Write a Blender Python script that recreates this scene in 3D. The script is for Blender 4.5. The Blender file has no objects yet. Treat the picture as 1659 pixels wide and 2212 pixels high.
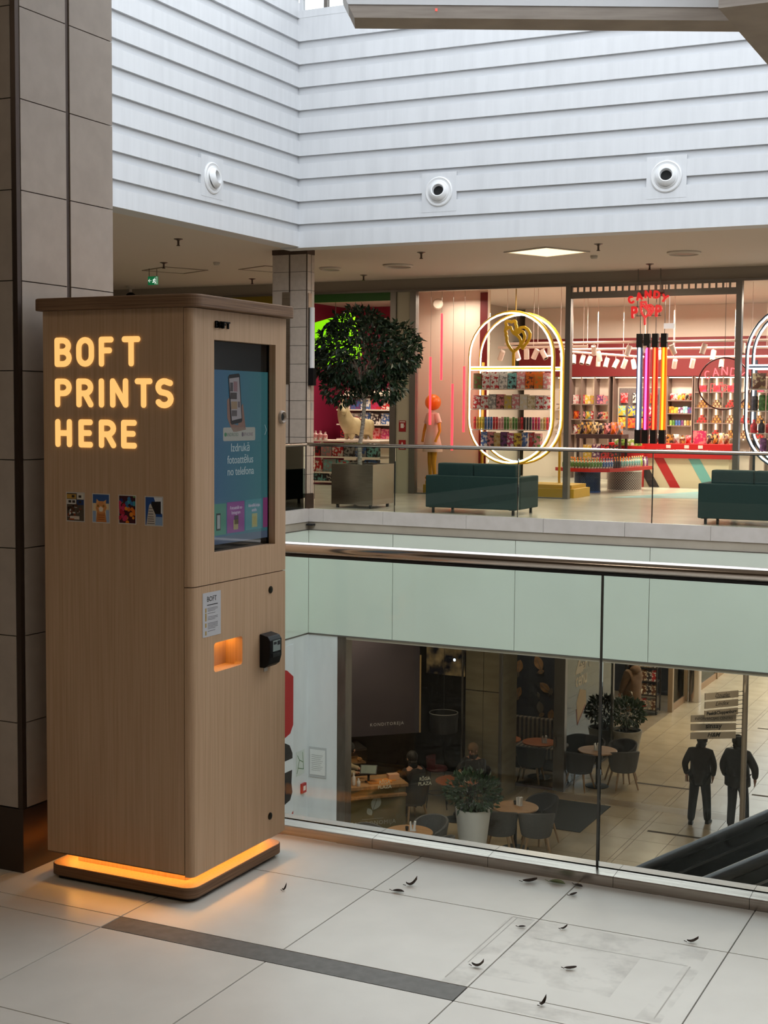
import bpy, math, random
from mathutils import Vector, Matrix
R = random.Random(7)
scene = bpy.context.scene
COL = scene.collection

# ---------------------------------------------------------------- camera
cam_data = bpy.data.cameras.new('camera')
cam = bpy.data.objects.new('camera', cam_data)
COL.objects.link(cam)
F_PX, PITCH, ROLL, YAW, EYE = 3028.36, 0.0723601, 0.00810654, 0.455684, 1.63
fw = Vector((-math.sin(YAW) * math.cos(PITCH), math.cos(YAW) * math.cos(PITCH), -math.sin(PITCH)))
r0 = Vector((math.cos(YAW), math.sin(YAW), 0)); u0 = r0.cross(fw)
rt = math.cos(ROLL) * r0 + math.sin(ROLL) * u0
up = -math.sin(ROLL) * r0 + math.cos(ROLL) * u0
cam.matrix_world = Matrix(((rt.x, up.x, -fw.x, 0), (rt.y, up.y, -fw.y, 0), (rt.z, up.z, -fw.z, EYE), (0, 0, 0, 1)))
cam_data.sensor_fit = 'HORIZONTAL'; cam_data.sensor_width = 36
cam_data.lens = F_PX / 1659 * 36
cam_data.clip_start = 0.05; cam_data.clip_end = 300
scene.camera = cam

# ---------------------------------------------------------------- daylight (overcast sky over the glazed roof)
world = bpy.data.worlds.new('sky'); scene.world = world; world.use_nodes = True
bg = world.node_tree.nodes['Background']
bg.inputs[0].default_value = (0.90, 0.95, 1.0, 1); bg.inputs[1].default_value = 2.75
scene.view_settings.view_transform = 'Standard'; scene.view_settings.look = 'None'
scene.view_settings.exposure = 0.0; scene.view_settings.gamma = 1.0
scene.view_settings.use_curve_mapping = False
scene.cycles.max_bounces = 5; scene.cycles.diffuse_bounces = 2; scene.cycles.glossy_bounces = 2
scene.cycles.use_adaptive_sampling = True; scene.cycles.adaptive_threshold = .04; scene.cycles.adaptive_min_samples = 24
scene.cycles.transparent_max_bounces = 12; scene.cycles.sample_clamp_indirect = 4.0
scene.cycles.caustics_reflective = False; scene.cycles.caustics_refractive = False

def area_light(name, loc, size, power, color=(1, .86, .68), rot=(0, 0, 0)):
    l = bpy.data.lights.new(name, 'AREA'); l.shape = 'RECTANGLE'; l.size, l.size_y = size
    l.energy = power; l.color = color
    o = bpy.data.objects.new(name, l); o.location = loc; o.rotation_euler = rot; COL.objects.link(o); return o

WARM = (1, .83, .62)
# ceiling lamps of the near gallery
for i, (x, y) in enumerate(((-6.5, .6), (-3.0, -.6), (0.5, .6), (4.0, .6))):
    area_light('gallery_lamp', (x, y, 4.09), (.6, .6), 11, WARM)
# ceiling lamps of the far gallery
for i, (x, y, p) in enumerate(((-7.55, 21.2, 75), (-3.2, 21.2, 70), (-14.0, 21.5, 60), (-17.5, 14.0, 60), (-2, 24, 50))):
    area_light('far_gallery_lamp', (x, y, 4.08), (.8, .8), p, WARM)
# sweet shop ceiling lamps
for i, (x, y, p) in enumerate(((-11.3, 26.2, 22), (-9.4, 28.6, 110), (-7.0, 28.6, 130), (-4.6, 28.6, 130), (-9.6, 30.9, 170), (-8.0, 30.9, 190), (-6.2, 30.9, 170), (-4.0, 26.2, 60), (-9.2, 25.8, 45))):
    area_light('shop_lamp', (x, y, 3.9), (.7, .7), p, (1, .87, .72))
# toy shop ceiling lamps
for i, (x, y, p) in enumerate(((-13.4, 26.4, 50), (-14.6, 28.8, 80), (-15.4, 27.2, 30))):
    area_light('toy_shop_lamp', (x, y, 3.9), (.6, .6), p, (1, .9, .76))
# unseen lower floor lamps, some added to brighten counter front and signpost
for i, (x, y, p) in enumerate(((-5.0, 23.2, 14), (-6.6, 28.6, 26), (-6.4, 33.5, 62), (-6.2, 38.5, 110), (-5.0, 44.0, 200), (-2.5, 28.5, 30), (-10.2, 27.6, 22), (-11.3, 22.5, 24), (-8.6, 32.6, 40), (-10.3, 34.0, 26), (-9.9, 21.0, 26), (-10.0, 29.2, 10))):
    area_light('lower_lamp', (x, y, -2.2), (.7, .7), p, (1, .81, .58))

# ---------------------------------------------------------------- materials
MATS = {}
def srgb(r, g, b):
    f = lambda c: (c / 255 / 12.92) if c <= 10 else ((c / 255 + .055) / 1.055) ** 2.4
    return (f(r), f(g), f(b), 1)

def mat(name, col=(.5, .5, .5), rough=.5, metal=0., emit=None, estr=0., spec=None, coat=0., alpha=1., trans=0.):
    if name in MATS: return MATS[name]
    m = bpy.data.materials.new(name); m.use_nodes = True
    b = m.node_tree.nodes['Principled BSDF']
    c = col if len(col) == 4 else (*col, 1)
    b.inputs['Base Color'].default_value = c
    b.inputs['Roughness'].default_value = rough; b.inputs['Metallic'].default_value = metal
    if emit is not None:
        b.inputs['Emission Color'].default_value = emit if len(emit) == 4 else (*emit, 1)
        b.inputs['Emission Strength'].default_value = estr
    if spec is not None: b.inputs['Specular IOR Level'].default_value = spec
    if coat: b.inputs['Coat Weight'].default_value = coat; b.inputs['Coat Roughness'].default_value = .03
    MATS[name] = m
    return m

def nodes_of(m): return m.node_tree.nodes, m.node_tree.links, m.node_tree.nodes['Principled BSDF']

def noisy(m, c1, c2, scale=(1, 1, 1), nscale=8., detail=6., bump=0., lo=.35, hi=.65, rough=None, dist=.01):
    """mix two colours by stretched noise in object space, optional fine relief"""
    N, L, b = nodes_of(m)
    tc = N.new('ShaderNodeTexCoord'); mp = N.new('ShaderNodeMapping'); mp.inputs['Scale'].default_value = scale
    nz = N.new('ShaderNodeTexNoise'); nz.inputs['Scale'].default_value = nscale; nz.inputs['Detail'].default_value = detail
    cr = N.new('ShaderNodeValToRGB')
    cr.color_ramp.elements[0].position = lo; cr.color_ramp.elements[1].position = hi
    cr.color_ramp.elements[0].color = c1 if len(c1) == 4 else (*c1, 1)
    cr.color_ramp.elements[1].color = c2 if len(c2) == 4 else (*c2, 1)
    L.new(tc.outputs['Object'], mp.inputs['Vector']); L.new(mp.outputs['Vector'], nz.inputs['Vector'])
    L.new(nz.outputs['Fac'], cr.inputs['Fac']); L.new(cr.outputs['Color'], b.inputs['Base Color'])
    if bump:
        bp = N.new('ShaderNodeBump'); bp.inputs['Strength'].default_value = bump; bp.inputs['Distance'].default_value = dist
        L.new(nz.outputs['Fac'], bp.inputs['Height']); L.new(bp.outputs['Normal'], b.inputs['Normal'])
    return m

def glass(name, tint=(.92, .97, .95), f0=1.30, rough=0.0):
    """thin pane: tinted see-through with physical surface reflection"""
    if name in MATS: return MATS[name]
    m = bpy.data.materials.new(name); m.use_nodes = True
    N, L = m.node_tree.nodes, m.node_tree.links
    N.remove(N['Principled BSDF'])
    t = N.new('ShaderNodeBsdfTransparent'); t.inputs[0].default_value = (*tint, 1)
    g = N.new('ShaderNodeBsdfGlossy'); g.inputs['Roughness'].default_value = rough; g.inputs[0].default_value = (.95, 1, .98, 1)
    fr = N.new('ShaderNodeFresnel'); fr.inputs['IOR'].default_value = f0
    mx = N.new('ShaderNodeMixShader')
    L.new(fr.outputs[0], mx.inputs[0]); L.new(t.outputs[0], mx.inputs[1]); L.new(g.outputs[0], mx.inputs[2])
    L.new(mx.outputs[0], N['Material Output'].inputs['Surface'])
    MATS[name] = m
    return m

def glow(name, col, s):
    return mat(name, col, .5, emit=col, estr=s)

# ---------------------------------------------------------------- mesh building
class MB:
    def __init__(s): s.v = []; s.f = []; s.mi = []; s.cur = 0
    def add(s, vs, fs):
        n = len(s.v); s.v += [tuple(p) for p in vs]
        s.f += [tuple(i + n for i in f) for f in fs]; s.mi += [s.cur] * len(fs); return s
    def slot(s, i): s.cur = i; return s
    def box(s, x0, x1, y0, y1, z0, z1, M=None):
        vs = [(x0, y0, z0), (x1, y0, z0), (x1, y1, z0), (x0, y1, z0), (x0, y0, z1), (x1, y0, z1), (x1, y1, z1), (x0, y1, z1)]
        if M is not None: vs = [M @ Vector(p) for p in vs]
        return s.add(vs, [(0, 3, 2, 1), (4, 5, 6, 7), (0, 1, 5, 4), (1, 2, 6, 5), (2, 3, 7, 6), (3, 0, 4, 7)])
    def prism(s, poly, a0, a1, axis='z', M=None):
        """extrude polygon along axis; polygon coords are (u,v): z->(x,y) y->(x,z) x->(y,z)"""
        n = len(poly)
        def P(u, v, a):
            return (u, v, a) if axis == 'z' else ((u, a, v) if axis == 'y' else (a, u, v))
        vs = [P(u, v, a0) for u, v in poly] + [P(u, v, a1) for u, v in poly]
        if M is not None: vs = [M @ Vector(p) for p in vs]
        fs = [tuple(range(n - 1, -1, -1)), tuple(range(n, 2 * n))] + [(i, (i + 1) % n, n + (i + 1) % n, n + i) for i in range(n)]
        return s.add(vs, fs)
    def frame(s, outer, inner, a0, a1, axis='z', M=None):
        """extruded ring between two polygons with the same vertex count"""
        n = len(outer)
        def P(u, v, a):
            return (u, v, a) if axis == 'z' else ((u, a, v) if axis == 'y' else (a, u, v))
        vs = [P(*p, a0) for p in outer] + [P(*p, a0) for p in inner] + [P(*p, a1) for p in outer] + [P(*p, a1) for p in inner]
        if M is not None: vs = [M @ Vector(p) for p in vs]
        fs = []
        for i in range(n):
            j = (i + 1) % n
            fs += [(i, n + i, n + j, j), (2 * n + i, 2 * n + j, 3 * n + j, 3 * n + i), (i, j, 2 * n + j, 2 * n + i), (n + i, 3 * n + i, 3 * n + j, n + j)]
        return s.add(vs, fs)
    def lathe(s, prof, c=(0, 0, 0), seg=24, M=None, a0=0, a1=2 * math.pi, caps=True):
        full = abs(a1 - a0 - 2 * math.pi) < 1e-6
        k = seg if full else seg + 1
        vs = []
        for r, z in prof:
            for i in range(k):
                a = a0 + (a1 - a0) * i / seg
                vs.append(Vector((c[0] + r * math.cos(a), c[1] + r * math.sin(a), c[2] + z)))
        if M is not None: vs = [M @ p for p in vs]
        fs = []
        for j in range(len(prof) - 1):
            for i in range(seg):
                i2 = (i + 1) % k
                fs.append((j * k + i, j * k + i2, (j + 1) * k + i2, (j + 1) * k + i))
        if full and caps:
            if prof[0][0] > 1e-6: fs.append(tuple(range(k - 1, -1, -1)))
            if prof[-1][0] > 1e-6: fs.append(tuple((len(prof) - 1) * k + i for i in range(k)))
        return s.add(vs, fs)
    def tube(s, pts, r, seg=8, closed=False):
        pts = [Vector(p) for p in pts]; n = len(pts); rings = []
        rr = r if isinstance(r, (list, tuple)) else [r] * n
        prev = None
        for i, p in enumerate(pts):
            if closed: t = pts[(i + 1) % n] - pts[i - 1]
            else: t = pts[min(i + 1, n - 1)] - pts[max(i - 1, 0)]
            t.normalize()
            if prev is None:
                a = Vector((0, 0, 1)) if abs(t.z) < .9 else Vector((1, 0, 0))
                nn = t.cross(a).normalized()
            else: nn = (prev - t * prev.dot(t)).normalized()
            prev = nn; bb = t.cross(nn)
            rings.append([p + (nn * math.cos(2 * math.pi * k / seg) + bb * math.sin(2 * math.pi * k / seg)) * rr[i] for k in range(seg)])
        vs = [q for ring in rings for q in ring]; fs = []
        m = n if closed else n - 1
        for i in range(m):
            i2 = (i + 1) % n
            for k in range(seg):
                k2 = (k + 1) % seg
                fs.append((i * seg + k, i * seg + k2, i2 * seg + k2, i2 * seg + k))
        if not closed:
            fs += [tuple(range(seg - 1, -1, -1)), tuple((n - 1) * seg + k for k in range(seg))]
        return s.add(vs, fs)
    def cyl(s, p0, p1, r, seg=16): return s.tube([p0, p1], r, seg)
    def ball(s, c, r, seg=12, rings=8, sc=(1, 1, 1)):
        prof = [(math.sin(math.pi * i / rings) * r, -math.cos(math.pi * i / rings) * r) for i in range(rings + 1)]
        n = len(s.v); s.lathe(prof, (0, 0, 0), seg)
        for i in range(n, len(s.v)):
            p = s.v[i]; s.v[i] = (c[0] + p[0] * sc[0], c[1] + p[1] * sc[1], c[2] + p[2] * sc[2])
        return s
    def mesh(s, name, mats, smooth=False, bevel=0):
        me = bpy.data.meshes.new(name); me.from_pydata(s.v, [], s.f)
        ms = mats if isinstance(mats, (list, tuple)) else [mats]
        for m in ms: me.materials.append(m)
        if len(ms) > 1: me.polygons.foreach_set('material_index', s.mi)
        me.update()
        import bmesh
        b = bmesh.new(); b.from_mesh(me); bmesh.ops.recalc_face_normals(b, faces=b.faces[:])
        if bevel:
            bmesh.ops.bevel(b, geom=[e for e in b.edges if e.is_manifold and e.calc_face_angle(0) > .6], offset=bevel, segments=2, affect='EDGES', profile=.6)
        b.to_mesh(me); b.free()
        if smooth:
            me.polygons.foreach_set('use_smooth', [True] * len(me.polygons))
            try: me.set_sharp_from_angle(angle=.7)
            except Exception: pass
        return me

def link(name, data, parent=None, loc=None, rot=None):
    o = bpy.data.objects.new(name, data); COL.objects.link(o)
    if parent is not None: o.parent = parent
    if loc is not None: o.location = loc
    if rot is not None: o.rotation_euler = rot
    return o

def part(name, mb, m, parent, smooth=False, bevel=0, label=None, loc=None, rot=None):
    o = link(name, mb.mesh(name, m, smooth, bevel), parent, loc, rot)
    if label: o['label'] = label
    return o

def tag(o, label, cat, group=None):
    o['label'] = label; o['category'] = cat
    if group: o['group'] = group
    return o

def thing(name, label, cat, loc=(0, 0, 0), rz=0, group=None):
    o = link(name, None, None, loc, (0, 0, rz)); o.empty_display_size = .1
    return tag(o, label, cat, group)

def single(name, mb, m, label, cat, loc=(0, 0, 0), rz=0, group=None, smooth=False, bevel=0, rot=None):
    o = link(name, mb.mesh(name, m, smooth, bevel), None, loc, rot or (0, 0, rz))
    return tag(o, label, cat, group)

def struct(name, mb=None, m=None, smooth=False, bevel=0, loc=(0, 0, 0)):
    o = link(name, mb.mesh(name, m, smooth, bevel) if mb else None, None, loc)
    o['kind'] = 'structure'; return o

def share(name, me, parent, loc, rot=(0, 0, 0), scale=None):
    o = link(name, me, parent, loc, rot)
    if scale is not None: o.scale = scale
    return o

def copy_tree(o, label=None, loc=None, rz=None, group=None, parent=None, first=True):
    c = o.copy(); COL.objects.link(c); c.parent = parent
    if first:
        if label: c['label'] = label
        if group: c['group'] = group
        if loc is not None: c.location = loc
        if rz is not None: c.rotation_euler = (0, 0, rz)
    for ch in o.children: copy_tree(ch, parent=c, first=False)
    return c

def rrect(x0, x1, y0, y1, r, n=5):
    P = []
    for cx, cy, a in ((x1 - r, y1 - r, 0), (x0 + r, y1 - r, 90), (x0 + r, y0 + r, 180), (x1 - r, y0 + r, 270)):
        for i in range(n + 1):
            t = math.radians(a + 90 * i / n); P.append((cx + r * math.cos(t), cy + r * math.sin(t)))
    return P

def text_mesh(name, body, size, m, M, align='CENTER', ext=.0005, offset=0., shear=0., spacing=1.):
    """flat lettering as a mesh, text plane x right / y up mapped by matrix M"""
    cu = bpy.data.curves.new(name, 'FONT'); cu.body = body; cu.size = size; cu.align_x = align; cu.extrude = ext
    cu.offset = offset; cu.shear = shear; cu.space_character = spacing; cu.resolution_u = 2
    o = bpy.data.objects.new(name, cu); COL.objects.link(o)
    dg = bpy.context.evaluated_depsgraph_get()
    me = bpy.data.meshes.new_from_object(o.evaluated_get(dg))
    bpy.data.objects.remove(o); bpy.data.curves.remove(cu)
    me.materials.clear(); me.materials.append(m); me.transform(M); me.name = name
    return me

def basis(origin, x, y):
    x = Vector(x).normalized(); y = Vector(y).normalized(); z = x.cross(y)
    return Matrix(((x.x, y.x, z.x, origin[0]), (x.y, y.y, z.y, origin[1]), (x.z, y.z, z.z, origin[2]), (0, 0, 0, 1)))

# stroke lettering: polylines on a 0..1 wide, 0..1 high cell
def arc(cx, cy, rx, ry, a0, a1, n=10):
    return [(cx + rx * math.cos(math.radians(a0 + (a1 - a0) * i / n)), cy + ry * math.sin(math.radians(a0 + (a1 - a0) * i / n))) for i in range(n + 1)]
GLYPH = {
 'B': [[(0, 0), (0, 1)], [(0, 1), (.45, 1)] + arc(.45, .76, .5, .24, 90, -90)[1:] + [(0, .52)], [(0, .52), (.5, .52)] + arc(.5, .26, .5, .26, 90, -90)[1:] + [(0, 0)]],
 'O': [arc(.5, .68, .5, .32, 180, 0) + arc(.5, .32, .5, .32, 0, -180) + [(0, .68)]],
 'F': [[(0, 0), (0, 1), (.9, 1)], [(0, .55), (.75, .55)]],
 'T': [[(-.05, 1), (1.05, 1)], [(.5, 1), (.5, 0)]],
 'P': [[(0, 0), (0, 1), (.5, 1)] + arc(.5, .74, .5, .26, 90, -90)[1:] + [(0, .48)]],
 'R': [[(0, 0), (0, 1), (.5, 1)] + arc(.5, .74, .5, .26, 90, -90)[1:] + [(0, .48)], [(.5, .48), (1, 0)]],
 'I': [[(.5, 0), (.5, 1)]],
 'N': [[(0, 0), (0, 1), (1, 0), (1, 1)]],
 'S': [[(.95, .92)] + arc(.5, .75, .45, .25, 55, 235, 9) + arc(.5, .25, .5, .26, 65, -150, 10)],
 'H': [[(0, 0), (0, 1)], [(1, 0), (1, 1)], [(0, .5), (1, .5)]],
 'E': [[(.9, 1), (0, 1), (0, 0), (.9, 0)], [(0, .52), (.8, .52)]],
 'C': [arc(.5, .5, .5, .5, 50, 310, 12)],
 'A': [[(0, 0), (.5, 1), (1, 0)], [(.2, .35), (.8, .35)]],
 'D': [[(0, 0), (0, 1), (.4, 1)] + arc(.4, .5, .6, .5, 90, -90)[1:] + [(0, 0)]],
 'Y': [[(0, 1), (.5, .5), (1, 1)], [(.5, .5), (.3, 0)]],
 '2': [arc(.5, .72, .45, .28, 170, -30, 9) + [(0, 0), (1, 0)]],
}
def strokes(mb, lines, w, d, M):
    """round-ended flat bars, half width w, thickness d, plane x/y of M, rising along its z"""
    for L in lines:
        for a, b in zip(L[:-1], L[1:]):
            a, b = Vector(a), Vector(b); t = b - a
            if t.length < 1e-6: continue
            ang = math.atan2(t.y, t.x); P = []
            for i in range(7):
                q = ang - math.pi / 2 + math.pi * i / 6; P.append((b.x + w * math.cos(q), b.y + w * math.sin(q)))
            for i in range(7):
                q = ang + math.pi / 2 + math.pi * i / 6; P.append((a.x + w * math.cos(q), a.y + w * math.sin(q)))
            mb.prism(P, 0, d, 'z', M)
    return mb
def strokes_solid(mb, lines, w, d, M, step):
    """same as strokes but one clean solid: marching squares on the distance to the strokes"""
    segs = [(a, b) for L in lines for a, b in zip(L[:-1], L[1:])]
    xs = [p[0] for L in lines for p in L]; ys = [p[1] for L in lines for p in L]
    x0, y0 = min(xs) - w - step, min(ys) - w - step
    nx, ny = int((max(xs) + w - x0) / step) + 2, int((max(ys) + w - y0) / step) + 2
    def dist(x, y):
        m = 1e9
        for (ax, ay), (bx, by) in segs:
            vx, vy = bx - ax, by - ay; q = vx * vx + vy * vy
            t = 0 if q < 1e-12 else max(0, min(1, ((x - ax) * vx + (y - ay) * vy) / q))
            m = min(m, (x - ax - t * vx) ** 2 + (y - ay - t * vy) ** 2)
        return math.sqrt(m) - w
    D = [[dist(x0 + i * step, y0 + j * step) for j in range(ny + 1)] for i in range(nx + 1)]
    vid = {}; V = []; F = []
    def vert(key, x, y):
        if key not in vid: vid[key] = len(V); V.append((x, y))
        return vid[key]
    edge_count = {}
    for i in range(nx):
        for j in range(ny):
            cs = [(i, j), (i + 1, j), (i + 1, j + 1), (i, j + 1)]
            if all(D[a][b] > 0 for a, b in cs): continue
            poly = []
            for k in range(4):
                a, b = cs[k], cs[(k + 1) % 4]; da, db = D[a[0]][a[1]], D[b[0]][b[1]]
                if da <= 0: poly.append(vert(a, x0 + a[0] * step, y0 + a[1] * step))
                if (da <= 0) != (db <= 0):
                    t = da / (da - db); e = (min(a, b), max(a, b))
                    poly.append(vert(e, x0 + (a[0] + (b[0] - a[0]) * t) * step, y0 + (a[1] + (b[1] - a[1]) * t) * step))
            if len(poly) > 2:
                F.append(poly)
                for p, q in zip(poly, poly[1:] + poly[:1]):
                    edge_count[(p, q)] = 1
    n = len(V)
    vs = [M @ Vector((x, y, 0)) for x, y in V] + [M @ Vector((x, y, d)) for x, y in V]
    fs = [tuple(reversed(f)) for f in F] + [tuple(i + n for i in f) for f in F]
    fs += [(p, q, q + n, p + n) for (p, q) in edge_count if (q, p) not in edge_count]
    return mb.add(vs, fs)
def glyph(ch, x, y, w, h): return [[(x + u * w, y + v * h) for u, v in L] for L in GLYPH[ch]]

def wpart(name, mb, m, parent, smooth=False, bevel=0, label=None, root=None):
    """part whose mesh was written in world coordinates; root = top thing (unrotated)"""
    q = (root or parent).location
    mb.v = [(x - q[0], y - q[1], z - q[2]) for x, y, z in mb.v]
    return part(name, mb, m, parent, smooth, bevel, label)

def wtext(name, body, size, m, M, parent, root=None, **k):
    me = text_mesh(name, body, size, m, M, **k)
    q = (root or parent).location; me.transform(Matrix.Translation((-q[0], -q[1], -q[2])))
    return link(name, me, parent)

# ================================================================ materials of the building
m_tile = noisy(mat('floor_tile_stone', rough=.32, spec=.35), srgb(230, 224, 214), srgb(237, 231, 221), (1, 1, 1), 5, 8, .02)
m_tile_dark = noisy(mat('floor_strip_stone', rough=.5, spec=.25), srgb(112, 109, 105), srgb(124, 121, 117), (1, 1, 1), 30, 6)
m_grout = mat('grout', srgb(105, 98, 92), .8)
m_white = noisy(mat('white_painted_board', rough=.55), srgb(209, 211, 214), srgb(217, 219, 222), (3, 3, .25), 3, 8, .0, .3, .6)
m_white_back = mat('white_wall_back', srgb(206, 208, 211), .6)
m_ceiling = mat('ceiling_paint', srgb(214, 202, 189), .8)
m_plain = mat('plain_wall_paint', srgb(190, 178, 162), .85)
m_curb = noisy(mat('curb_panel', rough=.35), srgb(200, 193, 186), srgb(208, 201, 195), (1, 1, 1), 6, 4)
m_recess = mat('recess_metal', srgb(92, 82, 76), .6)
m_steel = noisy(mat('brushed_steel', rough=.26, metal=1), srgb(168, 158, 150), srgb(186, 177, 168), (1, 30, 30), 4, 4)
m_rail = mat('polished_rail_steel', srgb(205, 196, 188), .16, 1)
m_black = mat('black_rubber', (.012, .012, .013), .5)
m_dark = mat('dark_metal', srgb(52, 46, 42), .35, .6)
m_frame = mat('grey_aluminium_frame', srgb(118, 112, 106), .4, .7)
m_coltile = noisy(mat('column_tile', rough=.38), srgb(184, 170, 157), srgb(193, 179, 166), (1, 1, 1), 14, 6, .02)
m_groove = mat('bronze_groove_metal', srgb(84, 70, 62), .35, .6)
m_green = noisy(mat('back_painted_green_glass', rough=.09, spec=.6, coat=.6), srgb(216, 225, 212), srgb(220, 229, 216), (1, 1, 1), 1, 2)
m_glass = glass('rail_glass', (.93, .97, .95))
m_glass_far = glass('far_rail_glass', (.90, .96, .93))
m_shopglass = glass('shop_glass', (.97, .98, .98))
m_floor_far = noisy(mat('far_floor_stone', rough=.22, spec=.4), srgb(176, 166, 150), srgb(188, 178, 162), (1, 1, 1), 2, 5)
m_floor_low = noisy(mat('lower_floor_stone', rough=.24, spec=.4), srgb(178, 158, 128), srgb(190, 170, 140), (1, 1, 1), 2, 5)

# ================================================================ setting: near gallery floor
SX = [-2.688 + .604 * k for k in range(-6, 10)]
ROWS = [(1.68, 2.28), (2.28, 2.88), (2.88, 3.48), (3.585, 4.183), (4.183, 4.585)]
fl = struct('floor', MB().box(-24, 8, -4, 4.585, -.5, -.006), m_grout)
G = .0022
tile_mesh = {}
def floor_tile(parent, x0, x1, y0, y1, m, z=0., th=.006, g=G):
    key = (round(x1 - x0, 3), round(y1 - y0, 3), m.name, round(g, 4))
    if key not in tile_mesh:
        w, d = (x1 - x0) / 2 - g, (y1 - y0) / 2 - g
        tile_mesh[key] = MB().box(-w, w, -d, d, -th, 0).mesh('floor_tile', m)
    return share('floor_tile', tile_mesh[key], parent, ((x0 + x1) / 2, (y0 + y1) / 2, z))
for a, b in zip(SX[:-1], SX[1:]):
    for y0, y1 in ROWS: floor_tile(fl, a, b, y0, y1, m_tile)
for i in range(0, len(SX) - 1):
    if i in (6, 7): continue
    floor_tile(fl, SX[i], SX[i + 1], 3.48, 3.585, m_tile)
floor_tile(fl, SX[6], SX[8], 3.48, 3.585, m_tile_dark)
part('floor_field', MB().box(-24, SX[0], -4, 4.585, -.006, 0).box(SX[-1], 8, -4, 4.585, -.006, 0).box(SX[0], SX[-1], -4, 1.68, -.006, 0), m_tile, fl)
struct('ceiling', MB().box(-24, 8, -4, 4.4, 4.13, 4.5), m_ceiling)
struct('wall_back', MB().box(-24, 8, -4.3, -4, -.5, 4.5), mat('back_wall_taupe', srgb(128, 112, 96), .85))
struct('wall_left_near', MB().box(-24, -4.3, 3.85, 4.15, 0, 4.13), m_plain)  # unseen wall added to keep light off the near floor at left
struct('wall_left', MB().box(-24.3, -24, -4.3, 50, -6, 9), m_plain)
struct('wall_right', MB().box(8, 8.3, -4.3, 50, -6, 11), m_white_back)
struct('wall_near_upper', MB().box(-24, 8, 4.2, 4.4, 4.1, 7.6), m_white_back)
struct('wall_near_lower', MB().box(-24, 8, 4.2, 4.70, -6, -.5), m_plain)

# ================================================================ near balustrade
nb = thing('glass_balustrade', 'near frameless glass balustrade with round steel handrail beside the wooden kiosk', 'balustrade', (-1.4, 4.65, 0))
JX = [-4.6, -4.137, -3.674, -3.211, -2.748, -2.285, -1.822, -1.359, -.896, -.433, .03, .493, .956, 1.419, 1.882]
for a, b in zip(JX[:-1], JX[1:]):
    mb = MB().prism([(4.585, 0), (4.642, 0), (4.642, .043), (4.588, .037), (4.585, .034)], a + .0008, b - .0008, 'x').box(a + .0008, b - .0008, 4.658, 4.71, 0, .043)
    wpart('base_channel', mb, m_steel, nb)
wpart('channel_gasket', MB().box(-4.6, 1.88, 4.642, 4.658, 0, .034), m_black, nb)
PX = [-4.436, -2.936, -1.436, .064, 1.564]
for a, b in zip(PX[:-1], PX[1:]):
    wpart('glass_pane', MB().box(a + .006, b - .006, 4.6455, 4.6545, .034, 1.080), m_glass, nb)
for x in PX[1:-1]:
    wpart('pane_joint', MB().box(x - .0042, x + .0042, 4.6465, 4.6535, .038, 1.072), mat('joint_grey', srgb(84, 84, 80), .3, .3), nb)
mb = MB().tube([(-4.6, 4.65, 1.101), (1.88, 4.65, 1.101)], .0245, 24)
wpart('handrail', mb, m_rail, nb, smooth=True)
wpart('handrail_gasket', MB().box(-4.6, 1.88, 4.637, 4.663, 1.069, 1.079), m_black, nb)

# ================================================================ near column
cx0, cx1, cy0, cy1 = -4.3, -3.245, 3.772, 4.306
tile_z = [.232 + 0] + [.2255 + .306 * k for k in range(1, 14)]
wc = struct('wall_column', MB().box(cx0 + .012, cx1 - .012, cy0 + .012, cy1 - .012, 0, 4.13), m_grout)
def col_tile(parent, mb): return part('wall_tile', mb, m_coltile, parent)
zs = [.228] + [.2255 + .306 * k for k in range(1, 13)] + [4.13]
for z0, z1 in zip(zs[:-1], zs[1:]):
    g = .0018
    for y0, y1 in ((cy0 + .022, 4.037), (4.056, cy1 - .001)):
        col_tile(wc, MB().box(cx1 - .012, cx1, y0 + g, y1 - g, z0 + g, z1 - g))
    for x0, x1 in ((cx0, -3.80), (-3.785, cx1 - .022)):
        col_tile(wc, MB().box(x0 + g, x1 - g, cy0, cy0 + .012, z0 + g, z1 - g))
part('corner_profile', MB().box(cx1 - .022, cx1 - .002, cy0 + .002, cy0 + .022, 0, 4.13), m_groove, wc)
part('joint_profile', MB().box(cx1 - .012, cx1 - .004, 4.037, 4.056, .228, 4.13), m_groove, wc)
part('skirting', MB().box(cx0, cx1 + .002, cy0 - .002, cy1, 0, .226), m_groove, wc)

# ================================================================ far side: slabs, fascias
YF, XF = 18.976, -10.60
struct('floor_far', MB().box(-24, 8, YF + .02, 36, -1.9, 0).box(-24, XF - .02, 4.585, YF + .02, -1.9, 0), [m_floor_far])
fe = struct('trim_1')     # slab edge claddings round the void
CJ = [XF, -10.346, -9.319, -7.955, -6.757, -5.559, -4.361, -3.163, -1.965, -.767, .431, 1.63, 3, 4.2, 5.4, 6.6, 8]
for a, b in zip(CJ[:-1], CJ[1:]):
    part('curb_panel', MB().box(a + .002, b - .002, YF, YF + .12, -.10, .10), m_curb, fe)
for k in range(12):
    part('curb_panel', MB().box(XF - .12, XF, YF - 1.2 * (k + 1) + .002, YF - 1.2 * k - .002, -.10, .10), m_curb, fe)
part('recess_band', MB().box(XF - .1, 8, YF + .06, YF + .1, -.23, -.10).box(XF - .1, XF - .06, 4.6, YF + .1, -.23, -.10), m_recess, fe)
part('recess_lip', MB().box(XF - .03, 8, YF - .005, YF + .06, -.232, -.222).box(XF - .06, XF + .005, 4.6, YF, -.232, -.222), m_frame, fe)
GJ = [XF, -9.146, -7.178, -5.192, -3.21, -1.228, .754, 2.736, 4.718, 6.7, 8]
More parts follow.
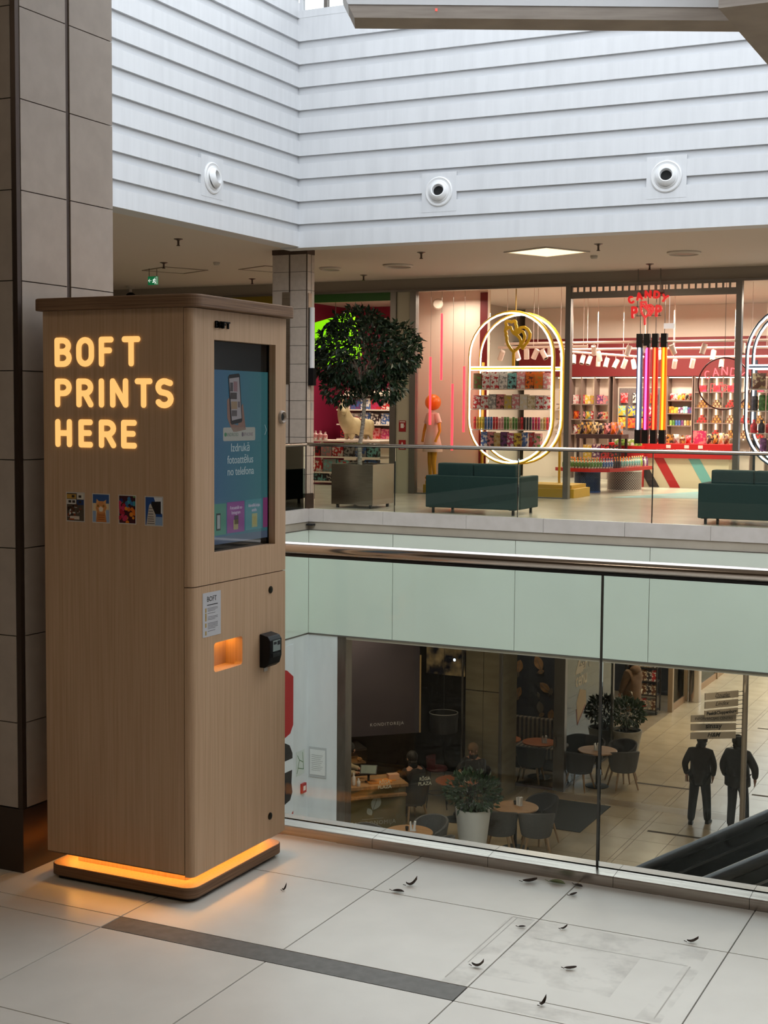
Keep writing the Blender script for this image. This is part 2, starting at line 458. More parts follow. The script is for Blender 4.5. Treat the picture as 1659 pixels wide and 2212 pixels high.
for a, b in zip(GJ[:-1], GJ[1:]):
    part('fascia_glass_panel', MB().box(a + .004, b - .004, YF, YF + .02, -1.84, -.234), m_green, fe)
for k in range(8):
    part('fascia_glass_panel', MB().box(XF - .02, XF, YF - 1.98 * (k + 1) + .004, YF - 1.98 * k - .004, -1.84, -.234), m_green, fe)
part('fascia_bottom_trim', MB().box(XF - .03, 8, YF - .004, YF + .06, -1.862, -1.842).box(XF - .06, XF + .004, 4.6, YF, -1.862, -1.842), m_frame, fe)
cm = MB().box(-.055, .055, -.05, .05, -.028, 0).box(-.03, .03, -.07, -.05, -.022, -.006)
single('corner_sensor', cm, m_black, 'small black sensor tucked under the far floor edge corner', 'sensor', (XF + .05, YF - .02, -.13))

# far balustrade, two runs meeting in the corner
def far_rail(name, label, horizontal):
    o = thing(name, label, 'balustrade', (XF, YF + .06, .1))
    if horizontal:
        sx = [XF + .06, -9.152, -7.173, -5.194, -3.215, -1.236, .743, 2.72, 4.7, 6.7, 7.9]
        for a, b in zip(sx[:-1], sx[1:]):
            wpart('glass_pane', MB().box(a + .008, b - .008, YF + .05, YF + .062, .10, 1.09), m_glass_far, o)
        for a in sx[1:-1]:
            wpart('pane_joint', MB().box(a - .006, a + .006, YF + .052, YF + .060, .10, 1.09), m_dark, o)
        wpart('handrail', MB().tube([(XF - .08, YF + .056, 1.098), (7.9, YF + .056, 1.098)], .026, 16), m_rail, o, smooth=True)
        wpart('handrail_gasket', MB().box(XF - .02, 7.9, YF + .04, YF + .072, 1.066, 1.076), m_black, o)
    else:
        sy = [YF - .02 - 1.98 * k for k in range(8)]
        for b, a in zip(sy[:-1], sy[1:]):
            wpart('glass_pane', MB().box(XF - .062, XF - .05, a + .008, b - .008, .10, 1.09), m_glass_far, o)
        wpart('handrail', MB().tube([(XF - .056, YF + .0, 1.098), (XF - .056, 5.2, 1.098)], .026, 16), m_rail, o, smooth=True)
        wpart('handrail_gasket', MB().box(XF - .072, XF - .04, 5.2, YF, 1.066, 1.076), m_black, o)
    return o
far_rail('glass_balustrade', 'far glass balustrade with steel handrail in front of the sweet shop', True)
far_rail('glass_balustrade', 'side glass balustrade running back to the tiled far column', False)

# ================================================================ white boarded walls of the light well
YW, XW = 18.98, -10.815
LINES = [4.464 + .3428 * k for k in range(0, 10)]      # lower edges of the proud boards
def boards_x(parent, x0, x1, z0, z1, holes=()):
    """one proud board on the far wall, cut where vent plates sit"""
    xs = [x0] + [v for h in holes for v in h] + [x1]
    for a, b in zip(xs[0::2], xs[1::2]):
        part('wall_board', MB().box(a, b, YW - .042, YW, z0, z1), m_white, parent)
wf = struct('wall_far', MB().box(XW - .3, 8, YW, YW + .3, 4.106, 7.55), m_white_back)
struct('wall_far_side', MB().box(-24, XW - .3, YW, YW + .3, 4.4, 7.55), m_white_back)
part('wall_board', MB().box(XW, 8, YW - .042, YW, 4.106, 4.352), m_white, wf)
for k, z in enumerate(LINES[:9]):
    top = z + .226 if k < 8 else 7.55
    boards_x(wf, XW, 8, z, min(top, 7.55))
part('wall_sill', MB().box(XW, 8, YW - .045, YW + .3, 7.55, 7.66), m_white, wf)
VENTS = [(-8.43, 4.815), (-5.07, 4.815), (-1.71, 4.815), (1.65, 4.815)]
for x, z in VENTS:
    part('vent_plate', MB().box(x - .275, x + .275, YW - .045, YW - .0005, z - .29, z + .275), m_white, wf)
wl = struct('wall_side', MB().box(XW - .3, XW, 3.4, YW, 4.124, 10), m_white_back)
part('wall_board', MB().box(XW, XW + .042, 3.9, YW - .042, 4.124, 4.352), m_white, wl)
for k in range(16):
    z = 4.464 + .3428 * k
    part('wall_board', MB().box(XW, XW + .042, 3.9, YW - .042, z, z + .226), m_white, wl)
part('vent_plate', MB().box(XW + .0005, XW + .045, 16.25, 16.80, 4.53, 5.09), m_white, wl)
struct('wall_far_upper', MB().box(-9.0, 8, YW + .02, YW + .3, 9.2, 10), m_white_back)
# clerestory window above the far wall
w1 = struct('window_1')
for x in (-10.80, -10.38, -9.2, -7.4, -5.6, -3.8, -2.0, -.2, 1.6, 3.4, 5.2, 7.0):
    part('mullion', MB().box(x - .03, x + .03, YW + .05, YW + .13, 7.66, 9.2), m_frame if x != -10.80 else m_white, w1)
part('window_head', MB().box(XW, 8, YW + .05, YW + .13, 9.15, 9.22), m_white, w1)
for a, b in ((-10.77, -10.41), (-10.35, -9.23), (-9.17, -7.43), (-7.37, -5.63), (-5.57, -3.83), (-3.77, -2.03), (-1.97, -.23), (-.17, 1.57), (1.63, 3.37), (3.43, 5.17), (5.23, 6.97)):
    part('pane', MB().box(a, b, YW + .085, YW + .095, 7.66, 9.15), m_shopglass, w1)

m_nozzle = mat('white_nozzle_enamel', srgb(228, 229, 230), .35)
m_hole = mat('nozzle_dark_inside', (.004, .004, .004), .6)
def nozzle(label, loc, rz, dark=True):
    o = thing('jet_nozzle', label, 'vent', loc, rz, 'jet nozzles on the white boards')
    M = Matrix.Rotation(math.pi / 2, 4, 'X')   # lathe axis z -> -y (out of the wall)
    tilt = Matrix.Rotation(math.radians(-12), 4, 'X') @ Matrix.Rotation(math.radians(10), 4, 'Z')
    part('flange', MB().lathe([(.215, 0), (.215, .012), (.2, .022), (.185, .014), (.165, .014), (.155, .03), (.12, .036)], seg=40, M=M, caps=False), m_nozzle, o, True)
    part('nozzle_ring', MB().lathe([(.145, .02), (.14, .05), (.115, .075), (.098, .09), (.085, .088), (.078, .05), (.07, .01)], seg=36, M=tilt @ M, caps=False), m_nozzle, o, True)
    part('nozzle_throat', MB().lathe([(.0, .03), (.079, .03)], seg=32, M=tilt @ M), m_hole if dark else mat('nozzle_grey_inside', srgb(150, 152, 154), .4), o)
    return o
for i, ((x, z), s) in enumerate(zip(VENTS[:2], ('white round jet nozzle with dark bore, left of two on the far boarded wall', 'white round jet nozzle with dark bore nearest the wooden beam'))):
    nozzle(s, (x, YW - .045, z), 0)
nozzle('white round jet nozzle with pale bore on the side boarded wall', (XW + .045, 16.53, 4.80), math.pi / 2, False)

# ================================================================ plywood frame hanging in the light well
m_ply = noisy(mat('plywood_face', rough=.6), srgb(150, 138, 127), srgb(172, 160, 148), (1, 1, 14), 3, 8, .05, .3, .7)
m_plyw = mat('white_lacquered_edge', srgb(225, 225, 226), .5)
def ray(px, py, depth):
    d = fw + rt * ((px - 829.5) / F_PX) - up * ((py - 1106) / F_PX)
    return Vector((0, 0, EYE)) + d * depth
A = ray(772, 38, 9.0); B = ray(1900, 24, 9.0)
hb = thing('plywood_beam_frame', 'pale plywood beam frame hanging overhead in the light well', 'beam frame', tuple(A))
ax = Vector((B.x - A.x, B.y - A.y, 0)).normalized(); L1 = (Vector((B.x - A.x, B.y - A.y, 0))).length
Mb = basis((0, 0, 0), ax, (-ax.y, ax.x, 0))
part('front_beam', MB().prism([(-.02, 0), (L1, 0), (L1, .082), (-.06, .082)], 0, .26, 'y', Mb), m_ply, hb)
part('white_edge', MB().prism([(-.06, .082), (L1, .082), (L1, .16), (-.1, .16)], -.006, .28, 'y', Mb), m_plyw, hb)
C = ray(1560, 27, 8.6) - A
part('side_beam', MB().box(C.x, C.x + .32, C.y - .1, C.y + 5.5, C.z, C.z + 1.1), m_ply, hb)
part('side_beam_lip', MB().box(C.x - .012, C.x, C.y - .1, C.y + 5.5, C.z + .30, C.z + .31), m_dark, hb)
led = MB().box(0, .012, -.004, 0, .045, .06, Mb @ Matrix.Translation((.5, 0, 0)))
part('indicator_light', led, glow('red_indicator', (1, .08, .06), 1.2), hb, label='small red indicator light')

# ================================================================ ceilings and far walls
struct('ceiling_far', MB().box(-24, 8, YW + .3, 36, 4.2, 4.5).box(-24, XW - .3, 3.4, YW + .3, 4.2, 4.5), m_ceiling)
struct('wall_far_back', MB().box(-24, 8, 36, 36.3, -1.9, 4.5), m_plain)
struct('floor_lower', MB().box(-24, 8, 4.2, 50, -6.3, -6.006), m_grout)
struct('wall_lower_back', MB().box(-24, 8, 50, 50.3, -6, -1.9), m_plain)

# ================================================================ photo printing kiosk
KX0, KX1, KY0, KY1 = -3.14, -2.54, 3.775, 4.375
m_oakL = noisy(mat('oak_laminate', rough=.5), srgb(193, 156, 121), srgb(211, 176, 142), (80, 80, 1.6), 1.7, 7, .04, .3, .7, dist=.002)
m_plyedge = noisy(mat('plywood_edge', rough=.6), srgb(96, 66, 44), srgb(150, 116, 86), (2, 2, 160), 1.6, 5, .25, .3, .7, dist=.004)
m_recl = mat('kiosk_recess_black', (.01, .01, .011), .3)
m_amber = glow('amber_led', (1, .47, .09), 14.0)
m_amber2 = mat('amber_letter_acrylic', (.02, .015, .01), .5, emit=(1.0, .56, .17), estr=1.02, spec=.1)
kx, ky = (KX0 + KX1) / 2, (KY0 + KY1) / 2
K = thing('photo_kiosk', 'tall oak laminate photo printing kiosk with glowing letters and amber underlight', 'kiosk', (kx, ky, 0))
wpart('foot_frame', MB().prism(rrect(KX0 + .02, KX1 - .02, KY0 + .02, KY1 - .02, .02), 0, .014, 'z'), m_black, K)
base = wpart('base_slab', MB().prism(rrect(KX0, KX1, KY0, KY1, .045, 8), .014, .05, 'z'), m_plyedge, K, bevel=.003)
wpart('base_top_veneer', MB().prism(rrect(KX0 + .003, KX1 - .003, KY0 + .003, KY1 - .003, .043, 8), .0501, .0512, 'z'), m_oakL, base, root=K)
wpart('recessed_core', MB().prism(rrect(KX0 + .07, KX1 - .07, KY0 + .07, KY1 - .07, .012), .0512, .104, 'z'), m_oakL, K)
mb = MB()
mb.frame(rrect(KX0 + .045, KX1 - .045, KY0 + .045, KY1 - .045, .01), rrect(KX0 + .058, KX1 - .058, KY0 + .058, KY1 - .058, .01), .0955, .1015, 'z')
wpart('underlight_strip', mb, m_amber, K)
body = MB()
body.box(KX0 + .002, KX1 - .09, KY0 + .018, KY1 - .002, .103, 1.954)
wpart('carcass', body, m_oakL, K)
wpart('side_panel', MB().box(KX0, KX1 - .0318, KY0, KY0 + .018, .098, 1.954), m_oakL, K)
wpart('bottom_edge', MB().frame([(KX0 + .001, KY0 + .001), (KX1 - .032, KY0 + .001), (KX1 - .032, KY1 - .003), (KX0 + .001, KY1 - .003)], [(KX0 + .02, KY0 + .02), (KX1 - .04, KY0 + .02), (KX1 - .04, KY1 - .02), (KX0 + .02, KY1 - .02)], .094, .1025, 'z'), m_plyedge, K)
# doors of the screen side, one rounded corner towards the camera
def door_poly(a, b, rnd):
    P = [(KX1 - .0295, a), (KX1 - .0295, b), (KX1, b)]
    if rnd:
        return P + [(KX1 - .022 + .022 * math.cos(math.radians(-90 * i / 6)), a + .022 + .022 * math.sin(math.radians(-90 * i / 6))) for i in range(7)]
    return P + [(KX1, a)]
SY0, SY1, SZ0, SZ1 = 3.907, 4.302, 1.152, 1.857
up_ = MB()
up_.prism(door_poly(KY0, SY0, True), 1.0525, 1.953, 'z')
up_.box(KX1 - .0295, KX1, SY1, KY1, 1.0525, 1.953)
up_.box(KX1 - .0295, KX1, SY0, SY1, 1.0525, SZ0).box(KX1 - .0295, KX1, SY0, SY1, SZ1, 1.953)
udoor = wpart('upper_door', up_, m_oakL, K)
lo_ = MB(); LY0, LY1, LZ0, LZ1 = 3.905, 4.083, .753, .852
lo_.prism(door_poly(KY0, LY0, True), .09, 1.0495, 'z')
lo_.box(KX1 - .0295, KX1, LY1, KY1, .09, 1.0495)
lo_.box(KX1 - .0295, KX1, LY0, LY1, .09, LZ0).box(KX1 - .0295, KX1, LY0, LY1, LZ1, 1.0495)
ldoor = wpart('lower_door', lo_, m_oakL, K)
c = .012
for (y, z, sy, sz) in ((LY0, LZ0, 1, 1), (LY1, LZ0, -1, 1), (LY0, LZ1, 1, -1), (LY1, LZ1, -1, -1)):
    pts = [(y, z), (y + sy * c, z)] + [(y + sy * c * (1 - math.sin(math.radians(a))), z + sz * c * (1 - math.cos(math.radians(a)))) for a in (20, 45, 70)] + [(y, z + sz * c)]
    wpart('slot_corner', MB().prism(pts, KX1 - .0295, KX1 - .0002, 'x'), m_oakL, ldoor, root=K)
# door backing so that nothing shows through the seams
wpart('inner_frame', MB().box(KX1 - .09, KX1 - .0305, KY0 + .02, SY0 - .004, .105, 1.95).box(KX1 - .09, KX1 - .0305, SY1 + .004, KY1 - .004, .105, 1.95).box(KX1 - .09, KX1 - .0305, SY0 - .004, SY1 + .004, .86, SZ0 - .004).box(KX1 - .09, KX1 - .0305, SY0 - .004, SY1 + .004, SZ1 + .004, 1.95).box(KX1 - .09, KX1 - .0305, SY0 - .004, SY1 + .004, .105, .745).box(KX1 - .09, KX1 - .0305, 4.092, SY1 + .004, .745, .86), m_recl, K)
# print tray niche with amber glow
tray = MB().box(KX1 - .074, KX1 - .069, LY0 - .004, LY1 + .004, LZ0 - .006, LZ1 + .006)
tr = wpart('print_tray', tray, m_oakL, K)
wpart('tray_side', MB().box(KX1 - .074, KX1 - .03, LY1 + .001, LY1 + .006, LZ0 - .006, LZ1 + .006), m_oakL, tr, root=K)
wpart('tray_floor', MB().box(KX1 - .074, KX1 - .03, LY0 - .004, LY1 + .004, LZ0 - .006, LZ0 - .001), m_oakL, tr, root=K)
wpart('tray_light', MB().box(KX1 - .068, KX1 - .034, LY0 + .005, LY1 - .005, LZ1 + .002, LZ1 + .005), glow('tray_led', (1, .45, .07), 7), tr, root=K)
# top slab
wpart('top_slab', MB().prism(rrect(KX0 - .03, KX1 + .032, KY0 - .03, KY1 + .03, .045, 8), 1.955, 1.994, 'z'), m_plyedge, K, bevel=.003)
wpart('top_veneer', MB().prism(rrect(KX0 - .027, KX1 + .029, KY0 - .027, KY1 + .027, .043, 8), 1.9941, 1.9952, 'z'), m_oakL, K)

# glowing letters on the side panel
ML = basis((0, KY0 - .0005, 0), (1, 0, 0), (0, 0, 1))          # plane x right, z up, raised towards -Y
def letter(ch, x, z, w, h, hw):
    mb = strokes_solid(MB(), glyph(ch, x, z, w, h), hw, .004, ML, .0022)
    return wpart('glowing_letter', mb, m_amber2, K, label='amber glowing letter ' + ch)
hw = .0096
def word(txt, zb, zt, xs):
    for ch, (a, b) in zip(txt, xs): letter(ch, a + hw, zb + hw, b - a - 2 * hw, zt - zb - 2 * hw, hw)
word('BOFT', 1.767, 1.865, [(-3.088, -3.019), (-2.997, -2.926), (-2.904, -2.842), (-2.808, -2.741)])
word('PRINTS', 1.632, 1.728, [(-3.088, -3.020), (-2.998, -2.930), (-2.921, -2.870), (-2.859, -2.788), (-2.757, -2.694), (-2.680, -2.609)])
word('HERE', 1.498, 1.592, [(-3.088, -3.020), (-2.990, -2.929), (-2.906, -2.838), (-2.815, -2.750)])

# small photo prints on the side panel
def flat(mb, poly, lift): return mb.prism(poly, KY0 - lift, KY0 - lift + .0004, 'y')
def photo(label, x0, x1, z0, z1, back, shapes):
    o = thing('photo_sticker', label, 'photo print', (x0, KY0, z0), 0, 'photo prints in a row on the kiosk side')
    wpart('print_paper', flat(MB(), [(x0, z0), (x1, z0), (x1, z1), (x0, z1)], .0006), mat('photo_paper', srgb(214, 206, 196), .5), o)
    b = .0035; x0 += b; x1 -= b; z0 += b; z1 -= b
    wpart('print_ground', flat(MB(), [(x0, z0), (x1, z0), (x1, z1), (x0, z1)], .0011), mat('ink_%02x%02x%02x' % back, srgb(*back), .35), o)
    W, H = x1 - x0, z1 - z0; by = {}
    for i, (c, poly) in enumerate(shapes):
        by.setdefault(c, MB())
        flat(by[c], [(x0 + min(max(u, 0), 1) * W, z0 + min(max(v, 0), 1) * H) for u, v in poly], .0015 + .00004 * i)
    for c, mb in by.items():
        q = wpart('printed_shape', mb, mat('ink_%02x%02x%02x' % c, srgb(*c), .35), o)
        if sum(1 for k, _ in shapes if k == c) > 1: q['kind'] = 'stuff'
def rc(a, b, c_, d): return [(a, c_), (b, c_), (b, d), (a, d)]
def ci(cx, cy, r, asp=.72): return [(cx + r * math.cos(t * .6283), cy + r * asp * math.sin(t * .6283)) for t in range(10)]
sh = [((196, 150, 70), rc(0, .55, .8, .96)), ((222, 214, 200), rc(.6, 1, .78, 1)), ((210, 205, 198), rc(0, .55, .6, .78)), ((40, 62, 110), rc(.6, 1, .58, .76))]
for u, v in ((.1, .65), (.33, .65), (.3, .84), (.7, .84), (.7, .64)): sh.append(((60, 48, 44), rc(u, u + .16, v, v + .09)))
for i in range(26):
    u, v = R.random() * .85, .12 + R.random() * .4; sh.append((R.choice([(40, 34, 30), (210, 200, 188), (150, 70, 44), (196, 186, 172), (96, 60, 40)]), rc(u, u + .06 + R.random() * .1, v, v + .04 + R.random() * .09)))
sh += [((214, 196, 178), rc(.2, .75, .05, .17)), ((170, 80, 40), rc(.15, .45, .03, .08))]
photo('small photo print of yellow houses with windows, leftmost on the kiosk side', -3.047, -2.969, 1.247, 1.347, (92, 80, 68), sh)
cat = [((232, 206, 160), rc(0, 1, 0, .68)), ((150, 170, 200), rc(0, .2, 0, .4)), ((160, 178, 206), rc(.82, 1, 0, .45)), ((206, 128, 70), [(.2, 0), (.86, 0), (.76, .36), (.26, .36)]),
       ((224, 150, 88), [(.18, .5), (.26, .36), (.5, .3), (.74, .36), (.86, .52), (.78, .72), (.62, .76), (.4, .76), (.26, .72)]),
       ((232, 170, 110), [(.2, .62), (.24, .84), (.4, .74)]), ((232, 170, 110), [(.64, .74), (.84, .82), (.8, .6)]), ((244, 226, 200), [(.36, .5), (.5, .58), (.66, .5), (.6, .38), (.42, .38)])]
for s in (-1, 1): cat.append(((70, 40, 20), ci(.5 + s * .17, .585, .055))); cat.append(((200, 160, 40), ci(.5 + s * .17, .585, .03)))
for v in (.08, .16, .24): cat.append(((170, 92, 44), rc(.34, .72, v, v + .025)))
photo('small photo print of an orange cat against blue sky on the kiosk side', -2.938, -2.865, 1.247, 1.346, (58, 92, 146), cat)
cand = []
for i in range(44):
    u, v = R.random(), R.random()
    c = R.choice([(186, 36, 60), (206, 60, 96)]) if u < .45 and v < .75 else (R.choice([(226, 112, 30), (238, 140, 40)]) if v < .55 else R.choice([(60, 120, 170), (70, 160, 170), (110, 160, 90), (40, 60, 120)]))
    cand.append((c, ci(u, v, .07 + .06 * R.random())))
photo('small photo print of colourful round sweets on the kiosk side', -2.830, -2.758, 1.248, 1.345, (70, 30, 40), cand)
tow = [((228, 230, 234), [(.5, 1), (1, 1), (1, .4), (.8, .5), (.6, .8)]), ((150, 176, 210), rc(.5, 1, 0, .3)), ((34, 30, 32), [(.36, .84), (.92, .86), (.92, .4), (.36, .4)]), ((206, 196, 184), [(.05, 0), (.58, 0), (.62, .36), (.3, .78), (.22, .7), (.12, .3)])]
for v in (.04, .12, .2, .28, .38, .48, .58): tow.append(((120, 108, 100), rc(.1 + v * .2, .55 - v * .2, v, v + .03)))
photo('small photo print of a round pale tower, rightmost on the kiosk side', -2.724, -2.651, 1.246, 1.344, (46, 84, 150), tow)

# screen
XS = KX1 - .030
def yz(mb, poly, lift): return mb.prism(poly, XS + lift, XS + lift + .0003, 'x')
scr = wpart('screen', MB().box(XS - .02, XS, SY0 - .003, SY1 + .003, SZ0 - .003, SZ1 + .003), mat('screen_glass_black', (.012, .014, .015), .06, spec=.6), K)
sg = bpy.data.materials.new('screen_gradient'); sg.use_nodes = True
N, L, b = nodes_of(sg)
tc = N.new('ShaderNodeTexCoord'); sp = N.new('ShaderNodeSeparateXYZ'); cr = N.new('ShaderNodeValToRGB'); ma = N.new('ShaderNodeMapRange')
L.new(tc.outputs['Generated'], sp.inputs[0]); L.new(sp.outputs['Y'], ma.inputs[0]); L.new(ma.outputs[0], cr.inputs[0])
cr.color_ramp.elements[0].color = srgb(50, 86, 122); cr.color_ramp.elements[1].color = srgb(54, 112, 116)
L.new(cr.outputs[0], b.inputs['Emission Color']); b.inputs['Emission Strength'].default_value = .42
b.inputs['Base Color'].default_value = (.01, .012, .013, 1); b.inputs['Roughness'].default_value = .06; b.inputs['Specular IOR Level'].default_value = .6
MATS['screen_gradient'] = sg
def scr_ink(r, g, bl, s=.38):
    n = 'screen_%02x%02x%02x' % (r, g, bl)
    if n in MATS: return MATS[n]
    return mat(n, (.01, .01, .01), .06, emit=srgb(r, g, bl), estr=s, spec=.6)
def rcy(a, b, c_, d): return [(a, c_), (b, c_), (b, d), (a, d)]
wpart('screen_page', yz(MB(), rcy(SY0, 4.297, 1.20, 1.761), .0004), sg, scr, root=K)
wpart('screen_footer', yz(MB(), rcy(SY0, 4.297, 1.175, 1.20), .0004), scr_ink(80, 96, 118), scr, root=K)
wpart('screen_bezel', MB().box(XS, XS + .004, 4.297, SY1, SZ0, SZ1), mat('bezel_black', (.004, .004, .004), .4), scr, root=K)
ph = wpart('pictured_phone', yz(MB(), [(4.036, 1.738), (4.043, 1.746), (4.103, 1.752), (4.110, 1.746), (4.126, 1.592), (4.120, 1.585), (4.060, 1.577), (4.052, 1.583)], .0016), scr_ink(26, 26, 30), scr, root=K)
wpart('pictured_phone_display', yz(MB(), [(4.042, 1.733), (4.104, 1.739), (4.120, 1.599), (4.059, 1.591)], .0022), scr_ink(150, 144, 146), scr, root=K)
for i, (a, z, w, h, c_) in enumerate(((4.047, 1.690, .018, .03, (70, 66, 70)), (4.069, 1.690, .024, .034, (130, 100, 104)), (4.049, 1.664, .04, .022, (60, 54, 54)), (4.054, 1.630, .038, .026, (140, 118, 92)), (4.097, 1.636, .012, .02, (90, 80, 84)), (4.058, 1.606, .032, .02, (84, 78, 78)))):
    wpart('pictured_tile', yz(MB(), rcy(a, a + w, z, z + h), .0028), scr_ink(*c_), scr, root=K)
wpart('pictured_hand', yz(MB(), [(4.030, 1.66), (4.046, 1.67), (4.056, 1.58), (4.10, 1.575), (4.121, 1.64), (4.131, 1.65), (4.150, 1.56), (4.09, 1.553), (4.07, 1.553), (4.052, 1.57), (4.032, 1.60)], .0010), scr_ink(128, 96, 84), scr, root=K)
wpart('screen_button', MB().prism(rrect(4.006, 4.212, 1.522, 1.568, .006), XS + .0010, XS + .0013, 'x'), scr_ink(160, 160, 150), scr, root=K)
def st(txt, y, z, s, m, **k): return wtext('screen_text', txt, s, m, basis((XS + .0024, y, z), (0, 1, 0), (0, 0, 1)), scr, root=K, ext=.0002, **k)
st('ANDROID', 4.062, 1.538, .017, scr_ink(100, 116, 104)); st('IPHONE', 4.166, 1.538, .017, scr_ink(124, 112, 118))
wpart('green_dot', yz(MB(), [(4.019 + .007 * math.cos(t), 1.544 + .007 * math.sin(t)) for t in [.5236 * i for i in range(12)]], .0020), scr_ink(50, 120, 80), scr, root=K)
wpart('grey_dot', yz(MB(), [(4.128 + .006 * math.cos(t), 1.544 + .008 * math.sin(t)) for t in [.5236 * i for i in range(12)]], .0020), scr_ink(96, 88, 96), scr, root=K)
wl_ = scr_ink(176, 190, 190)
st('Izdrukā', 4.113, 1.486, .040, wl_); st('fotoattēlus', 4.114, 1.445, .040, wl_, spacing=.95); st('no telefona', 4.116, 1.405, .040, wl_, spacing=.95)
for y, s in ((3.922, -1), (4.283, 1)):
    wpart('screen_arrow', strokes(MB(), [[(y - .005 * s, 1.575), (y + .005 * s, 1.558), (y - .005 * s, 1.541)]], .0012, .0003, basis((XS + .0012, 0, 0), (0, 1, 0), (0, 0, 1))), wl_, scr, root=K)
for a, b_, c_, z0, t in ((SY0, 4.024, (66, 128, 110), 1.206, ''), (4.030, 4.141, (128, 62, 130), 1.208, 'Fotoattēli no\nInstagram'), (4.147, 4.262, (70, 132, 140), 1.21, 'Identifikācijas\nattēls'), (4.266, 4.297, (134, 60, 112), 1.212, '')):
    wpart('screen_card', yz(MB(), rcy(a, b_, z0, z0 + .106), .0010), scr_ink(*c_), scr, root=K)
    if t: st(t, (a + b_) / 2, z0 + .08, .0165, scr_ink(190, 180, 196), spacing=.9)
for a, z, w, h, c_ in ((3.963, 1.222, .026, .058, (26, 30, 34)), (3.967, 1.228, .018, .046, (150, 156, 156)), (4.070, 1.218, .03, .034, (150, 140, 100)), (4.076, 1.236, .026, .03, (60, 52, 60)), (4.19, 1.218, .036, .048, (150, 156, 110)), (4.196, 1.226, .024, .03, (170, 160, 110))):
    wpart('screen_card_picture', yz(MB(), rcy(a, a + w, z, z + h), .0016 if w > .02 else .0022), scr_ink(*c_), scr, root=K)

# raised black brand letters, camera, locks, card terminal, notice
m_blk = mat('black_plastic', (.005, .005, .006), .4, spec=.25)
MB_ = basis((KX1 + .0005, 0, 0), (0, 1, 0), (0, 0, 1))
for ch, a in zip('BOFT', (3.909, 3.932, 3.954, 3.975)):
    wpart('brand_letter', strokes(MB(), glyph(ch, a + .003, 1.898, (.011 if ch != 'T' else .013), .018), .0026, .007, MB_), m_blk, K, label='raised black letter ' + ch)
def ring_x(name, y, z, prof, m, parent=K):
    Mx = Matrix.Translation((KX1, y, z)) @ Matrix.Rotation(math.pi / 2, 4, 'Y')
    return wpart(name, MB().lathe(prof, seg=32, M=Mx), m, parent, True, root=K)
cr_ = ring_x('camera_ring', 4.345, 1.603, [(.0, .001), (.013, .001), (.014, .006), (.019, .010), (.0225, .007), (.024, .0)], mat('camera_ring_beige', srgb(178, 160, 142), .4))
ring_x('camera_lens', 4.345, 1.603, [(.0, .0035), (.0125, .0030)], m_recl, cr_)
for z in (.991, .171):
    lk = ring_x('door_lock', 4.270, z, [(.013, 0), (.0125, .003), (.009, .004), (0, .003)], mat('lock_dark_brass', srgb(58, 52, 40), .35, .8))
    wpart('keyhole', MB().box(KX1 + .0035, KX1 + .0042, 4.2685, 4.2715, z - .006, z + .006), m_black, lk, root=K)
t0, t1, tz0, tz1 = 4.196, 4.276, .722, .842
trm = wpart('card_terminal', MB().prism([(KX1, tz0), (KX1, tz1), (KX1 + .034, tz1 - .008), (KX1 + .044, tz1 - .022), (KX1 + .044, tz0 + .038), (KX1 + .036, tz0 + .012), (KX1 + .02, tz0)], t0, t1, 'y'), m_blk, K, bevel=.003)
wpart('terminal_keypad', MB().box(KX1 + .044, KX1 + .0465, t0 + .014, t1 - .014, tz0 + .038, tz0 + .052), mat('terminal_grey', srgb(30, 30, 32), .3), trm, root=K)
wpart('terminal_label', MB().box(KX1 + .044, KX1 + .0450, t0 + .018, t1 - .012, tz0 + .058, tz0 + .096), mat('terminal_sticker', srgb(140, 152, 146), .4), trm, root=K)
wpart('terminal_label_print', MB().box(KX1 + .0450, KX1 + .0453, t0 + .048, t1 - .014, tz0 + .078, tz0 + .093).box(KX1 + .0450, KX1 + .0453, t0 + .022, t0 + .042, tz0 + .082, tz0 + .091), m_black, trm, root=K)
wpart('terminal_cable_tag', MB().box(KX1 + .001, KX1 + .004, 4.222, 4.246, tz0 - .018, tz0), mat('tag_paper', srgb(196, 186, 172), .6), trm, root=K)
sheet = wpart('notice_sheet', MB().box(KX1 + .0002, KX1 + .0008, 3.836, 3.945, .879, 1.026), mat('notice_paper', srgb(206, 204, 206), .6), K)
nt = lambda txt, y, z, s, **k: wtext('notice_text', txt, s, m_blk, basis((KX1 + .0012, y, z), (0, 1, 0), (0, 0, 1)), sheet, root=K, ext=.0001, **k)
nt('BOFT', 3.890, .996, .024)
wpart('notice_heading', MB().box(KX1 + .0008, KX1 + .0012, 3.862, 3.926, .983, .9855), m_blk, sheet, root=K)
mb = MB(); mo = MB()
for z, n in ((.974, 3), (.957, 1), (.945, 3), (.924, 5), (.898, 1)):
    mo.box(KX1 + .0008, KX1 + .0011, 3.850, 3.859, z - .013, z + .001)
    for i in range(n): mb.box(KX1 + .0008, KX1 + .0012, 3.866, 3.866 + (.06 if i < n - 1 else .045), z - .0045 * i - .0012, z - .0045 * i)
wpart('notice_lines', mb, mat('notice_ink', srgb(96, 92, 94), .6), sheet, root=K)
wpart('notice_number_boxes', mo, mat('notice_ochre', srgb(190, 160, 100), .6), sheet, root=K)

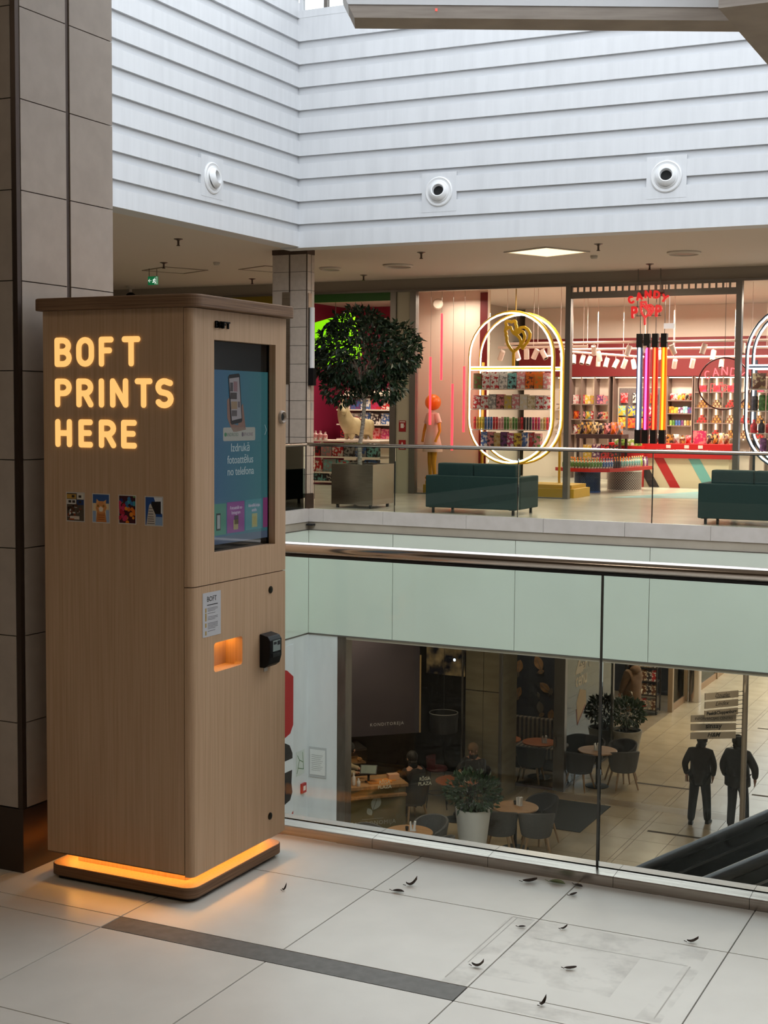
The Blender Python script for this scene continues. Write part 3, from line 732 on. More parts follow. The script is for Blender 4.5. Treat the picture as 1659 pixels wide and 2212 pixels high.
# ================================================================ far gallery fittings
ORD = ['first', 'second', 'third', 'fourth', 'fifth', 'sixth', 'seventh', 'eighth', 'ninth', 'tenth', 'eleventh', 'twelfth', 'thirteenth', 'fourteenth', 'fifteenth', 'sixteenth', 'seventeenth', 'eighteenth', 'nineteenth', 'twentieth'] + ['twenty-' + s for s in ('first', 'second', 'third', 'fourth', 'fifth', 'sixth', 'seventh', 'eighth', 'ninth')] + ['thirtieth'] + ['thirty-' + s for s in ('first', 'second', 'third', 'fourth', 'fifth', 'sixth', 'seventh', 'eighth', 'ninth')] + ['fortieth']
# tiled far column
FX0, FX1, FY0, FY1 = -11.755, -11.11, 19.8, 20.045
fcol = struct('wall_far_column', MB().box(FX0 + .01, FX1 - .01, FY0 + .01, FY1 - .01, 0, 4.2), m_grout)
fz = [.272, .585, .885] + [1.185 + .295 * k for k in range(0, 10)] + [4.12]
for z0, z1 in zip(fz[:-1], fz[1:]):
    g = .004
    for x0, x1 in ((FX0, -11.445), (-11.425, FX1 - .014)):
        part('wall_tile', MB().box(x0 + g, x1 - g, FY0, FY0 + .01, z0 + g, z1 - g), m_coltile, fcol)
    for y0, y1 in ((FY0 + .014, 19.935), (19.945, FY1)):
        part('wall_tile', MB().box(FX1 - .01, FX1, y0 + g, y1 - g, z0 + g, z1 - g), m_coltile, fcol)
part('skirting', MB().box(FX0 - .004, FX1 + .004, FY0 - .004, FY1, 0, .268), m_groove, fcol)
part('capital_band', MB().box(FX0 - .004, FX1 + .004, FY0 - .004, FY1, 4.12, 4.2), m_groove, fcol)
part('corner_profile', MB().box(FX1 - .016, FX1 - .004, FY0 + .004, FY0 + .016, .27, 4.12), m_groove, fcol)
part('joint_profile', MB().box(-11.445, -11.425, FY0 + .004, FY0 + .011, .27, 4.12), m_groove, fcol)
wlamp = thing('wall_lamp', 'unlit white tube wall lamp on the side of the tiled far column', 'wall lamp', (FX1 + .001, 19.885, 2.02))
wpart('back_plate', MB().box(FX1 + .001, FX1 + .012, 19.83, 19.94, 2.02, 3.50), mat('lamp_back_bronze', srgb(150, 132, 116), .35, .8), wlamp)
wpart('tube_diffuser', MB().cyl((FX1 + .05, 19.885, 2.30), (FX1 + .05, 19.885, 3.27), .042, 16), mat('opal_tube', srgb(226, 226, 226), .4), wlamp, True)
wpart('lamp_housing', MB().box(FX1 + .012, FX1 + .1, 19.835, 19.935, 2.02, 2.30), m_blk, wlamp)
single('steel_plate', MB().box(-11.565, -11.418, FY0 - .012, FY0 - .001, 2.04, 3.52), m_steel, 'tall grey steel plate on the front of the tiled far column', 'steel plate')
single('call_switch', MB().box(FX1 + .001, FX1 + .008, 19.955, 20.0, 1.62, 1.75), mat('switch_grey', srgb(176, 170, 164), .4), 'small grey switch plate low on the tiled far column', 'switch')

# ceiling fittings
m_glowpanel = glow('ceiling_panel_light', (1.0, .80, .50), 1.5)
cp = thing('ceiling_light', 'square warm glowing ceiling light in front of the sweet shop', 'ceiling light', (-7.71, 21.6, 4.2), math.radians(-26))
part('light_frame', MB().frame([(-.49, -.49), (.49, -.49), (.49, .49), (-.49, .49)], [(-.45, -.45), (.45, -.45), (.45, .45), (-.45, .45)], -.02, 0, 'z'), m_ceiling, cp)
part('diffuser', MB().box(-.45, .45, -.45, .45, -.012, -.006), m_glowpanel, cp)
def disc(label, x, y, r):
    o = thing('ceiling_diffuser', label, 'ceiling vent', (x, y, 4.2), 0, 'round ceiling air outlets')
    part('outer_ring', MB().lathe([(r, 0), (r, -.02), (r * .86, -.045), (r * .8, -.02), (r * .8, 0)], seg=32), m_ceiling, o, True)
    part('inner_dish', MB().lathe([(0, -.03), (r * .66, -.03), (r * .72, -.005), (r * .72, 0)], seg=32), mat('vent_shade_metal', srgb(146, 130, 116), .5), o, True)
disc('round ceiling air outlet left of the glowing ceiling light', -10.84, 22.6, .27)
disc('round ceiling air outlet right of the glowing ceiling light', -5.71, 22.5, .27)
disc('small round ceiling air outlet near the far column', -12.2, 22.6, .2)
spr0 = None
SPR = [(-12.30, 17.93, 'nearest the white boarded side wall'), (-14.51, 20.70, 'above the green exit sign'), (-14.65, 23.9, 'above the yellow shop header'), (-9.63, 20.95, 'left of the glowing ceiling light'), (-6.64, 20.94, 'right of the glowing ceiling light'), (-6.70, 24.06, 'above the sweet shop doorway'), (-12.25, 24.03, 'above the potted tree')]
for x, y, s in SPR:
    if spr0 is None:
        spr0 = thing('fire_sprinkler', 'small bronze fire sprinkler head ' + s, 'sprinkler', (x, y, 4.2), 0, 'sprinkler heads on the gallery ceilings')
        part('rose', MB().lathe([(.07, 0), (.07, -.006), (.03, -.02), (.016, -.03)], seg=14), m_groove, spr0)
        part('sprinkler_body', MB().lathe([(.016, -.03), (.016, -.09), (.03, -.1), (.03, -.106), (0, -.11)], seg=10), m_groove, spr0)
    else: copy_tree(spr0, 'small bronze fire sprinkler head ' + s, (x, y, 4.2))
det = MB().lathe([(.06, 0), (.06, -.03), (.045, -.055), (0, -.06)], seg=16)
single('smoke_detector', det, mat('detector_white', srgb(190, 180, 168), .5), 'small round smoke detector behind the glowing ceiling light', 'smoke detector', (-7.19, 22.45, 4.2))
det = MB().lathe([(.06, 0), (.06, -.03), (.045, -.055), (0, -.06)], seg=16)
single('smoke_detector', det, MATS['detector_white'], 'small round smoke detector left of the far tiled column', 'smoke detector', (-13.6, 21.0, 4.2))
def hatch(label, x, y, s, rz):
    o = thing('ceiling_hatch', label, 'ceiling hatch', (x, y, 4.2), rz)
    part('hatch_frame', MB().frame([(-s, -s), (s, -s), (s, s), (-s, s)], [(-s + .04, -s + .04), (s - .04, -s + .04), (s - .04, s - .04), (-s + .04, s - .04)], -.012, 0, 'z'), mat('hatch_frame_paint', srgb(150, 136, 120), .6), o)
    part('hatch_panel', MB().box(-s + .05, s - .05, -s + .05, s - .05, -.006, -.001), m_ceiling, o)
hatch('square ceiling hatch frame beside the far tiled column', -13.3, 22.4, .45, -.46)
hatch('square ceiling panel above the green exit sign', -15.1, 21.9, .45, -.46)
ex = thing('exit_sign', 'green running-man exit sign hanging from the far ceiling', 'exit sign', (-15.31, 21.5, 3.90), 0)
m_exit = mat('exit_green', srgb(20, 120, 70), .4, emit=srgb(20, 130, 76), estr=.35)
m_exw = mat('exit_white', srgb(230, 236, 230), .4, emit=srgb(220, 235, 225), estr=.5)
part('sign_plate', MB().box(-.108, .108, -.01, .01, 0, .155), m_exit, ex)
part('hanger', MB().box(-.09, -.08, -.004, .004, .155, .3).box(.08, .09, -.004, .004, .155, .3), m_frame, ex)
part('arrow', strokes(MB(), [[(-.09, .078), (-.03, .078)], [(-.065, .105), (-.09, .078), (-.065, .05)]], .006, .002, basis((0, -.0122, 0), (1, 0, 0), (0, 0, 1))), m_exw, ex)
part('running_figure', strokes(MB(), [[(.045, .118), (.045, .119)], [(.04, .1), (.035, .065)], [(.035, .065), (.06, .045), (.05, .02)], [(.035, .065), (.015, .045), (-.002, .045)], [(.04, .1), (.065, .085)], [(.04, .1), (.015, .09), (.012, .07)]], .009, .002, basis((0, -.0122, 0), (1, 0, 0), (0, 0, 1))), m_exw, ex)
part('doorway', MB().frame([(.072, .01), (.104, .01), (.104, .145), (.072, .145)], [(.078, .016), (.098, .016), (.098, .139), (.078, .139)], -.0122, -.0102, 'y'), m_exw, ex)
cmr = thing('security_camera', 'small dark security camera under the far ceiling above the kiosk', 'camera', (-17.95, 24.4, 4.2))
part('camera_mount', MB().lathe([(.09, 0), (.09, -.03), (.03, -.06), (.03, -.14)], seg=14), MATS['detector_white'], cmr)
part('camera_body', MB().ball((0, 0, -.2), .09, 14, 8, (1.2, 1, .8)), m_blk, cmr, True)

# soft furnishings of the far gallery
m_teal = noisy(mat('dark_green_upholstery', rough=.8), srgb(20, 44, 42), srgb(25, 52, 49), (1, 1, 1), 60, 4, .05)
m_legs = mat('black_steel_leg', (.01, .01, .012), .4)
def sofa(label, x, y):
    o = thing('sofa', label, 'sofa', (x, y, 0), 0, 'dark green two-seat sofas along the far balustrade')
    W, D = 1.56, .98
    part('frame_back', MB().box(0, W, 0, .16, .09, .603), m_teal, o, bevel=.018)
    part('armrest', MB().box(0, .11, .16, D, .09, .603), m_teal, o, bevel=.018)
    part('armrest', MB().box(W - .11, W, .16, D, .09, .603), m_teal, o, bevel=.018)
    part('seat_base', MB().box(.11, W - .11, .16, D - .02, .12, .3), m_teal, o)
    for k in (0, 1):
        a = .12 + k * (W - .24) / 2
        part('seat_cushion', MB().box(a + .004, a + (W - .24) / 2 - .004, .2, D - .01, .3, .45), m_teal, o, bevel=.03)
        part('back_cushion', MB().box(a + .003 + .04 * (k == 0), a + (W - .24) / 2 - .003 + .06 * k, .10, .34, .42, .80), m_teal, o, bevel=.03)
    for lx, ly in ((.1, .09), (W - .09, .09), (.1, D - .1), (W - .09, D - .1)):
        part('leg', MB().box(lx - .018, lx + .018, ly - .018, ly + .018, 0, .09).box(lx - .06, lx + .03, ly - .03, ly + .03, .08, .092), m_legs, o)
sofa('dark green two-seat sofa seen from behind, in front of the oval neon shelf', -9.285, 20.45)
sofa('dark green two-seat sofa seen from behind, cut by the right picture edge', -4.90, 20.45)

# potted tree
def leaf_mb(mb, p, d, n, L, W):
    s = d.cross(n).normalized() * W; tip = p + d * L - n * L * .12
    q = p + d * L * .45 + n * L * .06
    mb.add([p, q + s, tip, q - s], [(0, 1, 2), (0, 2, 3)])
def rnd_dir(bias=None):
    while True:
        v = Vector((R.uniform(-1, 1), R.uniform(-1, 1), R.uniform(-1, 1)))
        if .05 < v.length < 1: return v.normalized()
m_leaf = noisy(mat('glossy_dark_leaf', rough=.38, spec=.4), srgb(28, 46, 30), srgb(46, 66, 42), (1, 1, 1), 9, 3)
m_leaf2 = noisy(mat('shrub_leaf', rough=.45, spec=.35), srgb(38, 56, 36), srgb(60, 80, 50), (1, 1, 1), 9, 3)
m_bark = noisy(mat('pale_bark', rough=.8), srgb(120, 108, 94), srgb(176, 164, 148), (1, 1, 3), 16, 6, .3)
m_soil = mat('dark_soil', srgb(36, 28, 22), .9)
m_oldgreen = None
PLX0, PLX1, PLY0, PLY1 = -11.12, -10.345, 20.68, 21.48
pl = thing('metal_planter', 'square brushed steel planter box holding the potted tree', 'planter', ((PLX0 + PLX1) / 2, (PLY0 + PLY1) / 2, 0))
wpart('planter_box', MB().frame([(PLX0, PLY0), (PLX1, PLY0), (PLX1, PLY1), (PLX0, PLY1)], [(PLX0 + .02, PLY0 + .02), (PLX1 - .02, PLY0 + .02), (PLX1 - .02, PLY1 - .02), (PLX0 + .02, PLY1 - .02)], .06, .73, 'z'), m_steel, pl)
wpart('soil', MB().box(PLX0 + .02, PLX1 - .02, PLY0 + .02, PLY1 - .02, .07, .66), m_soil, pl)
for x in (PLX0 + .08, PLX1 - .08):
    for y in (PLY0 + .08, PLY1 - .08): wpart('foot', MB().box(x - .02, x + .02, y - .02, y + .02, 0, .06), m_legs, pl)
TC = Vector((-10.80, 21.2, 2.55))
tr_ = thing('potted_tree', 'dense dark-leaved potted tree with a pale bare trunk', 'tree', (-10.80, 21.1, .66))
wpart('trunk', MB().tube([(-10.80, 21.1, .60), (-10.81, 21.1, 1.0), (-10.76, 21.12, 1.4), (-10.74, 21.14, 1.8), (-10.78, 21.16, 2.2)], [.042, .036, .034, .032, .02], 10), m_bark, tr_, True)
branches = MB(); ends = []
for i in range(26):
    d = rnd_dir(); d.z = abs(d.z) * .9 - .25; d.normalize()
    e = TC + Vector((d.x * .85, d.y * .7, d.z * .62)) * R.uniform(.7, 1)
    s0 = Vector((-10.76, 21.14, R.uniform(1.75, 2.2)))
    mid = (s0 + e) / 2 + Vector((0, 0, .08)); branches.tube([s0, mid, e], [.016, .01, .005], 5); ends.append(e)
wpart('branches', branches, m_bark, tr_)['kind'] = 'stuff'
fol = MB(); outer = []
lobes = [(TC + Vector((0, 0, .05)), (.88, .7, .64), 2000), (TC + Vector((-.1, 0, .52)), (.5, .4, .30), 460), (TC + Vector((-.50, -.1, -.12)), (.36, .36, .34), 420), (TC + Vector((.62, 0, .1)), (.44, .4, .46), 620), (TC + Vector((-.85, -.2, .02)), (.22, .2, .14), 80), (TC + Vector((-.35, -.1, -.58)), (.36, .3, .24), 320), (TC + Vector((.42, -.05, -.5)), (.38, .3, .28), 360), (TC + Vector((0.95, -.1, .18)), (.14, .14, .16), 36)]
for c_, rr, n in lobes:
    for i in range(n):
        d = rnd_dir(); k = R.uniform(.45, 1) ** .4
        p = c_ + Vector((d.x * rr[0], d.y * rr[1], d.z * rr[2])) * k
        ld = (d * .6 + rnd_dir() * .7 + Vector((0, 0, -.35))).normalized(); nn = (rnd_dir() + Vector((0, 0, .9))).normalized()
        nn = (nn - ld * nn.dot(ld)).normalized()
        if k > .95 and d.y < .0: outer.append((p, ld, nn))
        else: leaf_mb(fol, p, ld, nn, R.uniform(.09, .14), R.uniform(.022, .034))
R.shuffle(outer)
for p, ld, nn in outer[280:]: leaf_mb(fol, p, ld, nn, R.uniform(.09, .14), R.uniform(.022, .034))
o = wpart('foliage', fol, m_leaf, tr_); o['kind'] = 'stuff'
lm = MB(); leaf_mb(lm, Vector((0, 0, 0)), Vector((1, 0, 0)), Vector((0, 0, 1)), .125, .031)
lme = lm.mesh('leaf', m_leaf)
for p, ld, nn in outer[:280]:
    Mx = basis(p - Vector(tr_.location), ld, nn.cross(ld)); o = share('leaf', lme, tr_, (0, 0, 0)); o.matrix_local = Mx

# ================================================================ storefronts of the upper far side
m_hdr = mat('storefront_header_paint', srgb(158, 146, 132), .6)
YS = 25.05
sf = struct('wall_storefront', MB().box(-24, 8, YS + .02, YS + .3, 3.99, 4.2), m_hdr)
part('header_rail', MB().box(-24, 8, YS - .04, YS + .08, 3.95, 3.99), m_frame, sf)
for a, b in ((-12.156, -12.034), (-11.73, -11.60), (-8.54, -8.44), (-5.40, -5.30), (-2.2, -2.1)):
    part('storefront_post', MB().box(a, b, YS - .04, YS + .10, 0, 3.95), m_frame, sf)
part('pier_panel', MB().box(-12.034, -11.73, YS + .0, YS + .12, 0, 3.95), mat('pier_beige', srgb(176, 168, 146), .5), sf)
struct('wall_partition', MB().prism([(-12.10, 25.18), (-11.78, 25.18), (-12.72, 27.05), (-12.72, 36), (-13.05, 36), (-13.05, 27.05)], 0, 4.2, 'z'), m_plain)
for i, (a, b, nm) in enumerate(((-11.60, -8.54, 'window_2'), (-5.30, -2.2, 'window_3'))):
    w = struct(nm)
    part('pane', MB().box(a, (a + b) / 2 - .004, YS + .02, YS + .032, .02, 3.95), m_shopglass, w)
    part('pane', MB().box((a + b) / 2 + .004, b, YS + .02, YS + .032, .02, 3.95), m_shopglass, w)
    part('sill_rail', MB().box(a, b, YS, YS + .05, 0, .02), m_frame, w)
def fire_sign(label, x, z, h, shapes):
    o = thing('fire_safety_sign', label, 'safety sign', (x, YS - .004, z))
    part('sign_plate', MB().box(-.075, .075, -.006, 0, 0, h), mat('fire_red', srgb(150, 22, 26), .4), o)
    part('pictogram', shapes, mat('sign_white', srgb(220, 214, 206), .5), o)
fire_sign('red fire alarm sign on the beige pier beside the sweet shop, upper of two', -11.885, 1.215, .215, MB().box(-.035, .03, -.008, -.006, .07, .16).box(-.06, .06, -.008, -.006, .185, .2).box(.04, .05, -.008, -.006, .1, .12))
fire_sign('red fire extinguisher sign on the beige pier beside the sweet shop, lower of two', -11.885, .86, .19, MB().box(-.016, .016, -.008, -.006, .05, .13).box(-.008, .008, -.008, -.006, .13, .15).box(-.05, .05, -.008, -.006, .02, .03))

# rolled-up door grille over the shop doorway
gr = thing('roller_grille', 'rolled-up grey roller grille with small windows above the sweet shop doorway', 'roller grille', (-6.92, YS, 3.72))
wpart('bottom_bar', MB().box(-8.44, -5.40, YS - .03, YS + .03, 3.72, 3.84), m_frame, gr)
wpart('top_bar', MB().box(-8.44, -5.40, YS - .02, YS + .02, 3.925, 3.95), m_frame, gr)
for k in range(26):
    x = -8.44 + k * 3.04 / 25
    wpart('grille_link', MB().box(x - .016, x + .016, YS - .015, YS + .015, 3.84, 3.925), m_frame, gr)

# hanging red neon-style shop sign
m_red = mat('sign_red_acrylic', srgb(205, 20, 28), .35, emit=(.8, .005, .009), estr=.6)
m_redl = mat('sign_pink_outline', srgb(230, 90, 90), .4, emit=(1, .2, .2), estr=.4)
YN = 24.88
sg_ = thing('shop_sign', 'red hanging shop sign with arched lettering and a rooster outline', 'shop sign', (-6.93, YN, 3.18))
def sletter(ch, cx, cz, w, h, ang, hw):
    Mr = Matrix.Translation((cx, YN, cz)) @ basis((0, 0, 0), (1, 0, 0), (0, 0, 1)) @ Matrix.Rotation(math.radians(ang), 4, 'Z')
    wpart('sign_letter', strokes_solid(MB(), glyph(ch, -w / 2, -h / 2, w, h), hw, .05, Mr, .006), m_red, sg_, label='red letter ' + ch)
for ch, cx, cz, a in (('C', -7.245, 3.655, 18), ('A', -7.10, 3.715, 8), ('N', -6.94, 3.745, 0), ('D', -6.78, 3.735, -6), ('Y', -6.63, 3.665, -16)):
    sletter(ch, cx, cz, .085, .11, a, .017)
sletter('P', -7.18, 3.43, .075, .17, 3, .023); sletter('P', -6.74, 3.445, .075, .17, -3, .023)
def rooster(M, hw, d, m, parent, root, name='rooster_outline'):
    L_ = [[(0.0, 0.762), (0.025, 0.875), (0.05, 0.975), (0.013, 1.05), (0.05, 1.125), (0.15, 1.125), (0.237, 1.087), (0.338, 1.137), (0.4, 1.1), (0.4, 1.0), (0.438, 0.925), (0.425, 0.825), (0.388, 0.738)], [(0.0, 0.762), (0.037, 0.7), (0.025, 0.625), (0.062, 0.55), (0.062, 0.425), (0.125, 0.25), (0.237, 0.1), (0.338, 0.0), (0.463, 0.1), (0.588, 0.225), (0.613, 0.375), (0.575, 0.5), (0.475, 0.6), (0.338, 0.675), (0.263, 0.775), (0.212, 0.9), (0.125, 0.9), (0.08, 0.85)], [(0.45, 0.65), (0.487, 0.8), (0.6, 0.887), (0.738, 0.9), (0.875, 0.812), (0.963, 0.675), (0.95, 0.5), (0.863, 0.35), (0.75, 0.225), (0.688, 0.125), (0.65, 0.225), (0.63, 0.325)], [(0.525, 0.7), (0.613, 0.77), (0.713, 0.713), (0.762, 0.575), (0.725, 0.425), (0.662, 0.312)], [(0.338, 0.0), (0.338, -0.5)]]
    return wpart(name, strokes_solid(MB(), L_, hw, d, M, .02), m, parent, root=root)
Mr = basis((-7.07, YN, 3.335), (1, 0, 0), (0, 0, 1)); Ms = Mr @ Matrix.Scale(.245, 4)
rooster(Ms, .065, .2, m_red, sg_, sg_); rooster(Mr @ Matrix.Translation((0, 0, .05)) @ Matrix.Scale(.245, 4), .012, .03, m_redl, sg_, sg_, 'rooster_light_line')
for x in (-7.14, -6.73):
    wpart('hanging_rod', MB().box(x - .008, x + .008, YN + .01, YN + .02, 3.36, 4.2), m_frame, sg_)
wpart('cross_bar', MB().box(-7.16, -6.7, YN + .01, YN + .02, 3.36, 3.375).box(-7.16, -6.7, YN + .01, YN + .02, 3.52, 3.535), m_frame, sg_)
single('blank_sign', MB().box(-.1, .1, -.006, .006, 0, .1).box(-.004, .004, -.003, .003, .1, 1.03), mat('blank_sign_white', srgb(222, 214, 206), .5, emit=(.9, .85, .8), estr=.6), 'small blank white emergency light panel below the red shop sign', 'sign panel', (-6.74, 25.6, 3.17))  # plain panel, no lamp; glow added so it renders white

# ================================================================ sweet shop shell
m_cream = mat('shop_cream_wall', srgb(236, 216, 199), .7)
m_shopred = mat('shop_red_paint', srgb(104, 4, 9), .6)
struct('wall_shop_back', MB().box(-12.5, 2, 33.5, 33.7, 0, 4.2), m_cream)
struct('wall_shop_side', MB().box(2, 2.2, YS + .3, 33.7, 0, 4.2), m_cream)
struct('trim_2', MB().box(-12.5, 2, 33.1, 33.45, 2.50, 3.42), m_shopred)
struct('wall_display', MB().box(-12.5, -10.98, 26.85, 26.95, 0, 4.1).box(-10.98, -10.82, 26.82, 26.95, 0, 4.1), [m_cream])
part('red_strip', MB().box(-10.98, -10.82, 26.80, 26.82, 0, 4.05), m_shopred, bpy.data.objects['wall_display'])
struct('floor_shop', MB().prism([(-7.9, 26.0), (-6.3, 26.6), (-5.4, 29.6), (-6.6, 30.0)], .0, .003, 'z'), mat('teal_floor_vinyl', srgb(116, 150, 150), .4))

# ---- window plinth, oval shelf displays
m_yellow = mat('yellow_lacquer', srgb(206, 158, 30), .4)
m_led = glow('white_led_tube', (1.0, .93, .82), 5.0)
m_ledc = glow('cool_led_tube', (.90, .95, 1.0), 5.0)
m_bar = mat('white_shelf_steel', srgb(226, 206, 190), .4)
single('display_plinth', MB().box(-11.55, -8.42, 25.32, 26.30, 0, .17).box(-11.55, -8.50, 25.42, 26.30, .17, .24), m_yellow, 'low yellow display plinth running along the left shop window', 'plinth')
single('display_plinth', MB().box(-5.24, -2.3, 25.32, 26.30, 0, .17), mat('blue_lacquer', srgb(40, 66, 104), .4), 'low blue display plinth under the right oval shelf', 'plinth')
def capsule(cx, z0, z1, w, n=18):
    r = w / 2; P = []
    for i in range(n + 1): a = math.pi * i / n; P.append((cx + r * math.cos(a), z1 - r + r * math.sin(a)))
    for i in range(n + 1): a = math.pi + math.pi * i / n; P.append((cx + r * math.cos(a), z0 + r + r * math.sin(a)))
    return P
def oval(label, x0, mframe, mled, rows):
    w = 1.75; cx = x0 + w / 2; z0, z1 = .61, 3.55
    o = thing('oval_shelf', label, 'display shelf', (cx, 25.75, .24))
    for y in (25.5, 26.05):
        P = capsule(cx, z0, z1, w)
        wpart('oval_frame', MB().tube([(a, y + .03, b) for a, b in P], .026, 8, True), mframe, o, True)
        wpart('led_tube', MB().tube([(a, y - .012, b) for a, b in capsule(cx, z0 + .03, z1 - .03, w - .06)], .015, 8, True), mled, o, True)
        wpart('cross_light', MB().box(cx - w / 2 + .04, cx + w / 2 - .04, y - .02, y, 2.475, 2.50).box(cx - w / 2 + .04, cx + w / 2 - .04, y - .02, y, 2.42, 2.44), mled, o)
        wpart('cross_bar', MB().box(cx - w / 2 + .02, cx + w / 2 - .02, y, y + .03, 2.42, 2.50), mframe, o)
    for z, h in rows:
        k = w / 2 - (0 if z > z0 + w / 2 else (w / 2 - math.sqrt(max(0, (w / 2) ** 2 - (z0 + w / 2 - z) ** 2))))
        wpart('shelf', MB().box(cx - k + .03, cx + k - .03, 25.5, 26.05, z - .02, z), m_bar, o)
    for sx in (-1, 1):
        wpart('stand_post', MB().box(cx + sx * (w / 2 - .06) - .02, cx + sx * (w / 2 - .06) + .02, 26.09, 26.13, .24 if mframe is m_yellow else .17, 2.6), mframe, o)
    wpart('hanging_rod', MB().box(cx - .008, cx + .008, 25.74, 25.756, 3.55, 4.2), mframe, o)
    return o
RW = [(2.07, .34), (1.68, .3), (1.28, .27), (.93, .3)]
oval('oval white neon shelf on yellow frame full of sweets in the left window', -10.675, m_yellow, m_led, RW)
oval('oval white neon shelf on dark frame at the right picture edge', -5.30, mat('slate_frame', srgb(50, 56, 66), .4), m_ledc, RW)
rs = thing('rooster_emblem', 'flat yellow rooster lollipop emblem hanging inside the oval shelf', 'emblem', (-9.73, 25.7, 2.52))
rooster(basis((-9.99, 25.7, 2.78), (1, 0, 0), (0, 0, 1)) @ Matrix.Scale(.53, 4), .05, .06, m_yellow, rs, rs)
wpart('hanging_wire', MB().box(-9.78, -9.775, 25.7, 25.705, 3.35, 4.2), m_frame, rs)

# ---- products
COLN = {'red': (186, 40, 44), 'white': (226, 214, 204), 'teal': (120, 176, 172), 'orange': (226, 108, 30), 'yellow': (214, 178, 60), 'pink': (214, 130, 130), 'brown': (110, 66, 44), 'dark': (50, 40, 44), 'purple': (110, 60, 104), 'blue': (66, 96, 150), 'green': (80, 120, 52), 'tan': (196, 168, 120), 'cream': (226, 206, 176), 'grey': (150, 142, 138), 'gold': (176, 132, 60), 'black': (26, 24, 26), 'lime': (150, 178, 80), 'magenta': (180, 50, 96)}
def pack_mat(c, c2=None):
    n = 'pack_%s_%s' % (c, c2)
    if n in MATS: return MATS[n]
    a = srgb(*COLN[c]); b_ = srgb(*(COLN[c2] if c2 else [min(255, int(v * 1.25 + 20)) for v in COLN[c]]))
    return noisy(mat(n, rough=.4), a, b_, (1, 1, 1), 16, 2, 0, .5, .56)
pm = {}
def pack_mesh(kind, w, d, h, m):
    key = (kind, round(w, 3), round(d, 3), round(h, 3), m.name)
    if key in pm: return pm[key]
    mb = MB()
    if kind == 'box': mb.box(-w / 2, w / 2, -d / 2, d / 2, 0, h)
    elif kind == 'bag':
        n = 6
        prof = [(-.5, 0), (.5, 0), (.46, .12), (.47, .86), (.5, .93), (.5, 1), (-.5, 1), (-.5, .93), (-.47, .86), (-.46, .12)]
        P = [(u * w, v * h) for u, v in prof]; k = len(P)
        vs = [(a, -d * .08, b_) for a, b_ in P] + [(a, d * .08, b_) for a, b_ in P] + [(0, -d / 2, h * .45), (0, d / 2, h * .45)]
        fs = [(i, (i + 1) % k, 2 * k) for i in range(k)] + [(k + (i + 1) % k, k + i, 2 * k + 1) for i in range(k)] + [(i, k + i, k + (i + 1) % k, (i + 1) % k) for i in range(k)]
        mb.add(vs, fs)
    elif kind == 'can': mb.lathe([(w * .42, 0), (w / 2, .01), (w / 2, h * .9), (w * .42, h), (0, h)], seg=10)
    elif kind == 'bottle': mb.lathe([(w * .45, 0), (w / 2, h * .03), (w / 2, h * .6), (w * .3, h * .72), (w * .2, h * .8), (w * .22, h), (0, h)], seg=10)
    pm[key] = mb.mesh(kind, m, smooth=kind in ('can', 'bottle')); return pm[key]
NAME = {'box': 'sweet_box', 'bag': 'sweet_bag', 'can': 'drink_can', 'bottle': 'drink_bottle'}
WORD = {'box': 'sweet box', 'bag': 'sweet bag', 'can': 'drink can', 'bottle': 'drink bottle'}
def row(where, kind, cols, x0, x1, y, z, h, d=.12, fill=.94, tilt=0):
    """a row of single products, each its own object"""
    n = len(cols); st_ = (x1 - x0) / n
    for i, c in enumerate(cols):
        c1, c2 = (c if isinstance(c, tuple) else (c, None))
        k = kind if isinstance(kind, str) else kind[i % len(kind)]
        w = st_ * fill; hh = h * R.uniform(.9, 1.0)
        hh = round(hh / .02) * .02
        me = pack_mesh(k, w, w if k in ('can', 'bottle') else d, hh, pack_mat(c1, c2))
        o = link(NAME[k], me, None, (x0 + st_ * (i + .5), y, z + .001), (tilt, 0, 0))
        tag(o, '%s %s, %s from left %s' % (c1, WORD[k], ORD[i], where), WORD[k].split()[1] if k in ('can', 'bottle') else 'sweets', 'sweets ' + where)
W1 = 'on the top shelf of the left oval'; W2 = 'on the second shelf of the left oval'; W3 = 'on the third shelf of the left oval'; W4 = 'on the bottom shelf of the left oval'
row(W1, 'box', [('brown', 'green'), ('white', 'red'), ('white', 'red'), ('white', 'grey'), ('teal', 'dark'), ('pink', 'white'), ('orange', 'brown'), ('orange', 'gold'), ('pink', 'white')], -10.60, -8.98, 25.62, 2.07, .33)
row(W2, 'box', [('red', 'white'), ('white', 'red'), ('grey', 'white'), ('pink', 'brown'), ('tan', 'yellow'), ('pink', 'white'), ('cream', 'white'), ('cream', 'tan'), ('white', 'red'), ('white', 'red')], -10.60, -8.98, 25.62, 1.68, .29)
row(W3, 'can', ['red', 'gold', 'yellow', 'yellow', 'blue', 'blue', 'blue', 'red', 'red', 'pink', 'pink', 'green', 'green', 'tan', 'green', 'green', 'brown', 'red', 'black', 'black', 'black', 'magenta', 'red', 'magenta', 'tan', 'gold', 'red', 'brown'], -10.60, -8.98, 25.60, 1.28, .25, fill=.9)
row(W4, ['box', 'box', 'box', 'box', 'box', 'box', 'bag', 'bag', 'box'], [('blue', 'white'), ('pink', 'dark'), ('tan', 'gold'), ('purple', 'dark'), ('magenta', 'white'), ('yellow', 'brown'), ('blue', 'white'), ('red', 'grey'), ('pink', 'green')], -10.42, -9.18, 25.60, .93, .31)
Q = 'of the right oval'
row('on the top shelf ' + Q, 'bag', [('brown', 'tan'), ('brown', 'tan'), ('dark', 'tan'), ('brown', 'red'), ('brown', 'tan'), ('dark', 'red')], -5.22, -3.62, 25.62, 2.07, .3)
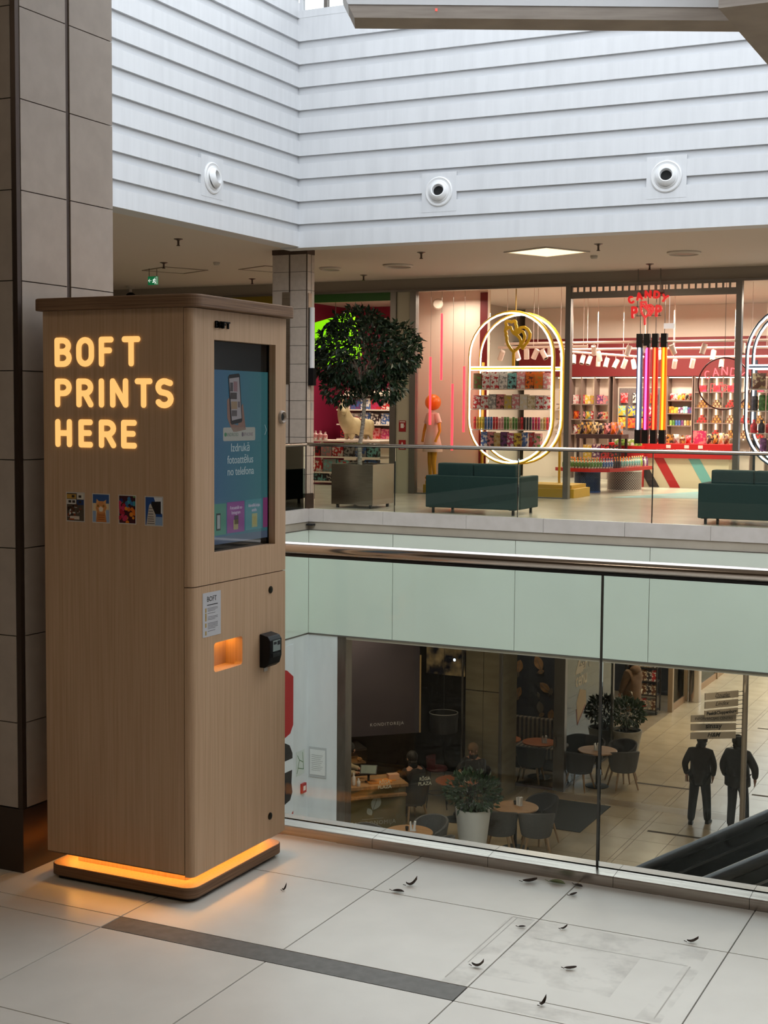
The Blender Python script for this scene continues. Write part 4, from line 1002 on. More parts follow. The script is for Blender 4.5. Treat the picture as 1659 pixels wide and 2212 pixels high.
row('on the second shelf ' + Q, 'can', ['dark', 'green', 'green', 'lime', 'green', 'red', 'red', 'red', 'dark', 'green', 'green', 'red'], -5.22, -3.62, 25.60, 1.68, .28, fill=.9)
row('on the third shelf ' + Q, 'bottle', ['red', 'dark', 'red', 'lime', 'green', 'blue', 'blue', 'yellow', 'lime', 'red', 'blue', 'green'], -5.22, -3.62, 25.60, 1.28, .26, fill=.9)
row('on the bottom shelf ' + Q, 'can', ['purple', 'dark', 'gold', 'tan', 'tan', 'gold', 'tan', 'tan', 'gold'], -5.05, -3.80, 25.60, .93, .26, fill=.9)

# ---- hanging neon tubes and the mannequin in the left window
m_neon = glow('red_neon_tube', (1.0, .02, .03), 5.0)
for x, za, zb, y, s in ((-11.585, 1.353, 2.70, 25.7, 'in front of the mannequin'), (-11.48, 2.25, 3.58, 26.0, 'hanging highest'), (-11.23, .84, 2.17, 26.0, 'hanging lowest'), (-10.98, 1.21, 2.52, 26.0, 'nearest the oval shelf')):
    o = thing('neon_tube', 'vertical red neon tube %s in the left shop window' % s, 'neon tube', (x, y, za), 0, 'red neon tubes in the window')
    part('glowing_tube', MB().tube([(0, 0, 0), (0, 0, zb - za)], .022, 10), m_neon, o, True)
    part('hanging_wire', MB().box(-.002, .002, -.002, .002, zb - za, 4.2 - za), m_frame, o)
mq = thing('child_mannequin', 'yellow child mannequin with orange ball head and white dress in the left window', 'mannequin', (-11.68, 26.05, .24), math.radians(-25))
m_mq = mat('mannequin_yellow', srgb(214, 158, 26), .35)
part('ball_head', MB().ball((0, 0, 1.56), .165, 20, 14), mat('orange_ball', srgb(224, 124, 20), .3), mq, True)
part('dress', MB().lathe([(.045, 1.38), (.12, 1.33), (.135, 1.2), (.125, 1.05), (.15, .85), (.20, .62), (.205, .56), (.18, .6), (.1, .9)], seg=20), mat('dress_white', srgb(222, 206, 190), .8), mq, True)
part('sleeve', MB().tube([(-.11, 0, 1.32), (-.2, 0, 1.14)], [.06, .055], 10), MATS['dress_white'], mq, True)
part('sleeve', MB().tube([(.11, 0, 1.32), (.2, 0, 1.14)], [.06, .055], 10), MATS['dress_white'], mq, True)
part('arm', MB().tube([(-.19, 0, 1.16), (-.24, -.02, .98), (-.21, -.08, .82), (-.2, -.1, .76)], [.036, .03, .024, .03], 10), m_mq, mq, True)
part('arm', MB().tube([(.19, 0, 1.16), (.24, -.02, .98), (.21, -.08, .82), (.2, -.1, .76)], [.036, .03, .024, .03], 10), m_mq, mq, True)
part('leg', MB().tube([(-.07, 0, .62), (-.075, 0, .34), (-.08, .02, .06), (-.08, -.1, .025)], [.06, .05, .035, .03], 10), m_mq, mq, True)
part('leg', MB().tube([(.07, 0, .62), (.075, -.03, .34), (.08, .0, .06), (.08, -.12, .025)], [.06, .05, .035, .03], 10), m_mq, mq, True)
spk = MB().lathe([(.11, 0), (.11, .07), (.09, .09), (0, .085)], seg=20, M=Matrix.Rotation(math.pi / 2, 4, 'X'))
single('wall_speaker', spk, mat('speaker_cream', srgb(206, 190, 172), .5), 'round cream speaker high in the left shop window', 'speaker', (-11.85, 26.6, 3.82), smooth=True, rot=(0, 0, .5))

# ---- glowing straws
for x, nm, c_, s, c2 in ((-7.96, 'white', (.85, .92, 1.0), 3.0, (60, 70, 96)), (-7.81, 'magenta', (1, .12, .42), 2.0, (150, 10, 70)), (-7.64, 'red-orange', (1, .16, .04), 2.2, (170, 24, 10)), (-7.46, 'orange', (1, .34, .02), 2.2, (230, 110, 10))):
    o = thing('light_column', 'tall %s glowing light column in the sweet shop' % nm, 'light column', (x, 28, 1.0), 0, 'row of glowing light columns')
    part('glowing_core', MB().cyl((-.0, -.05, .28), (-.0, -.05, 1.94), .022, 12), glow('core_' + nm, c_, s), o, True)
    part('coloured_back', MB().prism([(-.055, -.03), (.055, -.03), (.055, .03), (-.055, .03)], .28, 1.94, 'z'), mat('column_back_' + nm, srgb(*c2), .4, emit=srgb(*c2), estr=.5), o)
    part('end_cap', MB().box(-.06, .06, -.075, .05, 0, .28), m_blk, o); part('end_cap', MB().box(-.06, .06, -.075, .05, 1.94, 2.22), m_blk, o)
    part('hanging_rod', MB().box(-.005, .005, -.005, .005, 2.22, 3.2), m_blk, o)

# ---- track lights
m_trk = mat('track_white', srgb(222, 196, 184), .45)
m_lens = glow('spot_lens', (1, .92, .8), 6)
def track(label, a, b):
    o = thing('light_track', label, 'light track', a)
    wpart('rail', MB().tube([a, b], .028, 4), m_trk, o)
    for t in (.1, .4, .7, .95):
        p = Vector(a).lerp(Vector(b), t); wpart('hanging_wire', MB().box(p.x - .004, p.x + .004, p.y - .004, p.y + .004, p.z, 4.2), m_trk, o)
track('white light track nearest the sweet shop door', (-10.9, 28.0, 3.06), (-3.5, 28.0, 3.06))
track('second white light track in the sweet shop', (-10.2, 29.5, 2.99), (-3.8, 29.5, 2.99))
track('short angled white light track on the left of the sweet shop', (-10.6, 31.0, 3.02), (-8.6, 31.0, 2.86))
track('rearmost white light track in the sweet shop', (-8.5, 31.0, 2.86), (-4.0, 31.0, 2.86))
def spot(label, p, rx, rz, on):
    o = thing('track_spotlight', label, 'spotlight', p, 0, 'white track spotlights')
    Mx = Matrix.Rotation(rz, 4, 'Z') @ Matrix.Rotation(rx, 4, 'X')
    part('lamp_cylinder', MB().lathe([(.052, .11), (.055, .1), (.055, -.1), (.045, -.1), (.045, -.085)], seg=14, M=Mx), m_trk, o, True)
    part('lens', MB().lathe([(0, -.088), (.044, -.088)], seg=14, M=Mx), m_lens if on else mat('lens_dark', srgb(90, 74, 68), .3), o)
    part('arm', MB().box(-.008, .008, -.008, .008, .05, .17), m_trk, o)
SA = [(-9.89, 28.0, 2.89), (-8.93, 28.0, 2.9), (-8.21, 28.0, 2.88), (-7.84, 28.0, 2.89), (-7.29, 28.0, 2.9), (-6.67, 28.0, 2.9), (-5.9, 28.0, 2.9), (-5.0, 28.0, 2.9)]
SB = [(-10.13, 29.5, 2.82), (-9.29, 29.5, 2.83), (-7.94, 29.5, 2.84), (-6.82, 29.5, 2.83), (-5.6, 29.5, 2.83)]
SC = [(-10.37, 31.0, 2.83), (-10.16, 31.0, 2.82), (-10.0, 31.0, 2.80), (-9.78, 31.0, 2.77), (-9.59, 31.0, 2.75), (-9.37, 31.0, 2.72), (-9.17, 31.0, 2.72), (-8.95, 31.0, 2.71), (-8.02, 31.0, 2.71), (-7.62, 31.0, 2.72), (-6.98, 31.0, 2.71)]
for nm, SS in (('on the track nearest the sweet shop door', SA), ('on the second sweet shop track', SB), ('on the rear sweet shop tracks', SC)):
    for i, p in enumerate(SS):
        spot('white cylinder spotlight, %s from left %s' % (ORD[i], nm), p, R.choice([-.5, .45, .6, -.3, .15]), R.uniform(-1.2, 1.2), (i * 7 + len(SS)) % 4 == 0)
SW = [(-10.78, 27.5, 2.79), (-10.42, 27.5, 2.79), (-10.22, 27.5, 2.81), (-10.03, 27.5, 2.81), (-9.84, 27.5, 2.80)]
track('white light track behind the oval shelf', (-10.85, 27.5, 2.96), (-8.9, 27.5, 2.96))
for i, p in enumerate(SW): spot('white cylinder spotlight, %s from left behind the oval shelf' % ORD[i], p, (.6, -.5, .2, .5, -.6)[i], (.9, .9, .2, 1.2, 1.2)[i], i < 2)

# ---- low can table, red counter, black table
m_tray = mat('tray_red', srgb(176, 24, 26), .4)
ct = thing('can_table', 'low red tray table on perforated drum legs, crowded with drink cans', 'table', (-8.75, 27.6, 0))
TP = [(-9.5, 27.35), (-9.1, 27.02), (-8.62, 26.95), (-8.3, 27.2), (-8.15, 27.75), (-8.05, 28.5), (-7.98, 29.2), (-8.35, 29.35), (-8.6, 28.6), (-8.8, 27.95), (-9.15, 27.75)]
wpart('tray', MB().prism(TP, .43, .50, 'z'), m_tray, ct)
def perforated(mb, cx, cy, r, h, n, k):
    """drum wall with open slots between ribs"""
    for i in range(n):
        a0, a1 = 2 * math.pi * i / n, 2 * math.pi * (i + .5) / n
        for j in range(k):
            s = (j % 2) * math.pi / n
            z0, z1 = .03 + (h - .06) * j / k, .03 + (h - .06) * (j + .62) / k
            mb.add([(cx + r * math.cos(a + s), cy + r * math.sin(a + s), z) for a, z in ((a0, z0), (a1, z0), (a1, z1), (a0, z1))], [(0, 1, 2, 3)])
    mb.frame([(cx + r * math.cos(t * .2618), cy + r * math.sin(t * .2618)) for t in range(24)], [(cx + (r - .02) * math.cos(t * .2618), cy + (r - .02) * math.sin(t * .2618)) for t in range(24)], 0, .03, 'z')
    mb.frame([(cx + r * math.cos(t * .2618), cy + r * math.sin(t * .2618)) for t in range(24)], [(cx + (r - .02) * math.cos(t * .2618), cy + (r - .02) * math.sin(t * .2618)) for t in range(24)], h - .03, h, 'z')
    return mb
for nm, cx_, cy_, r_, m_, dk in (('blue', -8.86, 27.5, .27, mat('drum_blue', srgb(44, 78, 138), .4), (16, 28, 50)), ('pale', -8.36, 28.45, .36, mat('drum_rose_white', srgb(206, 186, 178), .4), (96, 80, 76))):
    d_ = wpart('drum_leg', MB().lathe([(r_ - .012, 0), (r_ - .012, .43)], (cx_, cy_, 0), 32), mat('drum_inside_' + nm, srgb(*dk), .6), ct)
    wpart('perforated_shell', perforated(MB(), cx_, cy_, r_, .43, 40, 14), m_, d_, root=ct)['kind'] = 'stuff'
def can_line(where, pts, cols, h, dn=0):
    for i, c in enumerate(cols):
        t = i / max(1, len(cols) - 1) * (len(pts) - 1); j = min(int(t), len(pts) - 2); f = t - j
        x = pts[j][0] + (pts[j + 1][0] - pts[j][0]) * f; y = pts[j][1] + (pts[j + 1][1] - pts[j][1]) * f
        me = pack_mesh('bottle', .066, .066, h, pack_mat(c, 'white' if c in ('green', 'blue', 'teal') else None))
        tag(link('drink_bottle', me, None, (x, y, .501)), '%s drink bottle, %s from left %s' % (c, ORD[i], where), 'bottle', 'drinks ' + where)
CF = ['green'] * 16 + ['blue'] * 4 + ['dark'] * 3 + ['teal'] * 8 + ['lime', 'purple', 'white', 'purple']
can_line('in the front row of the can table', [(-9.28, 27.24), (-9.06, 27.10), (-8.65, 27.03), (-8.38, 27.24), (-8.24, 27.75), (-8.14, 28.5), (-8.08, 29.1)], CF, .2)
CB = ['orange'] * 14 + ['red'] * 6 + ['orange'] * 6 + ['tan'] * 6
can_line('in the second row of the can table', [(-9.22, 27.36), (-9.03, 27.2), (-8.68, 27.13), (-8.47, 27.29), (-8.34, 27.78), (-8.23, 28.5), (-8.17, 29.1)], CB, .22)
single('sweet_box', MB().box(-.07, .07, -.05, .05, 0, .15), pack_mat('purple', 'white'), 'purple sweet box standing at the back end of the can table', 'sweets', (-8.3, 29.1, .501))
single('sweet_box', MB().box(-.06, .06, -.05, .05, 0, .17), pack_mat('tan', 'red'), 'tan sweet box standing at the back end of the can table', 'sweets', (-8.46, 28.85, .501))

rcnt = thing('sales_counter', 'red topped sales counter with cream, red and grey striped front', 'counter', (-7.95, 30.4, 0))
wpart('counter_body', MB().box(-9.2, -6.6, 30.25, 31.0, 0, .64), mat('counter_cream', srgb(206, 190, 160), .5), rcnt)
wpart('red_top', MB().box(-9.25, -6.55, 30.18, 31.05, .64, .96), m_tray, rcnt, bevel=.01)
for a, w_, c_, nm in ((-8.32, .22, (58, 52, 52), 'grey'), (-7.86, .22, (176, 26, 30), 'red'), (-7.10, .25, (110, 168, 164), 'teal')):
    wpart('front_stripe', MB().prism([(a, .0), (a + w_, 0), (a + w_ - .38, .64), (a - .38, .64)], 30.244, 30.2495, 'y'), mat('stripe_' + nm, srgb(*c_), .5), rcnt, label=nm + ' slanted stripe')
for i, x in enumerate((-7.9, -7.5, -7.2)):
    wpart('price_tag', MB().box(x - .05, x + .05, 30.17, 30.179, .86, .93), mat('tag_white', srgb(220, 200, 190), .5), rcnt)
WC = 'on the red sales counter'
row(WC, ['box', 'bag', 'bag', 'box', 'bag', 'bottle', 'bag'], [('white', 'pink'), ('dark', 'tan'), ('pink', 'white'), ('gold', 'dark'), ('grey', 'white'), ('brown', 'gold'), ('red', 'pink')], -8.4, -7.45, 30.4, .961, .2)
single('sweet_box', MB().box(-.14, .14, -.04, .04, 0, .28), pack_mat('magenta', 'pink'), 'large pink gift box standing on the red sales counter', 'sweets', (-7.30, 30.5, .961))
row('at the right end of the red sales counter', 'bag', [('dark', 'tan'), ('gold', 'dark'), ('tan', 'white'), ('brown', 'tan')], -7.12, -6.62, 30.4, .961, .24)
row('in the green sample boxes left of the sales counter', 'box', [('lime', 'white'), ('lime', 'green'), ('lime', 'white'), ('lime', 'green')], -9.05, -8.45, 30.0, .90, .14)
single('display_stand', MB().box(-9.12, -8.42, 29.9, 30.14, 0, .90), m_tray, 'red display stand holding the green sample boxes', 'stand')

bt = thing('black_table', 'black display table with bags and boxes behind the can table', 'table', (-9.2, 29.6, 0))
wpart('table_top', MB().box(-9.72, -8.70, 29.3, 29.85, 1.06, 1.15), mat('table_dark_wood', srgb(40, 22, 24), .4), bt)
for x in (-9.68, -8.74):
    for y in (29.34, 29.81): wpart('leg', MB().box(x - .025, x + .025, y - .025, y + .025, 0, 1.06), MATS['table_dark_wood'], bt)
wpart('shelf_board', MB().box(-9.68, -8.74, 29.34, 29.81, .55, .58), MATS['table_dark_wood'], bt)
row('on the black display table', 'bag', [('dark', 'gold'), ('gold', 'dark'), ('tan', 'dark'), ('dark', 'tan'), ('pink', 'dark'), ('orange', 'pink'), ('grey', 'orange')], -9.7, -8.72, 29.5, 1.151, .26)
row('on the shelf under the black display table', 'box', [('yellow', 'cream'), ('purple', 'white'), ('red', 'dark'), ('dark', 'red')], -9.6, -8.8, 29.5, .581, .36)

# ---- back wall shelving
m_shelf = mat('shelf_dark_steel', srgb(120, 98, 88), .5)
m_striplight = glow('shelf_strip_light', (1, .86, .62), 3.5)
def back_unit(label, x0, x1, zs_, uprights, y=33.1, strips=()):
    o = thing('wall_shelf', label, 'shelf', ((x0 + x1) / 2, y, 0))
    wpart('back_panel', MB().box(x0, x1, y + .36, y + .38, 0, 2.49), m_cream, o)
    for z in zs_: wpart('shelf_board', MB().box(x0, x1, y, y + .36, z - .025, z), m_shelf, o)
    for x in uprights: wpart('upright', MB().box(x - .012, x + .012, y - .01, y + .36, 0, 2.49), m_shelf, o)
    wpart('top_strip_light', MB().box(x0 + .03, x1 - .03, y + .02, y + .05, 2.455, 2.475), m_striplight, o)
    for x in strips: wpart('strip_light', MB().box(x - .012, x + .012, y + .33, y + .345, 1.0, 2.45), m_striplight, o)
    return o
back_unit('lit cream wall shelf at the far left of the sweet shop', -11.5, -10.16, (1.10, 1.46, 1.83), (-11.15, -10.86, -10.52, -10.16), strips=(-10.9, -10.62, -10.24))
pbu = back_unit('grey pegboard wall unit hung with bags behind the glowing columns', -10.05, -8.75, (.9,), (-10.05, -8.75))
wpart('pegboard', MB().box(-10.0, -8.9, 33.42, 33.44, .9, 2.22), noisy(mat('pegboard_grey', rough=.6), srgb(120, 108, 104), srgb(98, 86, 84), (1, 1, 1), 60, 1), pbu)

back_unit('cream wall shelf right of the glowing columns', -8.72, -8.12, (1.33, 1.62, 1.93), (-8.72, -8.12))
back_unit('dark framed cube wall shelf behind the round neon sign', -8.08, -4.2, (1.05, 1.40, 1.76, 2.13), (-8.07, -7.74, -7.4, -7.07, -6.74, -6.4, -6.06, -5.7, -5.36, -5.0, -4.6, -4.2), strips=(-7.98, -7.63, -7.3, -6.97, -6.63, -6.3, -5.95))
mixes = {'a': [('white', 'red'), ('yellow', 'purple'), ('pink', 'gold'), ('cream', 'tan'), ('red', 'white'), ('white', 'pink')], 'b': [('orange', 'red'), ('pink', 'dark'), ('yellow', 'teal'), ('red', 'white'), ('dark', 'pink'), ('tan', 'red')]}
row('on the upper lit shelf at the far left', 'box', [('white', 'pink'), ('pink', 'red'), ('yellow', 'cream'), ('yellow', 'pink'), ('purple', 'pink'), ('pink', 'grey')], -11.12, -10.2, 33.3, 1.83, .22)
row('on the middle lit shelf at the far left', ['bag', 'box'], mixes['b'], -11.12, -10.2, 33.3, 1.46, .2)
row('on the lower lit shelf at the far left', ['bag', 'box'], mixes['a'] + [('red', 'orange')], -11.12, -10.2, 33.3, 1.10, .24)
for i, (x, z, c_) in enumerate(((-9.85, 1.86, ('red', 'pink')), (-9.55, 1.86, ('white', 'dark')), (-9.12, 1.86, ('orange', 'red')), (-9.9, 1.55, ('yellow', 'teal')), (-9.66, 1.54, ('yellow', 'blue')), (-9.42, 1.53, ('lime', 'blue')), (-9.14, 1.53, ('magenta', 'white')), (-9.9, 1.27, ('yellow', 'orange')), (-9.66, 1.25, ('orange', 'red')), (-9.42, 1.25, ('orange', 'yellow')), (-9.14, 1.25, ('red', 'dark')))):
    tag(link('sweet_bag', pack_mesh('bag', .19, .07, .24, pack_mat(*c_)), None, (x, 33.36, z)), '%s sweet bag hanging on the pegboard, %s reading by rows' % (c_[0], ORD[i]), 'sweets', 'bags on the pegboard')
row('on the upper shelf right of the columns', 'bag', [('red', 'white'), ('white', 'pink'), ('yellow', 'cream'), ('yellow', 'red'), ('dark', 'tan'), ('brown', 'red')], -8.7, -8.14, 33.25, 1.93, .17)
row('on the middle shelf right of the columns', 'box', [('orange', 'yellow'), ('yellow', 'gold'), ('purple', 'white'), ('teal', 'white'), ('purple', 'blue')], -8.7, -8.14, 33.25, 1.62, .16)
row('on the lower shelf right of the columns', 'can', ['lime', 'green', 'blue', 'blue', 'purple', 'tan', 'gold', 'tan'], -8.7, -8.14, 33.25, 1.33, .13, fill=.9)
for ix, xa in enumerate((-7.905, -7.57, -7.235, -6.905, -6.57, -6.23)):
    for iz, z in enumerate((1.05, 1.40, 1.76)):
        col_ = [('brown', 'tan'), ('red', 'brown'), ('brown', 'gold')][(ix + iz) % 3]
        k = 0
        for lev, n in enumerate((3, 2, 1)):
            for j in range(n):
                x = xa + (j - (n - 1) / 2) * .085; me = pack_mesh('box', .078, .1, .06, pack_mat(*col_))
                tag(link('chocolate_box', me, None, (x, 33.25, z + .001 + lev * .061)), '%s chocolate box, %s of the %s pyramid from left on the %s cube shelf' % (col_[0], ('bottom left', 'bottom middle', 'bottom right', 'middle left', 'middle right', 'top')[k], ORD[ix], ('lower', 'middle', 'upper')[iz]), 'sweets', 'chocolate pyramids in the cube shelf'); k += 1
for ix, xa in enumerate((-7.90, -7.57, -7.235, -6.57)):
    tag(link('chocolate_box', pack_mesh('box', .17, .08, .15, pack_mat('red', 'magenta')), None, (xa, 33.25, 2.131)), 'red gift box on the top cube shelf, %s from left' % ORD[ix], 'sweets', 'red gift boxes in the cube shelf')

# ---- round neon sign on a ring
ng = thing('neon_ring_sign', 'round dark ring with red neon lettering hanging in the shop', 'neon sign', (-6.02, 27.0, 1.7))
wpart('ring', MB().tube([(-6.02 + .495 * math.cos(2 * math.pi * i / 40), 27.0, 2.19 + .495 * math.sin(2 * math.pi * i / 40)) for i in range(40)], .014, 8, True), mat('ring_oxblood', srgb(80, 18, 20), .4), ng, True)
wpart('clear_disc', MB().lathe([(0, 0), (.485, 0)], seg=40, M=Matrix.Translation((-6.02, 27.0, 2.19)) @ Matrix.Rotation(math.pi / 2, 4, 'X')), m_shopglass, ng)
m_neon2 = glow('red_neon_letter', (1, .09, .10), 3.2)
for ch, cx_, cz_, a, w_ in (('C', -6.33, 2.36, 14, .1), ('A', -6.18, 2.41, 6, .1), ('N', -6.01, 2.43, 0, .1), ('D', -5.84, 2.41, -6, .1), ('Y', -5.69, 2.35, -14, .1)):
    Mr = Matrix.Translation((cx_, 26.98, cz_)) @ basis((0, 0, 0), (1, 0, 0), (0, 0, 1)) @ Matrix.Rotation(math.radians(a), 4, 'Z')
    wpart('neon_letter', strokes(MB(), glyph(ch, -w_ / 2, -.07, w_, .14), .008, .016, Mr), m_neon2, ng, label='red neon letter ' + ch)
m_neon3 = glow('faint_neon_line', (1, .12, .12), .9)
for ch, cx_ in (('P', -6.22), ('P', -5.80)):
    wpart('neon_letter', strokes(MB(), glyph(ch, cx_ - .045, 2.02, .09, .17), .006, .012, basis((0, 26.98, 0), (1, 0, 0), (0, 0, 1))), m_neon3, ng, label='faint neon letter ' + ch)
rooster(basis((-6.11, 26.98, 2.02), (1, 0, 0), (0, 0, 1)) @ Matrix.Scale(.17, 4), .03, .05, m_neon3, ng, ng, 'neon_rooster')
wpart('hanging_wire', MB().box(-6.024, -6.016, 27.0, 27.004, 2.68, 4.2), m_frame, ng)

# ================================================================ toy shop behind the tree
m_lime = mat('lime_sign', srgb(120, 206, 10), .4, emit=(.24, .75, .004), estr=.85)
m_pinkw = mat('pink_shop_wall', srgb(146, 27, 62), .6)
part('green_header', MB().box(-14.2, -12.156, YS - .02, YS + .02, 3.79, 3.95), mat('dark_green_band', srgb(30, 84, 6), .5), sf)
part('yellow_header', MB().box(-19.5, -14.2, YS - .02, YS + .02, 3.74, 3.95), mat('ochre_band', srgb(120, 100, 6), .5), sf)
struct('wall_toyshop_back', MB().box(-24, -13.05, 31.5, 31.7, 0, 4.2), m_pinkw)
struct('wall_toyshop_side', MB().box(-16.8, -16.6, YS + .3, 31.5, 0, 4.2), m_pinkw)
lsg = thing('lime_sign_board', 'glowing lime green tilted square sign board behind the potted tree', 'sign board', (-14.42, 27.0, 2.6))
Mq = Matrix.Translation((-14.42, 27.0, 3.13)) @ Matrix.Rotation(math.radians(-13), 4, 'Y')
wpart('board', MB().prism(rrect(-.56, .56, -.5, .5, .12), -.05, .0, 'y', Mq), m_lime, lsg)
wpart('emblem_curve', strokes(MB(), [arc(.0, .1, .3, .3, 200, -20, 12)], .03, .01, Mq @ basis((0, -.062, 0), (1, 0, 0), (0, 0, 1))), mat('emblem_navy', srgb(16, 26, 66), .4), lsg)
wpart('hanging_wire', MB().box(-14.43, -14.42, 26.97, 26.98, 3.6, 4.2), m_frame, lsg)
for i, (x, y) in enumerate(((-13.75, 26.2), (-13.2, 26.4), (-14.4, 26.0), (-12.95, 27.5), (-14.1, 28.6))):
    o = thing('recessed_downlight', 'bright oval downlight on the toy shop ceiling, %s from the front' % ORD[i], 'downlight', (x, y, 4.2), 0, 'toy shop downlights')
    part('trim_ring', MB().lathe([(.13, 0), (.13, -.012), (.11, -.012)], seg=20), m_white_back, o); part('light_disc', MB().lathe([(0, -.008), (.11, -.008)], seg=20), glow('downlight_disc', (1, .93, .8), 4), o)
# horse figure
m_horse = noisy(mat('horse_cream', rough=.45), srgb(206, 184, 140), srgb(220, 200, 158), (1, 1, 1), 6, 3)
hs = thing('horse_figure', 'large cream toy horse figure wearing a red sash, standing on the toy shelf', 'toy horse', (-14.15, 27.4, .98), math.radians(-14))
def skin(name, verts, edges, radii, m, parent, levels=2, loc=None):
    me = bpy.data.meshes.new(name + '_skel'); me.from_pydata(verts, edges, [])
    o = bpy.data.objects.new(name, me); COL.objects.link(o)
    sk = o.modifiers.new('s', 'SKIN'); sk.use_smooth_shade = True
    for i, r in enumerate(radii):
        v = me.skin_vertices[0].data[i]; v.radius = r if isinstance(r, tuple) else (r, r); v.use_root = (i == 0)
    if levels: ss = o.modifiers.new('u', 'SUBSURF'); ss.levels = levels; ss.render_levels = levels
    dg = bpy.context.evaluated_depsgraph_get()
    ne = bpy.data.meshes.new_from_object(o.evaluated_get(dg)); ne.name = name
    bpy.data.objects.remove(o); bpy.data.meshes.remove(me)
    ne.materials.clear(); ne.materials.append(m)
    ne.polygons.foreach_set('use_smooth', [True] * len(ne.polygons))
    return link(name, ne, parent, loc)
hv = [(0, .1, .28), (0, -.18, .30), (0, -.34, .44), (0, -.40, .62), (.01, -.42, .76), (.10, -.50, .68), (.17, -.56, .56), (0, .38, .30), (0, .5, .34), (-.07, -.2, .14), (-.07, -.2, .0), (.07, -.2, .14), (.07, -.2, 0), (-.08, .42, .14), (-.08, .46, 0), (.08, .42, .14), (.08, .46, 0), (0, .6, .2)]
he = [(0, 1), (1, 2), (2, 3), (3, 4), (4, 5), (5, 6), (0, 7), (7, 8), (1, 9), (9, 10), (1, 11), (11, 12), (7, 13), (13, 14), (7, 15), (15, 16), (8, 17)]
hr = [.20, .22, .18, .14, .11, .085, .06, .18, .12, .06, .045, .06, .045, .06, .045, .06, .045, .04]
skin('horse_body', hv, he, hr, m_horse, hs)
part('ear', MB().lathe([(.028, 0), (.022, .05), (0, .1)], (-.03, -.40, .83), 8), m_horse, hs, True)
part('ear', MB().lathe([(.028, 0), (.022, .05), (0, .1)], (.05, -.40, .83), 8), m_horse, hs, True)
part('mane', MB().tube([(0, -.38, .82), (0, -.3, .7), (0, -.22, .55), (0, -.12, .47)], [.03, .05, .05, .02], 8), mat('mane_cream', srgb(190, 166, 120), .8), hs, True)
part('eye', MB().ball((.03, -.54, .71), .014, 8, 6), m_blk, hs); part('eye', MB().ball((.15, -.46, .71), .014, 8, 6), m_blk, hs)
part('sash', MB().tube([(.0, .04 + .02 * 0, .50), (.17, .05, .42), (.21, .04, .26), (.15, .03, .12), (-.15, .03, .12), (-.21, .04, .26), (-.17, .05, .42)], .022, 6, True), mat('sash_red', srgb(120, 20, 30), .6), hs, True)
ts = thing('toy_shelf', 'white toy shop shelf below the horse figure', 'shelf', (-14.2, 27.3, 0))
for z in (.97, .62, .28, .08): wpart('shelf_board', MB().box(-15.2, -13.3, 26.9, 27.8, z - .03, z), m_cream, ts)
for x in (-15.2, -14.3, -13.32): wpart('upright', MB().box(x, x + .03, 27.75, 27.8, 0, .97), m_cream, ts)
row('on the upper board of the white toy shelf', 'box', [('dark', 'red'), ('grey', 'pink'), ('red', 'white'), ('grey', 'dark'), ('blue', 'grey'), ('teal', 'dark')], -15.1, -13.4, 27.1, .62, .3)
row('on the middle board of the white toy shelf', 'box', [('red', 'white'), ('grey', 'teal'), ('teal', 'red'), ('dark', 'grey'), ('blue', 'dark')], -15.1, -13.4, 27.1, .28, .28)
row('on the lowest board of the white toy shelf', 'box', [('dark', 'teal'), ('dark', 'white'), ('brown', 'dark'), ('dark', 'brown')], -15.1, -13.4, 27.1, .08, .16)
row('on the pink shelf left of the toy horse', 'bottle', [('pink', 'white')] * 4, -15.1, -14.62, 27.0, .971, .2)
bs = thing('toy_rack', 'cream toy rack with arched shelves behind the horse figure', 'rack', (-15.1, 30.0, 0))
wpart('back_panel', MB().box(-15.95, -14.2, 30.3, 30.34, 0, 2.1), m_cream, bs)
for z in (.95, 1.3, 1.65, 2.0): wpart('shelf_board', MB().box(-15.95, -14.2, 29.9, 30.3, z - .03, z), m_cream, bs)
row('on the lower board of the cream toy rack', 'box', [('dark', 'red'), ('grey', 'dark'), ('dark', 'grey'), ('pink', 'red'), ('magenta', 'pink'), ('red', 'pink')], -15.9, -14.25, 30.05, .95, .27)
row('on the middle board of the cream toy rack', 'box', [('red', 'magenta'), ('grey', 'white'), ('blue', 'white'), ('dark', 'white'), ('blue', 'white'), ('grey', 'blue')], -15.9, -14.25, 30.05, 1.30, .28)
row('on the upper board of the cream toy rack', 'box', [('red', 'white'), ('blue', 'purple'), ('white', 'blue'), ('magenta', 'red'), ('red', 'white'), ('magenta', 'dark')], -15.9, -14.25, 30.05, 1.65, .27)

# ================================================================ lower floor
ZL = -6.0
fl2 = bpy.data.objects['floor_lower']
LX = [-9.71, -9.11, -8.51, -7.91, -7.305, -6.85, -6.76, -6.16, -5.56, -4.96, -4.36, -3.76, -3.16, -2.56, -1.96]
LY = [19.22 + 1.22 * k for k in range(0, 20)]
for a, b in zip(LX[:-1], LX[1:]):
    for c_, d in zip(LY[:-1], LY[1:]):
        m = m_floor_low
        key = (round(b - a, 3), 'low')
        if key not in tile_mesh:
            w, dd = (b - a) / 2 - .004, .61 - .004
            tile_mesh[key] = MB().box(-w, w, -dd, dd, -.006, 0).mesh('floor_tile', m_floor_low)
        share('floor_tile', tile_mesh[key], fl2, ((a + b) / 2, (c_ + d) / 2, ZL))
part('floor_field', MB().box(-24, LX[0], 4.7, 50, ZL - .006, ZL).box(LX[-1], 8, 4.7, 50, ZL - .006, ZL).box(LX[0], LX[-1], 4.7, LY[0], ZL - .006, ZL).box(LX[0], LX[-1], LY[-1], 50, ZL - .006, ZL), m_floor_low, fl2)
